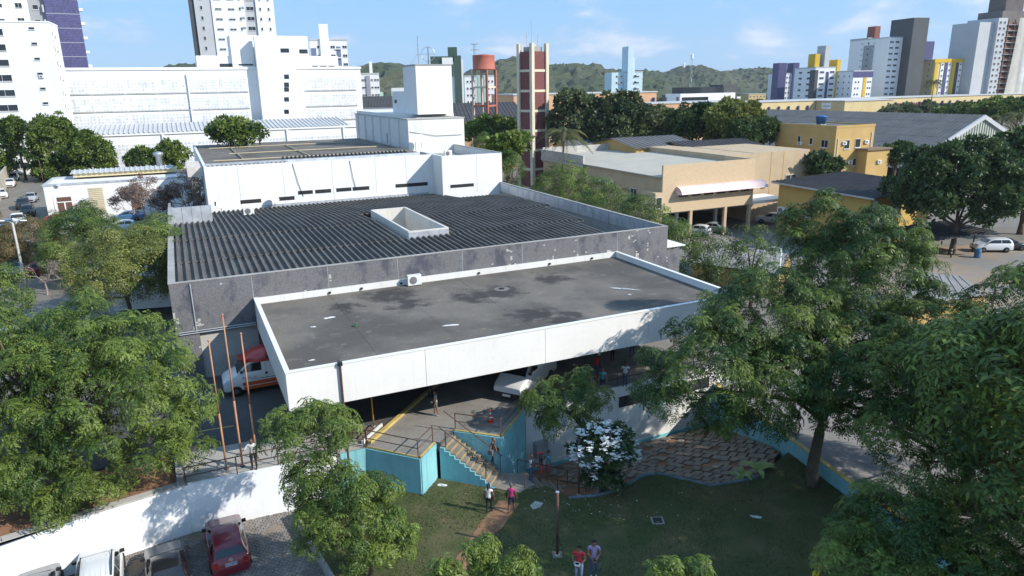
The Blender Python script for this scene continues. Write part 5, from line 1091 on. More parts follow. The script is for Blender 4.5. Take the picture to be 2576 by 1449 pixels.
def tree(name, label, base, ells, m, lobe_r=.9, dens=2.2, csize=.5, tm='neem', seed=1, trunk_r=.22, cat='tree', group=None, limbs=10, bright=.5, trunk_m=None, lean=None, low=-.45, fill=.12, tvar=.27):
    rng = np.random.default_rng(seed); C, Nn, Lb, lobes = crown_points(ells, lobe_r, dens, rng, low=low, fill=fill); base = Vector(base)
    C = C - np.array(base); Rm = frames(Nn, rng); T = TM[tm]; pick = rng.integers(0, len(T), len(C)); sc = csize * np.clip(rng.lognormal(-.05, .25, len(C)), .55, 1.4); lt = rng.normal(bright, tvar, len(lobes) + 1); out, tn = [], []
    for k in range(len(T)):
        I = np.where(pick == k)[0]
        if not len(I): continue
        v = np.einsum('cij,qpj->cqpi', Rm[I], T[k]) * sc[I][:, None, None, None] + C[I][:, None, None, :]; out.append(v.reshape(-1, 4, 3))
        f = np.clip(lt[Lb[I]][:, None] + rng.normal(0, .13, len(I))[:, None] + rng.normal(0, .12, (len(I), len(T[k]))), 0, 1); g = np.clip(.5 + rng.normal(0, .07, (len(I), len(T[k]))), .3, .75); tn.append(np.stack([f, g, g], -1).reshape(-1, 3))
    o = thing(name, label, cat, tuple(base), 0, group); link('crown', quads_mesh('crown', np.concatenate(out), np.concatenate(tn), m), o)
    ce = np.mean([[e[0], e[1], e[2] - e[5] * .45] for e in ells], axis=0) - np.array(base); tb_ = MB(); rr = random.Random(seed); fk = Vector(ce) * .8; fk.x += rr.uniform(-.3, .3)
    if lean: fk = Vector(lean)
    tb_.tube([(0, 0, -.3), (fk.x * .12 + rr.uniform(-.1, .1), fk.y * .12, fk.z * .3), (fk.x * .5, fk.y * .5 + rr.uniform(-.1, .1), fk.z * .65), tuple(fk)], [trunk_r * 1.25, trunk_r, trunk_r * .85, trunk_r * .7], 8)
    if lobes:
        sel = rr.sample(range(len(lobes)), min(limbs, len(lobes)))
        for i in sel:
            q = Vector(lobes[i][0]) - base; s = fk * rr.uniform(.75, 1.0); mid = s.lerp(q, .5) + Vector((rr.uniform(-.3, .3), rr.uniform(-.3, .3), rr.uniform(.1, .7)))
            tb_.tube([tuple(s), tuple(mid), tuple(q)], [trunk_r * .42, trunk_r * .26, trunk_r * .1], 5)
    tb_.build('trunk', trunk_m or M_WOOD, o, True); return o
def el(x0, x1, y0, y1, Y, ky=1.0):              # ellipsoid whose outline fills the given frame at distance Y
    c = PY((x0 + x1) / 2, (y0 + y1) / 2, Y); d = (c - C3).length; rx = (x1 - x0) / 2 * d / FPX; h = (y1 - y0) / 2 * d / FPX; ph = math.asin((CAM_H - c.z) / d); ry = rx * ky
    rz2 = (h * h - (ry * math.sin(ph)) ** 2) / math.cos(ph) ** 2; return (c.x, c.y, c.z, rx, ry, math.sqrt(max(rz2, (h * .45) ** 2)))
def Yu(px, py, u):                              # distance of a sight line's crossing with hospital line u
    d = ray(px, py); t = (u - (C3 - HO).dot(E1)) / d.dot(E1); return d.y * t
# --- near trees
tree('neem_tree', 'big leafy green tree at the left above the white wall', P(190, 1195, 2.1), [el(-150, 260, 880, 1310, 30, .8), el(110, 480, 850, 1280, 30.5, .8), el(110, 320, 755, 1030, 34, .8), el(-140, 130, 800, 1040, 34, .8), el(-60, 180, 1080, 1350, 28.5, .7)], LF_NEEM, .85, 1.8, .46, 'neem', 1, .3, limbs=16, bright=.62)
tree('neem_tree', 'young forked tree between the car park cobbles and turquoise wall', P(928, 1447, 0), [el(680, 890, 1010, 1160, 28.2, .8), el(710, 860, 1150, 1290, 27.2, .8), el(760, 1000, 1180, 1420, 26.2, .8), el(900, 1040, 1290, 1430, 25.8, .7)], LF_NEEM, .55, 2.6, .42, 'neem', 2, .17, limbs=10, bright=.55, low=-.6)
tree('neem_tree', 'small dark tree in front of the white van and basement wall', P(1515, 1200, -1.0), [el(1325, 1530, 950, 1060, 36, .7), el(1345, 1480, 1030, 1095, 35.5, .6), el(1420, 1500, 925, 980, 36.4, .6)], LF_NEEM, .55, 2.6, .42, 'neem', 3, .16, limbs=8, bright=.4, lean=tuple(PY(1440, 1035, 36) - P(1515, 1200, -1.0)))
tree('neem_tree', 'tallest broad dark tree on the lawn right of the canopy', P(2042, 1222, 0), [el(1620, 1960, 800, 1080, 33.5, .8), el(1890, 2330, 790, 1110, 34.5, .8), el(1760, 2120, 690, 930, 36.5, .8), el(2010, 2330, 545, 800, 39, .8), el(1960, 2140, 500, 690, 40, .7), el(1640, 1800, 950, 1060, 32.5, .7), el(1800, 2080, 860, 1090, 33, .8), el(1700, 1900, 930, 1125, 33, .7), el(1850, 2010, 930, 1110, 33.5, .7), el(2080, 2220, 960, 1120, 33, .7), el(2100, 2340, 640, 860, 37, .8)], LF_NEEM, .85, 1.95, .47, 'neem', 4, .31, limbs=22, bright=.24, lean=tuple(PY(2075, 1010, 34) - P(2042, 1222, 0)))  # low leaf tint: shade from neighbouring trees is put into the crown colour
tree('neem_tree', 'wide tree at the right picture edge behind the bottom right tree', P(2440, 1330, 0), [el(2190, 2560, 820, 1180, 29, .8), el(2160, 2330, 1000, 1200, 27.5, .8), el(2420, 2720, 1050, 1330, 26, .8), el(2420, 2720, 740, 1150, 31, .8), el(2230, 2480, 760, 960, 34, .8), el(2350, 2700, 1000, 1280, 27, .8)], LF_NEEM, .85, 1.9, .44, 'neem', 5, .35, limbs=18, bright=.30)  # leaves tinted darker to carry the shaded look of this side
tree('neem_tree', 'nearest tree crown in the bottom right corner', P(2330, 1660, 0), [el(2120, 2400, 1230, 1480, 22, .8), el(2330, 2640, 1220, 1520, 22.5, .8), el(2070, 2250, 1330, 1480, 21, .7), el(2200, 2560, 1380, 1600, 20, .8)], LF_NEEM, .7, 2.8, .40, 'neem', 6, .25, limbs=14, bright=.5)
tree('neem_tree', 'pale tree top rising at the bottom edge below the dirt path', P(1240, 1800, 0), [el(1188, 1245, 1352, 1470, 17.5, .8), el(1095, 1155, 1408, 1500, 17, .8), el(1278, 1340, 1390, 1480, 17, .8), el(1225, 1290, 1420, 1500, 17, .8)], LF_NEEM, .22, 6.0, .30, 'neem', 7, .14, limbs=6, bright=.8)
tree('neem_tree', 'small tree top at the bottom edge right of the two men', P(1710, 1800, 0), [el(1650, 1710, 1408, 1490, 17, .8), el(1722, 1782, 1406, 1480, 17, .8)], LF_NEEM, .22, 6.0, .30, 'neem', 8, .12, limbs=5, bright=.75)
tree('neem_tree', 'tall tree just right of the frame whose shade falls on the lawn', (21.5, 20.5, 0), [(21.2, 22.5, 9.0, 5.8, 6.0, 5.4), (23.5, 17.5, 8.5, 5.5, 5.5, 4.5)], LF_NEEM, 1.2, 1.0, .95, 'mid', 12, .35, limbs=10, bright=.5)
# flowering bush
fb = tree('flowering_bush', 'dark bush covered with white blossoms in front of basement wall', P(1512, 1238, -.2), [el(1450, 1592, 1078, 1190, 33.3, .8), el(1480, 1570, 1170, 1235, 33, .8)], LF_GLOSS, .5, 3.2, .38, 'simple', 9, .09, 'bush', limbs=8, bright=.45)
M_PETAL = mat('white_petal', (.82, .82, .80), .6, .05, 2)
pet = []
for s in range(3):
    r_ = random.Random(s + 60); m_ = MB()
    for k in range(13):
        c = Vector((r_.gauss(0, .09), r_.gauss(0, .09), r_.gauss(0, .05)))
        for a in range(4):
            t = a * 1.57 + r_.random(); dx, dy = math.cos(t), math.sin(t); m_.add([c, c + Vector((dx * .05 - dy * .03, dy * .05 + dx * .03, .02)), c + Vector((dx * .09, dy * .09, .01)), c + Vector((dx * .05 + dy * .03, dy * .05 - dx * .03, .02))], [(0, 1, 2, 3)])
    pet.append(m_.mesh('flower_cluster', M_PETAL))
r_ = random.Random(5); e = el(1447, 1597, 1070, 1200, 33.3, .85); fbase = P(1512, 1238, -.2)
for k in range(72):
    d = Vector((r_.gauss(0, 1), r_.gauss(-.4, 1), r_.gauss(.5, .8))).normalized(); p = Vector((e[0] + d.x * e[3] * 1.06, e[1] + d.y * e[4] * 1.06, e[2] + d.z * e[5] * 1.08)) - fbase
    tag(link('flower_cluster', pet[k % 3], fb, tuple(p), r_.uniform(0, 6)), kind='stuff')
# --- trees along the hospital's right side
side = [(1260, 1322, 385, 470, 40, 'small bright tree beside the right corner of the ward block', .5), (1345, 1500, 418, 560, 40, 'leafy tree in front of the beige garage, nearest its left corner', .55), (1460, 1590, 455, 590, 39, 'round leafy tree behind the tiled parapet', .5), (1560, 1680, 500, 620, 39, 'tree standing left of the car port columns', .52), (1640, 1760, 560, 700, 39, 'tree beside the outer corner of the tiled block', .5), (1725, 1850, 590, 720, 41, 'feathery tree right of the tiled block corner', .45), (1850, 1945, 575, 690, 44, 'slender tree top left of the white street lamp', .45), (1180, 1262, 345, 392, 46, 'low bushy tree under the red water tank frame', .5)]
for i, (x0, x1, y0, y1, u, lb, br) in enumerate(side):
    Y = Yu((x0 + x1) / 2, (y0 + y1) / 2, u); e = el(x0, x1, y0, y1, Y, .9); e2 = el(x0 + (x1 - x0) * .15, x0 + (x1 - x0) * .6, y0 - 8, y0 + (y1 - y0) * .6, Y, .9)
    tree('side_tree', lb, (e[0], e[1], ground_z(e[0], e[1])), [e, e2, (e[0], e[1], max(1.5, e[2] - e[5] * 1.2), e[3] * .8, e[4] * .8, e[5] * .9)], LF_NEEM, 1.0, 1.3, .64, 'mid', 30 + i, .18, limbs=8, bright=br)
# --- left trees over the parked cars
lt_ = [(115, 290, 545, 700, 'dense green tree over the parked cars, left of the olive one', LF_NEEM, .5), (195, 430, 595, 760, 'olive yellow tree beside the white truck body', LF_OLIVE, .45), (325, 455, 555, 690, 'light tree touching the tiled block\'s left edge', LF_NEEM, .6), (5, 150, 560, 700, 'reddish green tree behind the left lamp pole', LF_RED, .45), (-80, 40, 560, 760, 'reddish tree cut by the left picture edge', LF_RED, .4), (180, 260, 520, 600, 'narrow tree top in front of the clinic door', LF_NEEM, .45), (-60, 60, 690, 800, 'light green crown at the left edge below the lamp pole', LF_NEEM, .65)]
for i, (x0, x1, y0, y1, lb, m_, br) in enumerate(lt_):
    Y = (69, 55, 60, 76, 73, 80, 44)[i]; e = el(x0, x1, y0, y1, Y, .9)
    tree('street_tree', lb, (e[0], e[1], ground_z(e[0], e[1])), [e, el(x0 + 20, x1 - 30, y0 - 8, (y0 + y1) / 2, Y + 1, .8), el(x0 + 10, x1 - 10, (y0 + y1) / 2, y1 + 12, Y - 1, .8)], m_, .9, 2.0, .55, 'mid', 50 + i, .18, limbs=8, bright=br)
# bare tree
M_TWIG = mat('bare_twig', (.30, .24, .22), .95, .25, 1.5)
def bare(label, base, h, rad, seed, lv=5, dens=3, leaf=None, nm='bare_tree'):
    r_ = random.Random(seed); o = thing(nm, label, 'tree', tuple(base)); mb = MB(); tips = []
    def grow(p, d, L, r, lev):
        q = p + d * L; mid = p.lerp(q, .5) + Vector((r_.uniform(-1, 1), r_.uniform(-1, 1), r_.uniform(-.5, .5))) * L * .1; mb.tube([tuple(p), tuple(mid), tuple(q)], [r, r * .8, r * .6], 4 if lev < 2 else 3, cap=False)
        if lev >= lv: tips.append(q); return
        for k in range(dens if lev < lv - 1 else dens + 1):
            nd = (d + Vector((r_.gauss(0, .62), r_.gauss(0, .62), r_.gauss(.1, .45)))).normalized(); grow(q, nd, L * r_.uniform(.62, .82), r * .55, lev + 1)
    grow(Vector((0, 0, 0)), Vector((0, 0, 1)), h * .3, rad, 0); mb.build('branches', M_TWIG, o)
    if leaf:
        n = len(tips); C = np.array([tuple(t) for t in tips]); rg_ = np.random.default_rng(seed); Rm = frames(np.tile([[0, 0, 1.0]], (n, 1)) + rg_.normal(size=(n, 3)) * .3, rg_); v = np.einsum('cij,qpj->cqpi', Rm, TM['sparse'][0]) * .5 + C[:, None, None, :]; v = v.reshape(-1, 4, 3); tn = np.stack([rg_.uniform(.2, .9, len(v)), np.full(len(v), .5), np.full(len(v), .5)], -1); link('crown', quads_mesh('crown', v, tn, leaf), o)
    return o
LF_BROWN = leafmat('dry_leaf', (.22, .16, .14), (.34, .24, .18))
bare('leafless brown tree between clinic and ward block', G(430, 604), 8.6, .24, 3, 6, 3, LF_BROWN); bare('second leafless brown tree touching the ward block corner', G(490, 590), 8.4, .24, 8, 6, 3, LF_BROWN); bare('leafless brown tree left of the other two, before the clinic wall', G(372, 604), 7.0, .18, 18, 6, 3, LF_BROWN)
bare('dry grey bush below the left lamp pole', P(120, 745, 2.3), 4.2, .12, 5, 5, 3, None, 'dry_bush'); bare('dry grey bush between lamp pole and olive tree', P(175, 735, 2.3), 4.0, .12, 6, 5, 3, None, 'dry_bush')
# --- back left trees
bl_ = [(85, 190, 305, 440, 100, 'big round tree by the clinic street lamp'), (175, 272, 345, 425, 98, 'bushy tree between the lamp tree and annex'), (325, 398, 380, 418, 92, 'low pale bush behind the clinic roof'), (400, 462, 362, 425, 90, 'slim tree behind the clinic roof vent'), (535, 640, 308, 352, 112, 'tree top poking above the dark upper roof'), (-40, 32, 325, 420, 100, 'bright bush overgrowing the street wall'), (20, 60, 310, 345, 125, 'dark tree behind the metal gates')]
for i, (x0, x1, y0, y1, Y, lb) in enumerate(bl_):
    Y = Y if i == 4 else min(146, G((x0 + x1) / 2, y1 + 2).y)
    e = el(x0, x1, y0, y1, Y, .9); tree('back_tree', lb, (e[0], e[1], ground_z(e[0], e[1])), [e, (e[0], e[1], max(ground_z(e[0], e[1]) + 1.5, e[2] - e[5] * .7), e[3] * .9, e[4] * .9, e[5] * .6), el(x0 + (x1 - x0) * .1, x0 + (x1 - x0) * .6, y0 - 6, (y0 + y1) / 2, Y, .8)], LF_NEEM, 1.25, 1.0, .85, 'simple', 70 + i, .22, limbs=7, bright=.5)
# --- mango trees and others behind the garage
mg_ = [(1385, 1520, 240, 395, 150, 'left mango tree beside the brick tower', LF_MANGO), (1480, 1632, 245, 395, 148, 'largest dark mango tree in the middle distance', LF_MANGO), (1600, 1700, 275, 365, 155, 'mango tree right of the largest one', LF_MANGO), (1690, 1800, 272, 365, 146, 'very dark tree above the low sheds', LF_DARK), (1780, 1905, 262, 362, 140, 'loose grey green tree left of the sports hall', LF_OLIVE), (1840, 1950, 300, 370, 136, 'dusky tree at the foot of the sports hall roof', LF_DARK), (2285, 2550, 380, 580, 84, 'huge dark round tree behind the white parked van', LF_DARK), (2500, 2680, 352, 545, 95, 'dark tree merging with the huge one at right edge', LF_DARK), (2400, 2560, 268, 292, 215, 'low tree row piece right of the school fins', LF_NEEM), (2480, 2640, 258, 300, 190, 'tree clump at the right edge above the hall', LF_NEEM), (1175, 1310, 300, 352, 160, 'shrubby trees around the foot of the red tank', LF_NEEM), (1240, 1312, 360, 390, 110, 'bushes left of the brick tower foot', LF_NEEM), (2052, 2100, 408, 436, 113, 'round shrub below the ochre house', LF_DARK), (2230, 2275, 378, 402, 128, 'shrub between ochre house and sports hall', LF_DARK)]
for i, (x0, x1, y0, y1, Y, lb, m_) in enumerate(mg_):
    e = el(x0, x1, y0, y1, Y, .8); big = Y < 90
    tree('mango_tree' if m_ is LF_MANGO else 'yard_tree', lb, (e[0], e[1], ground_z(e[0], e[1])), [e, el(x0 + (x1 - x0) * .05, x0 + (x1 - x0) * .5, y0 + (y1 - y0) * .1, y1, Y - 2, .7), el(x0 + (x1 - x0) * .5, x1, y0 + (y1 - y0) * .15, y1, Y - 1.5, .7)], m_, 1.5 if not big else 1.2, .85 if not big else 1.3, 1.05 if not big else .75, 'blob' if not big else 'simple', 90 + i, .35, limbs=8, bright=.5)
# far small trees
r_ = random.Random(77)
for i, uu in enumerate(sorted([r_.uniform(1250, 2560) for _ in range(46)] + [r_.uniform(905, 1010) for _ in range(4)])):
    Y = r_.uniform(300, 620); x = ray(uu, 225).x / ray(uu, 225).y * Y; h = r_.uniform(6, 10); rd = r_.uniform(4, 8)
    tree('far_tree', zone_label('tree', uu), (x, Y, 0), [(x, Y, h * .7, rd, rd, h * .42)], r_.choice([LF_NEEM, LF_DARK, LF_MANGO]), 2.6, .18, 2.1, 'blob', 200 + i, .3, limbs=3, group='far trees below the hills')
# palms
def palm(label, base, h, fl, n, seed, lean=(0, 0)):
    r_ = random.Random(seed); o = thing('coconut_palm', label, 'palm', tuple(base)); MB().tube([(0, 0, -.3), (lean[0] * .3, lean[1] * .3, h * .5), (lean[0], lean[1], h)], [.26, .18, .15], 8).build('trunk', M_WOOD, o, True); top = Vector((lean[0], lean[1], h)); fr = []
    for v in range(3):
        Q = []; el_ = (.9, .45, .1)[v]
        def pt(t): return np.array([t * fl * math.cos(el_ * .6), 0, fl * (math.sin(el_) * t - .85 * t * t)])
        for k in range(26):
            t = .1 + .9 * k / 25; b = pt(t); tg = pt(t + .02) - pt(t - .02); tg /= np.linalg.norm(tg); ll = fl * .26 * math.sin(.35 + 2.5 * t); w = .05 * fl / 3
            for s in (-1, 1):
                dd = tg * .55 + np.array([0, s * .75, -.55]); dd /= np.linalg.norm(dd); ss = tg; Q.append([b, b + dd * ll * .5 + ss * w, b + dd * ll, b + dd * ll * .5 - ss * w])
        Q = np.array(Q); rg_ = np.random.default_rng(v); fr.append(quads_mesh('frond', Q, np.stack([rg_.uniform(.1, .8, len(Q)), np.full(len(Q), .5), np.full(len(Q), .5)], -1), LF_PALM))
    for i in range(n): q = link('frond', fr[i % 3], o, tuple(top)); q.rotation_euler = (r_.uniform(-.1, .1), r_.uniform(-.15, .15), i * 2.39996 + r_.uniform(-.2, .2))
p = PY(1412, 395, 118); palm('coconut palm right of the brick tower', (p.x, p.y, 0), zup(1410, 335, p), 4.6, 20, 1, (.5, 0))
p = PY(2518, 330, 175); palm('palm beside the sports hall gable peak', (p.x, p.y, 0), zup(2518, 298, p), 4.2, 18, 2)
p = PY(2345, 240, 330); palm('tall palm in front of the yellow striped block', (p.x, p.y, 0), zup(2345, 205, p), 5.0, 18, 3)
p = PY(2560, 300, 165); palm('palm cut by the right picture edge', (p.x, p.y, 0), zup(2560, 290, p), 4.2, 16, 4)
# banana-like plants by the ramp wall, weed on the truck roof side
for px, py, s, lb in ((1865, 1205, 1.0, 'pale broad leaf plant by the end of the slab bank'), (1905, 1195, 1.3, 'larger broad leaf plant beside the ramp wall')):
    base = P(px, py, -.3); o = thing('broad_leaf_plant', lb, 'plant', tuple(base)); r_ = random.Random(px)
    for k in range(8):
        a = r_.uniform(0, 6.28); l = s * r_.uniform(.7, 1.1); w = .13 * s; m_ = MB(); pts = []
        for j in range(6): t = j / 5; pts.append((t * l * .8, .9 * l * t - .75 * l * t * t, w * math.sin(math.pi * (t * .9 + .06))))
        v = [(x, -q, z) for x, z, q in pts] + [(x, q, z) for x, z, q in pts]; m_.add(v, [(j, j + 1, 7 + j, 6 + j) for j in range(5)]); m_.build('leaf', mat('banana_leaf', (.22, .30, .07), .6, .2, 2), o, True, (0, 0, .2), a)
# ================================================================== vehicles
def paint(name, col, rough=.28): return mat('paint_' + name, col, rough, .03, .5, spec=.5, coat=.6)
PT = dict(white=paint('white', (.70, .70, .69)), silver=paint('silver', (.34, .35, .36)), grey=paint('grey', (.13, .135, .14)), black=paint('black', (.012, .012, .014)), red=paint('red', (.17, .008, .022)), brightred=paint('bright_red', (.45, .02, .02)), blue=paint('blue', (.06, .14, .26)), palegreen=paint('pale_green', (.32, .36, .33)), dark_red=paint('dark_red', (.10, .01, .015)))
M_CGL = mat('car_glass', (.012, .014, .018), .05, .2, .5, spec=.8); M_TYRE = mat('tyre', (.02, .02, .02), .85, .2); M_RIM = mat('rim', (.35, .35, .36), .35, .1, metal=.8)
M_HEAD = mat('headlamp', (.6, .6, .6), .12, .1, spec=.8); M_TAIL = mat('tail_lamp', (.32, .012, .012), .2, .1, spec=.7); M_PLATE = mat('plate', (.7, .7, .7), .5, .05); M_PBLUE = mat('plate_blue', (.02, .05, .3), .5)
# stations: x, z_top, half width at top; belt height, half width, sill
CT = {
 'hatch': dict(hw=.86, belt=.93, sill=.2, wh=.30, wx=(1.28, -1.22), st=[(2.0, .50, .60), (1.97, .70, .70), (1.80, .84, .74), (.92, 1.00, .74), (.20, 1.42, .58), (-.35, 1.50, .57), (-1.25, 1.46, .56), (-1.62, 1.32, .57), (-1.88, .98, .70), (-1.97, .85, .72), (-2.0, .50, .66)], cowl=3, rt=4, rb=7, rg=8, side=[(.72, 1.02), (.15, 1.36), (-1.2, 1.40), (-1.55, 1.05)]),
 'sedan': dict(hw=.87, belt=.92, sill=.2, wh=.31, wx=(1.38, -1.32), st=[(2.22, .48, .62), (2.18, .68, .72), (1.98, .80, .76), (1.0, .97, .75), (.25, 1.38, .57), (-.3, 1.45, .56), (-.95, 1.40, .55), (-1.62, 1.04, .68), (-2.08, .98, .72), (-2.2, .80, .72), (-2.22, .48, .66)], cowl=3, rt=4, rb=6, rg=7, side=[(.78, 1.0), (.2, 1.32), (-.95, 1.34), (-1.35, 1.02)]),
 'suv': dict(hw=.90, belt=1.08, sill=.28, wh=.35, wx=(1.35, -1.32), st=[(2.15, .55, .64), (2.12, .86, .76), (1.95, 1.02, .80), (1.05, 1.13, .79), (.45, 1.58, .64), (-.1, 1.68, .63), (-1.7, 1.66, .62), (-1.95, 1.50, .63), (-2.1, 1.12, .76), (-2.15, .95, .76), (-2.16, .55, .7)], cowl=3, rt=4, rb=7, rg=8, side=[(.85, 1.16), (.4, 1.54), (-1.6, 1.56), (-1.85, 1.18)]),
 'van': dict(hw=1.0, belt=1.42, sill=.3, wh=.34, wx=(1.95, -1.55), st=[(2.72, .55, .74), (2.68, .95, .86), (2.5, 1.12, .90), (1.85, 1.38, .90), (1.15, 2.08, .80), (.75, 2.22, .80), (-2.5, 2.24, .80), (-2.66, 2.1, .82), (-2.7, 1.3, .9), (-2.71, .9, .9), (-2.72, .5, .88)], cowl=3, rt=4, rb=7, rg=8, side=[(1.62, 1.5), (1.1, 2.0), (.35, 2.0), (.35, 1.5)]),
 'pickup': dict(hw=.90, belt=1.05, sill=.36, wh=.36, wx=(1.6, -1.5), st=[(2.6, .6, .66), (2.56, .9, .78), (2.3, 1.05, .82), (1.3, 1.15, .82), (.7, 1.62, .66), (.2, 1.70, .65), (-.55, 1.66, .65), (-.85, 1.12, .80), (-2.4, 1.08, .84), (-2.58, 1.0, .84), (-2.6, .6, .8)], cowl=3, rt=4, rb=6, rg=7, side=[(1.05, 1.14), (.65, 1.56), (-.5, 1.56), (-.65, 1.14)]),
}
CARM = {}
def car_meshes(kind):
    if kind in CARM: return CARM[kind]
    t = CT[kind]; hw, belt, sill, st = t['hw'], t['belt'], t['sill'], t['st']; B = MB(); k = None
    def sec(x, zt, wt, i):
        taper = 1.0 - .10 * (abs(x) / st[0][0]) ** 6; h = hw * taper; zb = min(belt, zt - .05); half = [(h * .86, sill), (h * .985, sill + .10), (h, sill + .30 if zt > sill + .4 else (sill + zt) / 2), (h * .99, zb * .96 if zt > .6 else zt * .9), (h * .955, zb), (wt + (h * .955 - wt) * .06, zt - .035), (wt * .86, zt), (wt * .4, zt + .012), (0, zt + .016)]
        return [(x, y, z) for y, z in half] + [(x, -y, z) for y, z in half[-2::-1]]
    secs = [sec(*s, i) for i, s in enumerate(st)]; k = len(secs[0])
    for s in secs: B.v += s
    for i in range(len(secs) - 1):
        for j in range(k - 1): B.f.append((i * k + j, i * k + j + 1, (i + 1) * k + j + 1, (i + 1) * k + j)); B.m.append(0)
        B.f.append((i * k + k - 1, i * k, (i + 1) * k, (i + 1) * k + k - 1)); B.m.append(0)
    B.f.append(tuple(range(k))); B.m.append(0); B.f.append(tuple((len(secs) - 1) * k + j for j in range(k - 1, -1, -1))); B.m.append(0)
    # wheel arches: dark boxes would show; use tyres proud of the sill instead
    me = B.mesh('body', PT['white'], True); me.set_sharp_from_angle(angle=R(38))
    def topz(x):
        for (a, za, wa), (b, zb, wb) in zip(st[:-1], st[1:]):
            if b <= x <= a: f = (a - x) / (a - b); return za + (zb - za) * f, wa + (wb - wa) * f
        return st[-1][1], st[-1][2]
    def surf_y(x, z): zt, wt = topz(x); zb = min(belt, zt - .05); f = min(1, max(0, (z - zb) / (zt - .035 - zb))); return hw * .955 + (wt + (hw * .955 - wt) * .06 - hw * .955) * f
    parts = []
    def glass_quad(nm, i0, i1, inset=.07):
        (xa, za, wa), (xb, zb, wb) = st[i0], st[i1]; f0, f1 = .08, .90; g = MB(); d = Vector((xb - xa, 0, zb - za)); n = Vector((-d.z, 0, d.x)).normalized()
        if n.z < 0: n = -n
        n *= .022; pts = []
        for f, in ((f0,), (f1,)):
            w = (wa + (wb - wa) * f) * .93; c = Vector((xa, 0, za)) + d * f + n; pts += [(c.x, w, c.z - .0), (c.x, w * .5, c.z + .012), (c.x, -w * .5, c.z + .012), (c.x, -w, c.z)]
        g.add(pts, [(0, 1, 5, 4), (1, 2, 6, 5), (2, 3, 7, 6)]); parts.append((nm, g.mesh(nm, M_CGL, True)))
    glass_quad('windshield', t['cowl'], t['rt']); glass_quad('rear_window', t['rb'], t['rg'])
    s = t['side']; mid = (s[1][0] + s[2][0]) / 2 - .08
    def at(x): # lower and upper edge of the glass line at x
        lo = s[0][1] + (s[3][1] - s[0][1]) * (s[0][0] - x) / (s[0][0] - s[3][0])
        if x > s[1][0]: up = s[0][1] + (s[1][1] - s[0][1]) * (s[0][0] - x) / (s[0][0] - s[1][0])
        elif x < s[2][0]: up = s[2][1] + (s[3][1] - s[2][1]) * (s[2][0] - x) / max(1e-3, s[2][0] - s[3][0])
        else: up = s[1][1] + (s[2][1] - s[1][1]) * (s[1][0] - x) / (s[1][0] - s[2][0])
        return lo, max(up, lo + .01)
    segs = [(s[0][0], mid + .04), (mid - .04, s[3][0])] if kind != 'van' else [(s[0][0], s[3][0])]
    for sg in (1, -1):
        for x0, x1 in segs:
            g = MB(); xs = [x0 + (x1 - x0) * i / 4 for i in range(5)]; vv = []
            for x in xs: lo, up = at(x); vv += [(x, sg * (surf_y(x, lo) + .014), lo), (x, sg * (surf_y(x, up) + .014), up)]
            g.add(vv, [(2 * i, 2 * i + 1, 2 * i + 3, 2 * i + 2) for i in range(4)]); parts.append(('side_window', g.mesh('side_window', M_CGL, True)))
    fx, rx = st[1][0], st[-2][0]; zl = st[1][1] - .04; zr = st[-2][1] - .02; hl = hw * .6
    for sg in (1, -1):
        g = MB(); g.add([(fx - .05, sg * hw * .5, zl - .12), (fx - .12, sg * hw * .88, zl - .10), (fx - .16, sg * hw * .88, zl + .06), (fx - .02, sg * hw * .5, zl + .03), (fx - .4, sg * hw * .93, zl + .08), (fx - .4, sg * hw * .93, zl - .04)], [(0, 1, 2, 3), (1, 5, 4, 2)]); g.v = [(x + .06, y * 1.03, z) for x, y, z in g.v]; parts.append(('headlight', g.mesh('headlight', M_HEAD)))
        g = MB(); g.box(rx - .045, rx + .10, sg * hw * .74 - .10, sg * hw * .74 + .14, zr - .22, zr + .05); parts.append(('tail_light', g.mesh('tail_light', M_TAIL)))
        g = MB(); mx, mz = s[0][0] - .05, s[0][1] + .08; g.box(mx - .07, mx + .06, (hw - .06) if sg > 0 else -(hw + .13), (hw + .13) if sg > 0 else -(hw - .06), mz - .06, mz + .06); parts.append(('mirror', g.mesh('mirror', M_BLACK)))
    g = MB(); g.box(st[-1][0] - .02, st[-1][0] + .02, -.26, .26, .62, .76).box(st[-1][0] - .022, st[-1][0] - .0201, -.26, .26, .73, .76, 1); parts.append(('plate', g.mesh('plate', [M_PLATE, M_PBLUE])))
    g = MB(); g.box(st[0][0] - .04, st[0][0] + .015, -.5, .5, .3, .5); parts.append(('grille', g.mesh('grille', M_BLACK)))
    g = MB(); r = t['wh']; g.lathe([(r * .55, -.11), (r, -.10), (r, .10), (r * .62, .115)], 18, 0, Matrix.Rotation(R(90), 4, 'X')); g.lathe([(r * .6, .085), (r * .3, .12), (r * .05, .105)], 10, 1, Matrix.Rotation(R(90), 4, 'X')); wm = g.mesh('wheel', [M_TYRE, M_RIM], True)
    g2 = MB(); g2.lathe([(r * .55, -.11), (r, -.10), (r, .10), (r * .62, .115)], 18, 0, Matrix.Rotation(R(-90), 4, 'X')); g2.lathe([(r * .6, .085), (r * .3, .12), (r * .05, .105)], 10, 1, Matrix.Rotation(R(-90), 4, 'X')); wm2 = g2.mesh('wheel', [M_TYRE, M_RIM], True)
    CARM[kind] = (me, parts, wm, wm2, t); return CARM[kind]
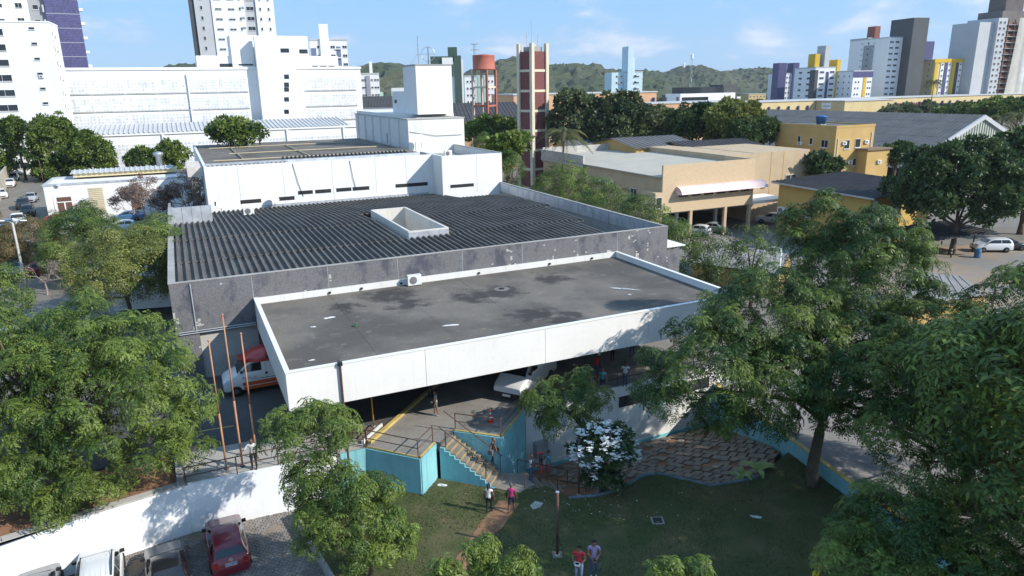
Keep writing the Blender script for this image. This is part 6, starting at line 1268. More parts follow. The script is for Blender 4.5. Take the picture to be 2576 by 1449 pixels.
def car(label, p, head, kind, col, name='parked_car', cat='car', group=None, z=None, bumper=False):
    me, parts, wm, wm2, t = car_meshes(kind); o = thing(name, label, cat, (p[0], p[1], p[2] if z is None else z), head, group); b = link('body', me, o); b.material_slots[0].link = 'OBJECT'; b.material_slots[0].material = PT[col]
    for nm, m in parts: link(nm, m, o)
    for x in t['wx']:
        link('wheel', wm2, o, (x, t['hw'] - .08, t['wh'])); link('wheel', wm, o, (x, -t['hw'] + .08, t['wh']))
    if bumper: MB().box(t['st'][0][0] - .12, t['st'][0][0] + .04, -t['hw'] * .9, t['hw'] * .9, .3, .62).build('bumper', M_BLACK, o)
    return o
aE2 = TH + R(90)
# front row in the car park
q = P(583, 1455, ZP); c1 = car('dark red hatchback with its rear to the viewer', q + E2 * 2.05, aE2 + R(2), 'hatch', 'red', z=ZP)
text_obj('NNU5F16', .13, c1, (-2.03, 0, .675), (R(90), 0, R(-90)), mat('plate_ink', (.02, .02, .05), .6))
MB().lathe([(.09, 0), (.09, .012), (.06, .014)], 12, 0, Matrix.Translation((-1.955, 0, .90)) @ Matrix.Rotation(R(-80), 4, 'Y')).build('emblem', M_RIM, c1)
q = P(415, 1398, ZP + 1.42); car('black sedan between the red hatchback and white car', (q.x, q.y, 0), aE2 + R(4), 'sedan', 'black', z=ZP)
q = P(242, 1405, ZP + 1.65); sv = car('white high roofed car with roof rails by the wall', (q.x, q.y, 0), aE2 + R(3), 'suv', 'white', z=ZP)
for s_ in (-1, 1): MB().tube([(.3, s_ * .6, 1.70), (-.7, s_ * .6, 1.75), (-1.6, s_ * .6, 1.70)], .03, 5).build('roof_rail', M_BLACK, sv)
for i in range(5): MB().box(-1.55, .1, -.4 + i * .2 - .02, -.4 + i * .2 + .02, 1.672, 1.684).build('roof_rib', PT['white'], sv)
q = P(78, 1452, ZP + 1.45); car('dark grey car at the bottom left corner', (q.x, q.y, 0), aE2 + R(2), 'hatch', 'grey', z=ZP)
# ambulance
aw_, av_ = HZ(598, 998, ZS); am = car('white ambulance with red raised roof and orange side stripe', h2w(aw_ + 1.95, av_ + 1.0, 0), TH + R(180), 'van', 'white', 'ambulance', 'ambulance', z=ZS)
M_RED = PT['brightred']; rc = MB(); pr = [(1.35, 2.12, .60), (1.25, 2.32, .72), (.85, 2.55, .78), (.2, 2.68, .80), (-2.4, 2.70, .80), (-2.66, 2.55, .78)]; k = 7
for x, z, w in pr: rc.v += [(x, w + .06, 2.0), (x, w + .05, 2.0 + (z - 2.0) * .6), (x, w * .8, z - .03), (x, 0, z), (x, -w * .8, z - .03), (x, -w - .05, 2.0 + (z - 2.0) * .6), (x, -w - .06, 2.0)]
for i in range(len(pr) - 1):
    for j in range(k - 1): rc.f.append((i * k + j, i * k + j + 1, (i + 1) * k + j + 1, (i + 1) * k + j)); rc.m.append(0)
rc.f += [tuple(range(k)), tuple((len(pr) - 1) * k + j for j in range(k - 1, -1, -1))]; rc.m += [0, 0]
rcp = rc.build('raised_roof', M_RED, am, True)
MB().box(1.25, 1.62, -.55, .55, 2.12, 2.22).build('sun_visor', M_RED, am); MB().box(-.6, .0, .868, .875, 2.16, 2.36).build('roof_vent', M_BLACK, rcp)
for s_ in (-1, 1):
    MB().box(-2.6, 1.55, s_ * 1.0 - .012, s_ * 1.0 + .012, .62, .86).build('side_stripe', mat('orange_red', (.55, .10, .03), .4), am); MB().box(-2.6, 1.5, s_ * 1.002 - .012, s_ * 1.002 + .012, .36, .56).build('side_stripe', MATS['orange_red'], am)
    MB().box(-.9, 1.0, s_ * .998 - .010, s_ * .998 + .010, .98, 1.0).build('door_seam', M_BLACK, am); MB().box(.12, .135, s_ * .99 - .012, s_ * .99 + .012, .9, 1.95).build('door_seam', M_BLACK, am); MB().box(.0, .16, s_ * .99 - .014, s_ * .99 + .014, 1.2, 1.34).build('fuel_flap', M_BLACK, am)
text_obj('SAMU 192', .16, am, (1.05, 1.012, 1.12), (R(90), 0, R(180)), mat('ink_navy', (.02, .03, .16), .6)); text_obj('+', .3, am, (1.5, 1.012, 1.16), (R(90), 0, R(180)), MATS['ink_navy'])
MB().box(2.55, 2.76, -.9, .9, .32, .72).build('bumper', M_BLACK, am)
# white van under the canopy
n0 = h2w(*HZ(1304, 993, 2.4)); f0 = h2w(*HZ(1359, 947, 2.4)); hd = math.atan2(n0.y - f0.y, n0.x - f0.x); fr = P(1275, 1012, ZS)
vn = car('white van with black bumper parked under the canopy', fr - Vector((math.cos(hd), math.sin(hd), 0)) * 2.72, hd, 'van', 'white', 'parked_van', 'van', z=ZS, bumper=True); MB().box(2.74, 2.775, -.26, .26, .40, .54).build('plate', M_PLATE, vn)
# truck with white box body at the left
ta = P(292, 808, 2.2); tb2 = P(428, 797, 2.2); rzt = math.atan2(tb2.y - ta.y, tb2.x - ta.x); tr = thing('box_truck', 'white box truck parked beside the tiled block', 'truck', tuple(ta), rzt)
zt_ = zup(285, 735, ta) - 2.2; Lb = 5.6
MB().box(0, Lb, 0, 2.4, .9, zt_).build('cargo_box', mat('truck_white', (.72, .73, .74), .45, .06, .4, streak=.15, dirt=(.5, .5, .5)), tr); MB().box(-.05, Lb + .05, -.04, 2.44, zt_ + .002, zt_ + .06).build('box_rim', M_METAL, tr)
MB().box(Lb + .2, Lb + 2.0, .1, 2.3, .6, 2.5).build('cab', mat('truck_orange', (.6, .28, .03), .5), tr); MB().box(.2, Lb + 1.8, .4, 2.0, .6, .88).build('chassis', M_BLACK, tr)
for x in (1.0, 2.0, Lb + 1.2):
    for y in (.15, 2.2): w_ = MB().lathe([(.25, -.12), (.48, -.11), (.48, .11), (.25, .12)], 16, 0, Matrix.Rotation(R(90), 4, 'X')).build('wheel', M_TYRE, tr, True); w_.location = (x, y, .48)
# street and parking cars at the left
hs = R(-60)
LC = [(50, 423, hs, 'suv', 'grey', 'dark grey car farthest up the left street'), (45, 439, hs, 'sedan', 'white', 'white car second farthest up the left street'), (36, 454, hs, 'hatch', 'silver', 'silver car with windscreen shades on the left street'), (27, 469, hs, 'hatch', 'white', 'white hatchback nearest in the left street row'), (4, 497, hs + R(10), 'hatch', 'white', 'white car cut by the left edge on the street'),
      (146, 438, R(10), 'suv', 'white', 'white jeep with dark roof beside the round tree'), (80, 507, hs - R(5), 'hatch', 'silver', 'silver blue car at the clinic corner'), (60, 524, hs, 'suv', 'black', 'black car behind the silver blue one'), (72, 543, hs, 'suv', 'black', 'black four wheel drive next to the pickup'), (48, 566, hs, 'pickup', 'white', 'white pickup facing the viewer by the blue ramp'), (20, 578, hs, 'sedan', 'blue', 'dark blue car half hidden below the white pickup'),
      (190, 548, R(25), 'suv', 'white', 'white car with dark roof before the clinic door'), (155, 566, R(20), 'hatch', 'brightred', 'red roofed car in front of the clinic'), (165, 577, R(20), 'hatch', 'white', 'white car in front of the red roofed one'), (308, 541, R(200), 'hatch', 'black', 'black car beside the leafless tree'), (322, 555, R(200), 'sedan', 'blue', 'dark car under the leafless tree'), (305, 582, R(205), 'hatch', 'white', 'white car under the leafless tree'), (150, 525, hs, 'hatch', 'dark_red', 'dark red car hidden behind the clinic corner'),
      (118, 660, R(30), 'pickup', 'silver', 'silver pickup under the dense tree'), (45, 690, R(35), 'sedan', 'palegreen', 'pale green sedan below the left lamp pole'), (118, 690, R(40), 'hatch', 'dark_red', 'dark car with red lamps under the dense tree'), (240, 690, R(30), 'hatch', 'white', 'white car glimpsed under the olive tree'), (405, 655, R(30), 'hatch', 'white', 'white car close to the tiled block\'s left wall'), (395, 700, R(25), 'sedan', 'white', 'white sedan between truck and tiled block'), (300, 615, R(28), 'sedan', 'silver', 'silver car in the tree shade'), (75, 640, R(30), 'suv', 'black', 'black car beneath the reddish tree'), (-5, 690, R(30), 'hatch', 'blue', 'light blue car at the left edge'), (35, 870, R(20), 'hatch', 'silver', 'silver car behind the big left tree')]
for a, b, h, kd, cl_, lb in LC: p = G(a, b); car(lb, p, h, kd, cl_, z=ground_z(p.x, p.y) + .004)
# car port and right yard
RCs = [(1787, 583, R(150), 'sedan', 'silver', 'silver sedan at the car port columns'), (1752, 590, R(150), 'hatch', 'white', 'white car half hidden by the tree at the car port'), (1918, 537, R(160), 'suv', 'white', 'white estate car inside the car port, rear to viewer'), (1945, 562, R(150), 'pickup', 'white', 'white pickup at the yellow annex corner'), (1862, 545, R(150), 'van', 'white', 'pale van deep inside the car port'), (1850, 520, R(100), 'hatch', 'white', 'white car behind the car port pillars'), (2492, 632, R(175), 'suv', 'white', 'white people carrier under the huge dark tree'), (2532, 627, R(-10), 'hatch', 'black', 'old dark car with bonnet beside the white carrier')]
for a, b, h, kd, cl_, lb in RCs: p = P(a, b, 0); car(lb, p, h, kd, cl_, z=.004)
# ================================================================== people
def cloth(name, c): return mat('cloth_' + name, c, .9, .12, 6, fine=.1)
M_SKIN = [mat('skin_a', (.17, .085, .055), .6, .08, 5), mat('skin_b', (.24, .125, .085), .6, .08, 5)]
M_HAIR = mat('hair_black', (.012, .010, .010), .55, .2); M_HAIRG = mat('hair_grey', (.10, .095, .09), .6, .2)
CL = {k: cloth(k, v) for k, v in dict(red=(.50, .035, .05), lavender=(.36, .28, .47), jeans=(.06, .09, .16), ltjeans=(.22, .30, .42), white=(.66, .65, .63), black=(.014, .014, .016), pink=(.48, .035, .17), navy=(.02, .025, .05), teal=(.05, .27, .32), redsh=(.42, .06, .05), stripe=(.55, .57, .60), green=(.05, .09, .07), yellow=(.48, .42, .03), floral=(.52, .44, .44), olive=(.12, .13, .10), brown=(.09, .05, .035)).items()}
M_SHOE = mat('shoe', (.03, .025, .022), .6); M_SHOEW = mat('shoe_pale', (.5, .48, .44), .6)
def stripe_mat():
    m = CL['stripe'].copy(); m.name = 'cloth_striped'; t = m.node_tree; L = t.links.new; b = t.nodes['Principled BSDF']; tc = N(t, 'ShaderNodeTexCoord'); w = N(t, 'ShaderNodeTexWave', wave_type='BANDS', bands_direction='Z'); w.inputs['Scale'].default_value = 4.2; L(tc.outputs['Object'], w.inputs['Vector'])
    r = N(t, 'ShaderNodeValToRGB'); r.color_ramp.interpolation = 'CONSTANT'; r.color_ramp.elements[0].color = (.03, .04, .09, 1); r.color_ramp.elements[1].position = .5; r.color_ramp.elements[1].color = (.6, .6, .62, 1); L(w.outputs[0], r.inputs[0]); L(r.outputs[0], b.inputs['Base Color']); return m
CL['striped'] = stripe_mat()
def person(label, pos, head, shirt, legs, hair='short', hairm=None, skin=0, h=1.70, larm=None, rarm=None, stride=.0, shorts=False, sleeve=.45, shoe=None, look=0.0, lean=0.0, cap=None, sit=False, fem=False):
    """arms: (elbow xyz, wrist xyz) for a 1.70 m figure facing +y"""
    V, E, Rd, K = [], [], [], []
    def v(p, r, k): V.append(Vector(p)); Rd.append(r if isinstance(r, tuple) else (r, r)); K.append(k); return len(V) - 1
    def e(a, b): E.append((a, b)); return b
    sh = .165 if fem else .19; ly = lean
    pel = v((0, 0, .92), (.150, .115) if not fem else (.155, .12), 'L'); sp = e(pel, v((0, ly * .3, 1.08), (.135 if not fem else .118, .10), 'S')); ch = e(sp, v((0, ly * .8 + .0, 1.28), (.155 if not fem else .135, .11), 'S')); nb = e(ch, v((0, ly, 1.425), (.085, .07), 'S')); nk = e(nb, v((0, ly + .015, 1.485), .052, 'K'))
    f = look; hd = e(nk, v((0, ly + .035 + f * .05, 1.555), (.070, .078), 'K')); hm = e(hd, v((0, ly + .03 + f * .08, 1.625 - f * .01), (.078, .094), 'K')); ht = e(hm, v((0, ly + .015 + f * .09, 1.69 - f * .02), (.058, .070), 'K'))
    ns = e(hd, v((0, ly + .135 + f * .06, 1.575 - f * .03), .014, 'K'))
    for s, arm in ((1, larm), (-1, rarm)):
        el_, wr = arm if arm else ((s * .26, -.02 - .0, 1.12), (s * .27, .06, .88)); ss = v((s * sh, ly, 1.375), (.066, .062), 'S'); e(ch, ss)
        md = e(ss, v(Vector(V[ss]).lerp(Vector(el_), sleeve), .052, 'S')); ee = e(md, v(el_, .040, 'A')); ww = e(ee, v(wr, .027, 'A')); d = (Vector(wr) - Vector(el_)).normalized(); pm = e(ww, v(Vector(wr) + d * .07, (.036, .020), 'A')); sd = d.cross(Vector((0, 1, .2))).normalized()
        if sd.length < .1: sd = Vector((1, 0, 0))
        for i in range(4): o = (i - 1.5) * .019; q1 = e(pm, v(Vector(wr) + d * .12 + sd * o, .0095, 'A')); e(q1, v(Vector(wr) + d * (.165 + .01 * (i in (1, 2))) + sd * o * 1.1 + Vector((0, .02, 0)), .0085, 'A'))
        q1 = e(ww, v(Vector(wr) + d * .055 + sd * .045 * s + Vector((0, .02, 0)), .0105, 'A')); e(q1, v(Vector(wr) + d * .10 + sd * .06 * s + Vector((0, .035, 0)), .009, 'A'))
        st = stride * s; hip = e(pel, v((s * .095, 0, .86), (.098, .10), 'L'))
        if sit: kn = e(hip, v((s * .11, .42, .52 + .0), .062, 'L')); an = e(kn, v((s * .11, .44, .10), .042, 'C'))
        else: kn = e(hip, v((s * .10, st * .55 + .02 + max(0, st) * .1, .49), .064, 'L')); cf = e(kn, v((s * .10, st * .75 - .01, .30), .056, 'C')); an = e(cf, v((s * .10, st - (.06 if st < 0 else 0), .085 + max(0, -st) * .22), .040, 'C'))
        b_ = V[an]; tm = e(an, v((b_.x, b_.y + .06, max(.045, b_.z - .04)), (.042, .032), 'F')); e(tm, v((b_.x * 1.06, b_.y + .16, max(.035, b_.z - .05)), (.038, .026), 'F'))
    me = bpy.data.meshes.new('body'); me.from_pydata([tuple(p) for p in V], E, []); ob = bpy.data.objects.new('body_skin', me); COL.objects.link(ob); m = ob.modifiers.new('skin', 'SKIN'); m.use_smooth_shade = True
    for i, sv in enumerate(me.skin_vertices[0].data): sv.radius = Rd[i]; sv.use_root = (i == 0)
    sb = ob.modifiers.new('sub', 'SUBSURF'); sb.levels = 1; sb.render_levels = 1
    bpy.context.view_layer.update(); dg = bpy.context.evaluated_depsgraph_get(); nm = bpy.data.meshes.new_from_object(ob.evaluated_get(dg)); bpy.data.objects.remove(ob); bpy.data.meshes.remove(me)
    sk = M_SKIN[skin]; ms = [sk, CL[shirt], CL[legs], shoe or M_SHOE]; nm.materials.clear(); [nm.materials.append(q) for q in ms]
    Va = np.array([tuple(p) for p in V]); A0 = Va[[a for a, b in E]]; B0 = Va[[b for a, b in E]]; kk = [K[b] for a, b in E]; AB = B0 - A0; LL = (AB ** 2).sum(1) + 1e-9; idx = []
    for p in nm.polygons:
        c = np.array(p.center); t = np.clip(((c - A0) * AB).sum(1) / LL, 0, 1); d = ((A0 + AB * t[:, None] - c) ** 2).sum(1); k = kk[int(d.argmin())]; z = c[2]
        idx.append({'S': 1, 'L': 2, 'C': (0 if shorts else 2), 'F': 3, 'A': 0, 'K': 0}[k] if not (k == 'L' and z > .99) else 1)
    nm.polygons.foreach_set('material_index', idx); nm.polygons.foreach_set('use_smooth', [True] * len(nm.polygons)); nm.name = 'body'
    o = thing('person', label, 'person', tuple(pos), head - R(90)); o.scale = (h / 1.70,) * 3; link('body', nm, o)
    hx = Vector((0, ly + .012 + f * .085, 1.635 - f * .012)); hb = MB(); n = 12; pr = [(.088, -.05), (.096, .0), (.092, .045), (.07, .085), (.03, .106), (.004, .112)] if hair != 'bald' else [(.05, .07), (.03, .098), (.004, .106)]
    for r_, z in pr:
        for j in range(n):
            t = 2 * math.pi * j / n; y = math.sin(t); low = (-.03 if z < 0 else 0) * (1 if y < 0 else -1.6); hb.v.append((hx.x + r_ * .93 * math.cos(t), hx.y - .012 + r_ * 1.1 * y - (.025 if (y > .3 and z < .06) else 0), hx.z + z + low))
    for i in range(len(pr) - 1):
        for j in range(n): hb.f.append((i * n + j, i * n + (j + 1) % n, (i + 1) * n + (j + 1) % n, (i + 1) * n + j)); hb.m.append(0)
    hm_ = hairm or M_HAIR; hb.build('hair', hm_, o, True)
    if hair == 'long': MB().tube([(0, hx.y - .085, hx.z + .03), (0, hx.y - .12, hx.z - .08), (0, hx.y - .125, hx.z - .26)], [.06, .065, .02], 7).build('ponytail', hm_, o, True)
    if cap: q = MB(); q.lathe([(.103, 0), (.10, .05), (.07, .095), (.01, .11)], 12, 0, Matrix.Translation(hx + Vector((0, -.008, .012)))); q.box(-.07, .07, hx.y + .07, hx.y + .19, hx.z + .012, hx.z + .025); q.build('cap', CL[cap], o, True)
    for s in (-1, 1): MB().lathe([(.012, -.004), (.012, .004), (.004, .006)], 6, 0, Matrix.Translation((s * .034, ly + .118 + f * .07, 1.612 - f * .03)) @ Matrix.Rotation(R(-90), 4, 'X')).build('eye', M_BLACK, o); MB().lathe([(.012, -.03), (.018, 0), (.012, .03)], 6, 0, Matrix.Translation((s * .082, ly + .02 + f * .06, 1.60))).build('ear', sk, o, True)
    MB().box(-.024, .024, ly + .100 + f * .06, ly + .112 + f * .06, 1.530 - f * .03, 1.538 - f * .03).build('mouth', mat('lip', (.16, .05, .045), .6), o)
    return o
FC = R(-90)
m1 = person('man in red polo shirt and pale jeans holding a white controller', P(1456, 1464, 0), R(-105), 'red', 'ltjeans', skin=1, h=1.84, larm=((.25, .06, 1.10), (.10, .30, 1.02)), rarm=((-.25, .04, 1.10), (-.11, .29, 1.05)), look=.8, shoe=M_SHOEW)
ctl = thing('remote_controller', 'white drone controller held by the man in red', 'controller', tuple(Vector(m1.location) + Vector((-.11, -.39, 1.14))), R(-105) - R(90)); MB().box(-.11, .11, -.06, .06, -.02, .03).build('body', M_W, ctl); MB().tube([(.16 * math.cos(t * .628), 0, .03 + .13 * math.sin(t * .628)) for t in range(6)], .012, 5).build('antenna_ring', M_W, ctl); MB().box(-.07, .07, -.01, .01, .03, .12).build('screen', M_BLACK, ctl)
m2 = person('man in lavender polo shirt and dark jeans with black remote', P(1493, 1450, 0), R(-92), 'lavender', 'jeans', skin=1, h=1.85, larm=((.25, .03, 1.10), (.08, .26, .99)), rarm=((-.25, .03, 1.10), (-.07, .27, 1.0)), look=.7, shoe=M_SHOEW)
rmt = thing('black_remote', 'small black device in the hands of the man in lavender', 'remote', tuple(Vector(m2.location) + Vector((0, -.39, 1.09)))); MB().box(-.06, .06, -.03, .03, -.015, .02).build('body', M_BLACK, rmt); MB().box(-.04, .04, -.02, .02, .02, .026).build('screen', M_GLASS, rmt)
w3 = person('woman in white top and black trousers walking up the path', P(1231, 1290, 0), R(75), 'white', 'black', 'long', fem=True, h=1.62, stride=.10, sleeve=.25)
MB().tube([(-.14, .10, 1.36), (.02, .13, 1.2), (.17, .06, 1.0)], .012, 4).build('bag_strap', M_BLACK, w3); MB().box(.14, .22, -.08, .10, .86, 1.02).build('bag', M_BLACK, w3)
w4 = person('woman in pink top and navy shorts walking up the path', P(1287, 1288, 0), R(80), 'pink', 'navy', 'short', M_HAIRG, fem=True, h=1.6, stride=.17, shorts=True, sleeve=.3); MB().box(-.3, -.2, -.12, .16, 1.0, 1.2).build('bag', M_BLACK, w4)
person('man in blue striped shirt and jeans at the stair foot', P(1336, 1213, .0), R(-10), 'striped', 'jeans', 'bald', skin=0, h=1.7, larm=((.24, .1, 1.1), (.14, .3, 1.05)), stride=.08)
person('man in black shirt, cap and red shorts beside the striped man', P(1361, 1208, .0), R(190), 'black', 'redsh', cap='redsh', h=1.68, shorts=True, rarm=((-.24, .1, 1.12), (-.15, .28, 1.08)))
person('man in teal shirt and red shorts right of the black shirt', P(1379, 1203, .0), R(200), 'teal', 'redsh', h=1.68, shorts=True, larm=((.24, .1, 1.12), (.1, .28, 1.15)))
w8 = person('woman in black with grey bag walking down the stairs', h2w(9.95, -2.25, ZS - 7 * RIS), TH - R(50), 'black', 'navy', 'short', M_HAIRG, skin=1, fem=True, h=1.62, stride=.10, sleeve=.3, look=.6); MB().box(.16, .34, -.16, .12, .78, 1.04).build('bag', mat('grey_bag', (.12, .12, .13), .8), w8); MB().box(-.34, -.30, -.05, .25, .72, .96).build('green_folder', CL['green'], w8)
w9 = person('woman in floral white blouse and olive skirt under the canopy', P(1098, 1046, ZS), R(185), 'floral', 'olive', 'long', skin=1, fem=True, h=1.62, stride=.12, shorts=True, larm=((.24, .06, 1.1), (.24, .2, .9)), shoe=M_SHOEW); MB().box(.2, .32, .18, .32, .78, .86).build('papers', M_W, w9)
person('person in red shirt behind the floral blouse woman', P(1083, 1003, ZS), R(80), 'red', 'navy', h=1.68)
person('man in white shirt leaning on the sidewalk railing', P(641, 1180, ZS), R(-80), 'white', 'black', skin=0, h=1.74, larm=((.36, .08, 1.14), (.58, .16, 1.02)), rarm=((-.36, .08, 1.12), (-.55, .18, 1.0)), sleeve=.95, lean=.04)
m11 = person('person in yellow shirt and red cap at the bottom edge', P(2046, 1508, 0), R(-60), 'yellow', 'navy', cap='redsh', skin=0, h=1.68, look=.8, larm=((.27, .1, 1.1), (.2, .28, .98)))
person('man in white shirt resting on the deck railing', P(1572, 972, ZS), R(-95), 'white', 'jeans', skin=0, h=1.72, larm=((.27, .12, 1.12), (.22, .32, 1.0)), rarm=((-.27, .12, 1.12), (-.18, .30, 1.0)), lean=.12)
person('woman in teal shirt at the deck railing behind the small tree', P(1516, 984, ZS), R(-100), 'teal', 'navy', skin=1, fem=True, h=1.6, lean=.1)
person('person in black trousers standing deep under the canopy', P(1540, 905, ZS), R(-60), 'white', 'black', h=1.7)
person('person in blue jeans waiting under the right canopy end', P(1590, 897, ZS), R(-120), 'brown', 'jeans', h=1.7, stride=.1)
person('person in white shirt in the canopy shade beside the van', P(1505, 925, ZS), R(-90), 'white', 'brown', h=1.68)
person('person in red top in the canopy shade', P(1500, 950, ZS), R(-80), 'red', 'jeans', h=1.66)
# ================================================================== railings, posts and small things
def rail(label, pts, h=.95, posts=None, r=.03, m=M_RUST, mids=(.5,), name='railing', slope=None):
    o = thing(name, label, 'railing', (0, 0, 0)); P3 = [Vector(p) for p in pts]; up = Vector((0, 0, 1))
    MB().tube([tuple(p + up * h) for p in P3], r, 6).build('top_rail', m, o)
    for f in mids: MB().tube([tuple(p + up * h * f) for p in P3], r * .8, 6).build('mid_rail', m, o)
    for p in (posts or P3): p = Vector(p); MB().tube([tuple(p), tuple(p + up * (h + .01))], r, 6).build('post', m, o)
    return o
def HW(u, v, z=ZS + .04): return h2w(u, v, z)
rail('rusty railing along the left edge of the entrance deck', [HW(3.75, .45), HW(5.88, -1.93), HW(7.08, -.76)], .95)
rail('rusty railing around the right deck corner above the turquoise wall', [HW(8.72, .15), HW(10.66, -1.7), HW(13.05, .6)], .95)
rail('rusty railing along the deck edge above the basement wall', [HW(13.5, 1.0), HW(17, 1.0), HW(20, 1.0), HW(23, 1.0), HW(26, 1.0), HW(30, 1.0)], 1.0)
s45 = Vector((math.cos(TH - R(45)), math.sin(TH - R(45)), 0)); n45 = Vector((-s45.y, s45.x, 0)); b0 = h2w(7.40, -1.0, ZS)
def stair_pt(d, off, z0=0): return b0 + s45 * d + n45 * off + Vector((0, 0, -d / TRD * RIS + z0))
rail('rusty handrail on the lawn side of the stairs', [stair_pt(-.1, .06), stair_pt(3.2, .06)], .9, posts=[stair_pt(.3, .06), stair_pt(2.6, .06)], mids=())
rail('rusty handrail on the wall side of the stairs', [stair_pt(-.4, 1.42), stair_pt(3.0, 1.42)], .95, posts=[stair_pt(2.9, 1.42)], mids=())
rail('dark handrail beside the lower stairs', [h2w(11.0, -4.0, 0), h2w(14.4, -4.6, -1.3)], .9, mids=(), posts=[h2w(11.0, -4.0, 0), h2w(12.8, -4.3, -.6), h2w(14.4, -4.6, -1.3)])
rail('second handrail on the far side of the lower stairs', [h2w(11.3, -2.5, 0), h2w(14.2, -2.9, -1.2)], .9, mids=(), posts=[h2w(11.3, -2.5, 0), h2w(14.2, -2.9, -1.2)])
rl = [P(455 + 13, 1224, ZS), P(700, 1172, ZS), P(830, 1146, ZS), P(915, 1128, ZS)]
rail('long rusty railing on top of the white wall', [q + Vector((0, .05, .03)) for q in rl], .95, posts=[q + Vector((0, .05, .03)) for q in (rl[0], P(597, 1196, ZS), rl[1], rl[2], rl[3])])
rail('low rusty frame railing round the planting island', [HW(2.4, 2.1), HW(3.9, .98), HW(5.0, 2.3)], .45, mids=())
rail('short red handrail in the right yard', [P(2502, 715, 0), P(2540, 705, 0), P(2562, 712, 0)], 1.0, m=mat('red_brown', (.16, .05, .04), .7))
# flag poles
M_FLAG = mat('orange_pole', (.44, .215, .12), .7, .2, 1.0, spots=.7, dirt=(.27, .16, .11))
for (u, v), zt_, lb in (((-3.2, 1.31), 9.0, 'leftmost of the three orange flag poles'), ((-2.44, 1.27), 10.2, 'tallest, middle one of the three orange flag poles'), ((-1.7, 1.83), 8.95, 'rightmost of the three orange flag poles')):
    p = h2w(u, v, ZS); o = thing('flag_pole', lb, 'flag pole', tuple(p)); H_ = zt_ - ZS; MB().tube([(0, 0, 0), (0, 0, H_ * .45)], .055, 8).build('lower_tube', M_FLAG, o, True); MB().tube([(0, 0, H_ * .45), (0, 0, H_)], [.045, .035], 8).build('upper_tube', M_FLAG, o, True); MB().lathe([(.05, H_ - .02), (.06, H_ + .05), (.01, H_ + .1)], 8).build('finial', M_FLAG, o, True); MB().lathe([(.12, 0), (.12, .02), (.05, .04)], 8).build('base_plate', M_RUST, o)
# yellow post on the island, pole by the bush, lawn pole
def post(name, label, p, h, r, m, cat='post', top=None):
    o = thing(name, label, cat, tuple(p)); MB().tube([(0, 0, 0), (0, 0, h)], r, 8).build('shaft', m, o, True); MB().lathe([(r * 2.2, 0), (r * 2.2, .04), (r, .08)], 8).build('base', M_CONC, o)
    if top: MB().lathe([(r * 1.15, h - .06), (r * 1.3, h), (r * .9, h + .01)], 8).build('collar', top, o)
    return o
post('yellow_post', 'orange yellow post on the planting island', h2w(4.67, 2.46, ZS + .06), 2.9, .045, mat('amber_paint', (.5, .24, .03), .6))
p = P(1402, 1397, 0); lp_ = post('lawn_pole', 'rusty bare lamp pole without lamp on the lawn', p, zup(1404, 1237, p), .07, M_RUST, 'pole', M_METAL); MB().box(-.22, .22, -.22, .22, 0, .05).build('footing', mat('mossy_concrete', (.17, .16, .14), .9, .2, 2), lp_)
p = P(1456, 1245, -.2); post('bush_pole', 'thin dark pole beside the flowering bush', p, zup(1458, 1105, p) + .2, .05, M_RUST, 'pole')
# street lamps
def lamp(label, p, h, arms, rz=0, m=M_CONC_L):
    o = thing('street_lamp', label, 'street lamp', tuple(p), rz); MB().tube([(0, 0, 0), (0, 0, h)], [.14, .09], 8).build('pole', m, o, True)
    for a in arms:
        MB().tube([(0, 0, h - .1), (a * .3, 0, h + .12), (a * .9, 0, h + .2)], .035, 6).build('arm', M_METAL, o, True); q = MB().lathe([(.05, 0), (.16, .05), (.17, .10), (.05, .16)], 10).build('lamp_head', M_W, o, True); q.location = (a * 1.05, 0, h + .1); q.scale = (2.2, 1, 1)
    return o
p = G(145, 560); lamp('street lamp with double head before the clinic wall', p, zup(125, 470, p) - p.z, (-1, 1)); p = P(66, 724, 2.4); lamp('leaning double headed street lamp among the left parked cars', p, zup(32, 560, p) - p.z, (-1, 1)); p = G(130, 452); lamp('far double headed street lamp before the round tree', p, zup(110, 350, p) - p.z, (-1, 1))
p = P(1955, 745, 0); lamp('white street lamp with curved arm behind the tallest tree', p, zup(1955, 625, p), (-1,), .2, M_W)
p = G(385, 560); post('clinic_pole', 'thin pole with arms among the leafless trees', p, 4.5, .05, M_METAL, 'pole'); p = G(112, 475); post('street_post', 'short striped post on the left street', p, 5.2, .07, M_RUST, 'post')
# traffic cone
p = P(1234, 1062, ZS); o = thing('traffic_cone', 'orange and white traffic cone on the entrance deck', 'traffic cone', tuple(p)); M_OR = mat('cone_orange', (.55, .07, .03), .6)
MB().box(-.18, .18, -.18, .18, 0, .04).build('base', M_OR, o); zs = [.04, .24, .36, .5, .62, .78]; rs_ = [.14, .105, .085, .062, .045, .025]
for i in range(5): MB().lathe([(rs_[i], zs[i]), (rs_[i + 1], zs[i + 1])], 14).build('band', M_OR if i % 2 == 0 else M_W, o, True)
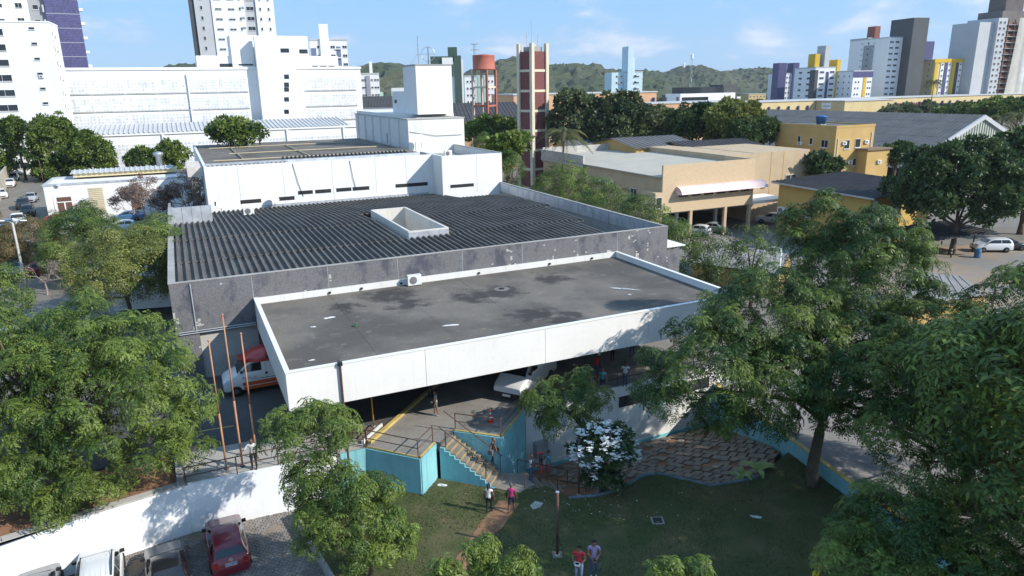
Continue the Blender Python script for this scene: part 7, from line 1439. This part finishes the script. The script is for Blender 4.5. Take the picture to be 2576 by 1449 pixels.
# rooftop AC units
def acunit(label, u, v, z, rz, s=1.0):
    o = thing('air_conditioner', label, 'air conditioner', tuple(h2w(u, v, z)), TH + rz); MB().box(-.45 * s, .45 * s, -.16 * s, .16 * s, .06, .72 * s).build('casing', MATS['ac_white'], o); MB().lathe([(.25 * s, 0), (.25 * s, .02), (.05, .03)], 16, 0, Matrix.Translation((-.1 * s, -.16 * s, .38 * s)) @ Matrix.Rotation(R(90), 4, 'X')).build('fan_grille', MATS['ac_grille'], o)
    for x in (-.35, .35): MB().box(x * s - .04, x * s + .04, -.16 * s, .16 * s, 0, .06).build('foot', M_BLACK, o)
acunit('white air conditioner unit on the flat canopy roof', 10.95, 13.95, 6.8, 0, 1.12)
u, v = HZ(627, 542, 7.7); acunit('white air conditioner at the ward block wall', u, min(v, 52.3), 7.75, 0, 1.2)
for a, b, lb in ((1090, 402, 'left of the air conditioners on the low white roof'), (1145, 398, 'right air conditioner on the low white roof')): u, v = HZ(a, b, 11.4); acunit(lb, u, 60, 11.4, 0, 1.2)
def dish(label, u, v, z, r, az): o = thing('satellite_dish', label, 'satellite dish', tuple(h2w(u, v, z)), az); MB().tube([(0, 0, 0), (0, 0, r * 1.6)], .04, 6).build('mast', M_METAL, o); q = MB().lathe([(.05, 0), (r * .55, .06 * r), (r * .9, .2 * r), (r, .3 * r), (r * .88, .22 * r), (r * .5, .09 * r)], 16).build('bowl', M_W, o, True); q.location = (0, 0, r * 1.6); q.rotation_euler = (R(60), 0, 0); return o
u, v = HZ(1048, 372, 12.4); dish('satellite dish in front of the penthouse wall', 28.3, 64.5, 12.4, .75, TH + R(30)); dish('small satellite dish at the corrugated roof corner', .3, 51.5, 7.6, .5, TH); dish('small satellite dish beside the ward block slit windows', 6.2, 52.2, 7.6, .5, TH + .4)
# debris and patches on the canopy roof
M_SCRAP = mat('pale_scrap', (.62, .62, .62), .8, .1, 3); rr = random.Random(9)
def scrap(label, px, py, z, l, w, n=9, name='litter', m=M_SCRAP, rz=0., cat='litter', th=.03):
    p = P(px, py, z); o = thing(name, label, cat, tuple(p), rz); pg = []
    for i in range(n): t = 2 * math.pi * i / n; k = rr.uniform(.65, 1.15); pg.append((l * k * math.cos(t), w * k * math.sin(t)))
    MB().prism(pg, .004, th).build('sheet', m, o); MB().prism([(x * .4 + l * .2, y * .5) for x, y in pg], th, th * 2).build('fold', m, o); return o
for px, py, l, w, rz, lb in ((828, 800, .45, .14, .5, 'larger white scrap left of the roof centre'), (788, 823, .18, .1, .2, 'small crumpled scrap at the left of the roof'), (1134, 819, .55, .13, .2, 'long white scrap near the front roof edge'), (783, 907, .2, .06, .4, 'tiny scrap near the front left roof corner'), (1567, 727, 1.15, .12, -.35, 'long white streak of sheeting on the right roof half'), (1583, 742, .18, .08, 0, 'small scrap below the long white streak'), (1545, 645, .2, .1, 0, 'pale scrap at the rear right roof corner')): scrap(lb, px, py, 6.81, l, w, rz=rz)
sc_ = scrap('small green weed patch on the canopy roof', 895, 820, 6.81, .2, .15, name='roof_weed', m=mat('weed', (.06, .14, .07), .9), cat='weed', th=.08)
p = P(1262, 727, 6.8); o = thing('roof_drain', 'round drain ringed by pale dust on the canopy roof', 'drain', tuple(p)); MB().lathe([(.55, .006), (.5, .014), (.2, .012)], 20).build('dust_ring', mat('dust', (.19, .175, .155), .95, .25, 4, spots=.6, dirt=(.08, .075, .07)), o); MB().lathe([(.18, .012), (.18, .07), (.1, .07)], 12).build('grate', M_BLACK, o)
for i, (px, py) in enumerate(((1001, 703), (905, 718), (1200, 681), (1375, 657), (830, 734), (1480, 643))):
    p = P(px, py, 7.05); MB().lathe([(.09, 0), (.09, .12)], 8).build('drain_spout', M_BLACK, cn).location = (w2h(p)[0], CV - .2, 6.9)
# lawn litter
scrap('pale concrete slab lying on the lawn', 1349, 1273, 0, .42, .34, 5, 'lawn_slab', M_CONC_L, .5, 'slab', .05); scrap('white paper litter at the turquoise wall foot', 1112, 1221, 0, .35, .12, rz=-.2); scrap('white litter in the dark right part of the lawn', 1902, 1301, 0, .3, .12, rz=-.4)
o = thing('inspection_cover', 'square inspection cover in the shaded lawn', 'cover', tuple(P(1654, 1310, 0))); MB().box(-.3, .3, -.3, .3, 0, .03).build('frame', M_CONC, o); MB().box(-.22, .22, -.22, .22, .03, .04).build('lid', M_DARK, o)
pm_ = MB()
for i in range(70):
    px, py = (rr.gauss(1500, 90), rr.gauss(1275, 25)) if i < 55 else (rr.uniform(1100, 1950), rr.uniform(1230, 1400)); p = P(px, py, 0)
    if not inpoly(p.x, p.y, lp): continue
    t = rr.uniform(0, 6.28); s_ = rr.uniform(.015, .035); pm_.add([(p.x + s_ * math.cos(t + k * 1.57), p.y + s_ * math.sin(t + k * 1.57), .06 + rr.uniform(0, .03)) for k in range(4)], [(0, 1, 2, 3)])
tag(pm_.build('fallen_petals', M_PETAL), 'white fallen petals and paper bits scattered on the lawn', 'petals', kind='stuff')
o = thing('water_bottle', 'blue plastic bottle at the foot of the left flag pole', 'bottle', tuple(P(567, 1176, ZS))); MB().lathe([(.045, 0), (.045, .2), (.02, .27), (.02, .3)], 10).build('bottle_body', mat('bottle_blue', (.2, .4, .6), .2), o, True); MB().lathe([(.022, .3), (.022, .33)], 8).build('cap', M_W, o)
# right yard
sy = [P(a, b, .004) for a, b in ((2150, 640), (2640, 600), (2660, 780), (2260, 800))]
struct('sandy_yard', MB().prism([(q.x, q.y) for q in sy], -.2, .006), two_tone('sandy', (.32, .23, .15), (.22, .21, .20), .12, .42, .6, third=(.28, .26, .23), tscale=.4))
ys = [P(a, b, .01) for a, b in ((1560, 640), (2000, 520), (2230, 600), (2100, 720), (1750, 760))]
struct('garage_yard', MB().prism([(q.x, q.y) for q in ys], -.2, .004), mat('yard_concrete', (.23, .215, .20), .9, .2, .2, fine=.1, spots=.5, dirt=(.15, .13, .12)))
pc = P(2292, 665, 0); oc = thing('car_shelter', 'open car shelter with dark sheet roof on thin striped posts', 'shelter', tuple(pc), TH)
for i, (x, y) in enumerate(((.8, 0), (7.0, 0), (12.5, 1), (1.5, 4.6), (7, 4.6), (12.5, 5))):
    MB().tube([(x, y, 0), (x, y, 2.6)], .09, 6).build('post', M_BLACK, oc)
    for z in (.5, .9): MB().tube([(x, y, z), (x, y, z + .2)], .095, 6).build('stripe', M_PIER, oc)
me = corr_mesh(-.8, 5.8, 2.65, 2.95, 2, .9, m=M_DROOF, sc=.4)
for i in range(8): link('roof_sheet', me, oc, (-.6 + i * 1.8, 0, 0))
p = P(2458, 648, 0); o = thing('blue_barrel', 'blue plastic barrel beside the white people carrier', 'barrel', tuple(p)); MB().lathe([(.36, 0), (.38, .1), (.36, .4), (.38, .7), (.36, 1.0), (.3, 1.05)], 14).build('drum', mat('barrel_blue', (.06, .16, .30), .5), o, True); MB().lathe([(.37, 1.03), (.37, 1.08), (.1, 1.09)], 14).build('lid', MATS['barrel_blue'], o)
def flat_shed(label, corners, z, wallm, m=M_GROOF, n=10):
    q = [P(a, b, z) for a, b in corners]; o = thing('tin_roof_shed', label, 'shed', (q[0].x, q[0].y, 0)); L0 = q[0]
    MB().prism([(p.x - L0.x, p.y - L0.y) for p in q], 0, z - .25).build('wall', wallm, o)
    for i in range(n):
        f0, f1 = i / n, (i + 1) / n - .004; a, b = q[0].lerp(q[1], f0) - L0, q[0].lerp(q[1], f1) - L0; c, d = q[3].lerp(q[2], f1) - L0, q[3].lerp(q[2], f0) - L0; zz = z + (.05 if i % 2 else 0)
        MB().prism([(a.x, a.y), (b.x, b.y), (c.x, c.y), (d.x, d.y)], zz - .06, zz).build('roof_sheet', m, o)
flat_shed('low tin roofed shed half hidden by the right trees', ((2270, 770), (2480, 742), (2420, 695), (2290, 680)), 2.6, M_OCHRE, mat('light_tin', (.26, .245, .23), .85, .15, .6, fine=.1), 16)
flat_shed('low tin roof between street lamp and car port', ((1740, 660), (1960, 690), (1990, 640), (1800, 610)), 2.4, M_OCHRE, MATS['light_tin'], 14)
o = thing('blue_ramp', 'light blue ramp wall at the clinic corner', 'ramp', tuple(G(118, 575)), TH); MB().prism([(0, 0), (4.6, 0), (4.6, .25), (0, .25)], 0, lambda x, y: .3 + .45 * x).build('ramp_wall', mat('sky_blue_paint', (.28, .48, .68), .8, .08, .6), o); MB().box(0, 4.6, .26, 1.6, 0, .3).build('ramp_floor', M_CONC_L, o)
# overhead cables between penthouse and ward wall, hanging cables on the white wall
for i, (a, b) in enumerate((((27.1, 66.0, 14.6), (35.0, 66.0, 13.9)), ((8.7, 52.95, 12.3), (9.6, 52.95, 8.4)), ((15.4, 52.95, 12.3), (15.9, 52.95, 8.9)))): MB().tube([a, ((a[0] + b[0]) / 2, a[1] - .05, (a[2] + b[2]) / 2 - .35), b], .03, 4).build('cable', M_BLACK, wb)
# ================================================================== haze
def make_haze():
    m = bpy.data.materials.new('haze_air'); m.use_nodes = True; t = m.node_tree; t.nodes.clear(); o = N(t, 'ShaderNodeOutputMaterial'); v = N(t, 'ShaderNodeVolumePrincipled')
    v.inputs['Color'].default_value = (.88, .93, 1.0, 1); v.inputs['Density'].default_value = HAZE; v.inputs['Anisotropy'].default_value = 0.25; t.links.new(v.outputs[0], o.inputs['Volume'])
    tag(MB().box(-5200, 5200, -2200, 5600, -8, 330).build('haze', m), 'thin pale air haze over the city', 'haze', kind='stuff')
HAZE = 0.0001
make_haze()
print('BUILD', round(time.time() - T0, 1))
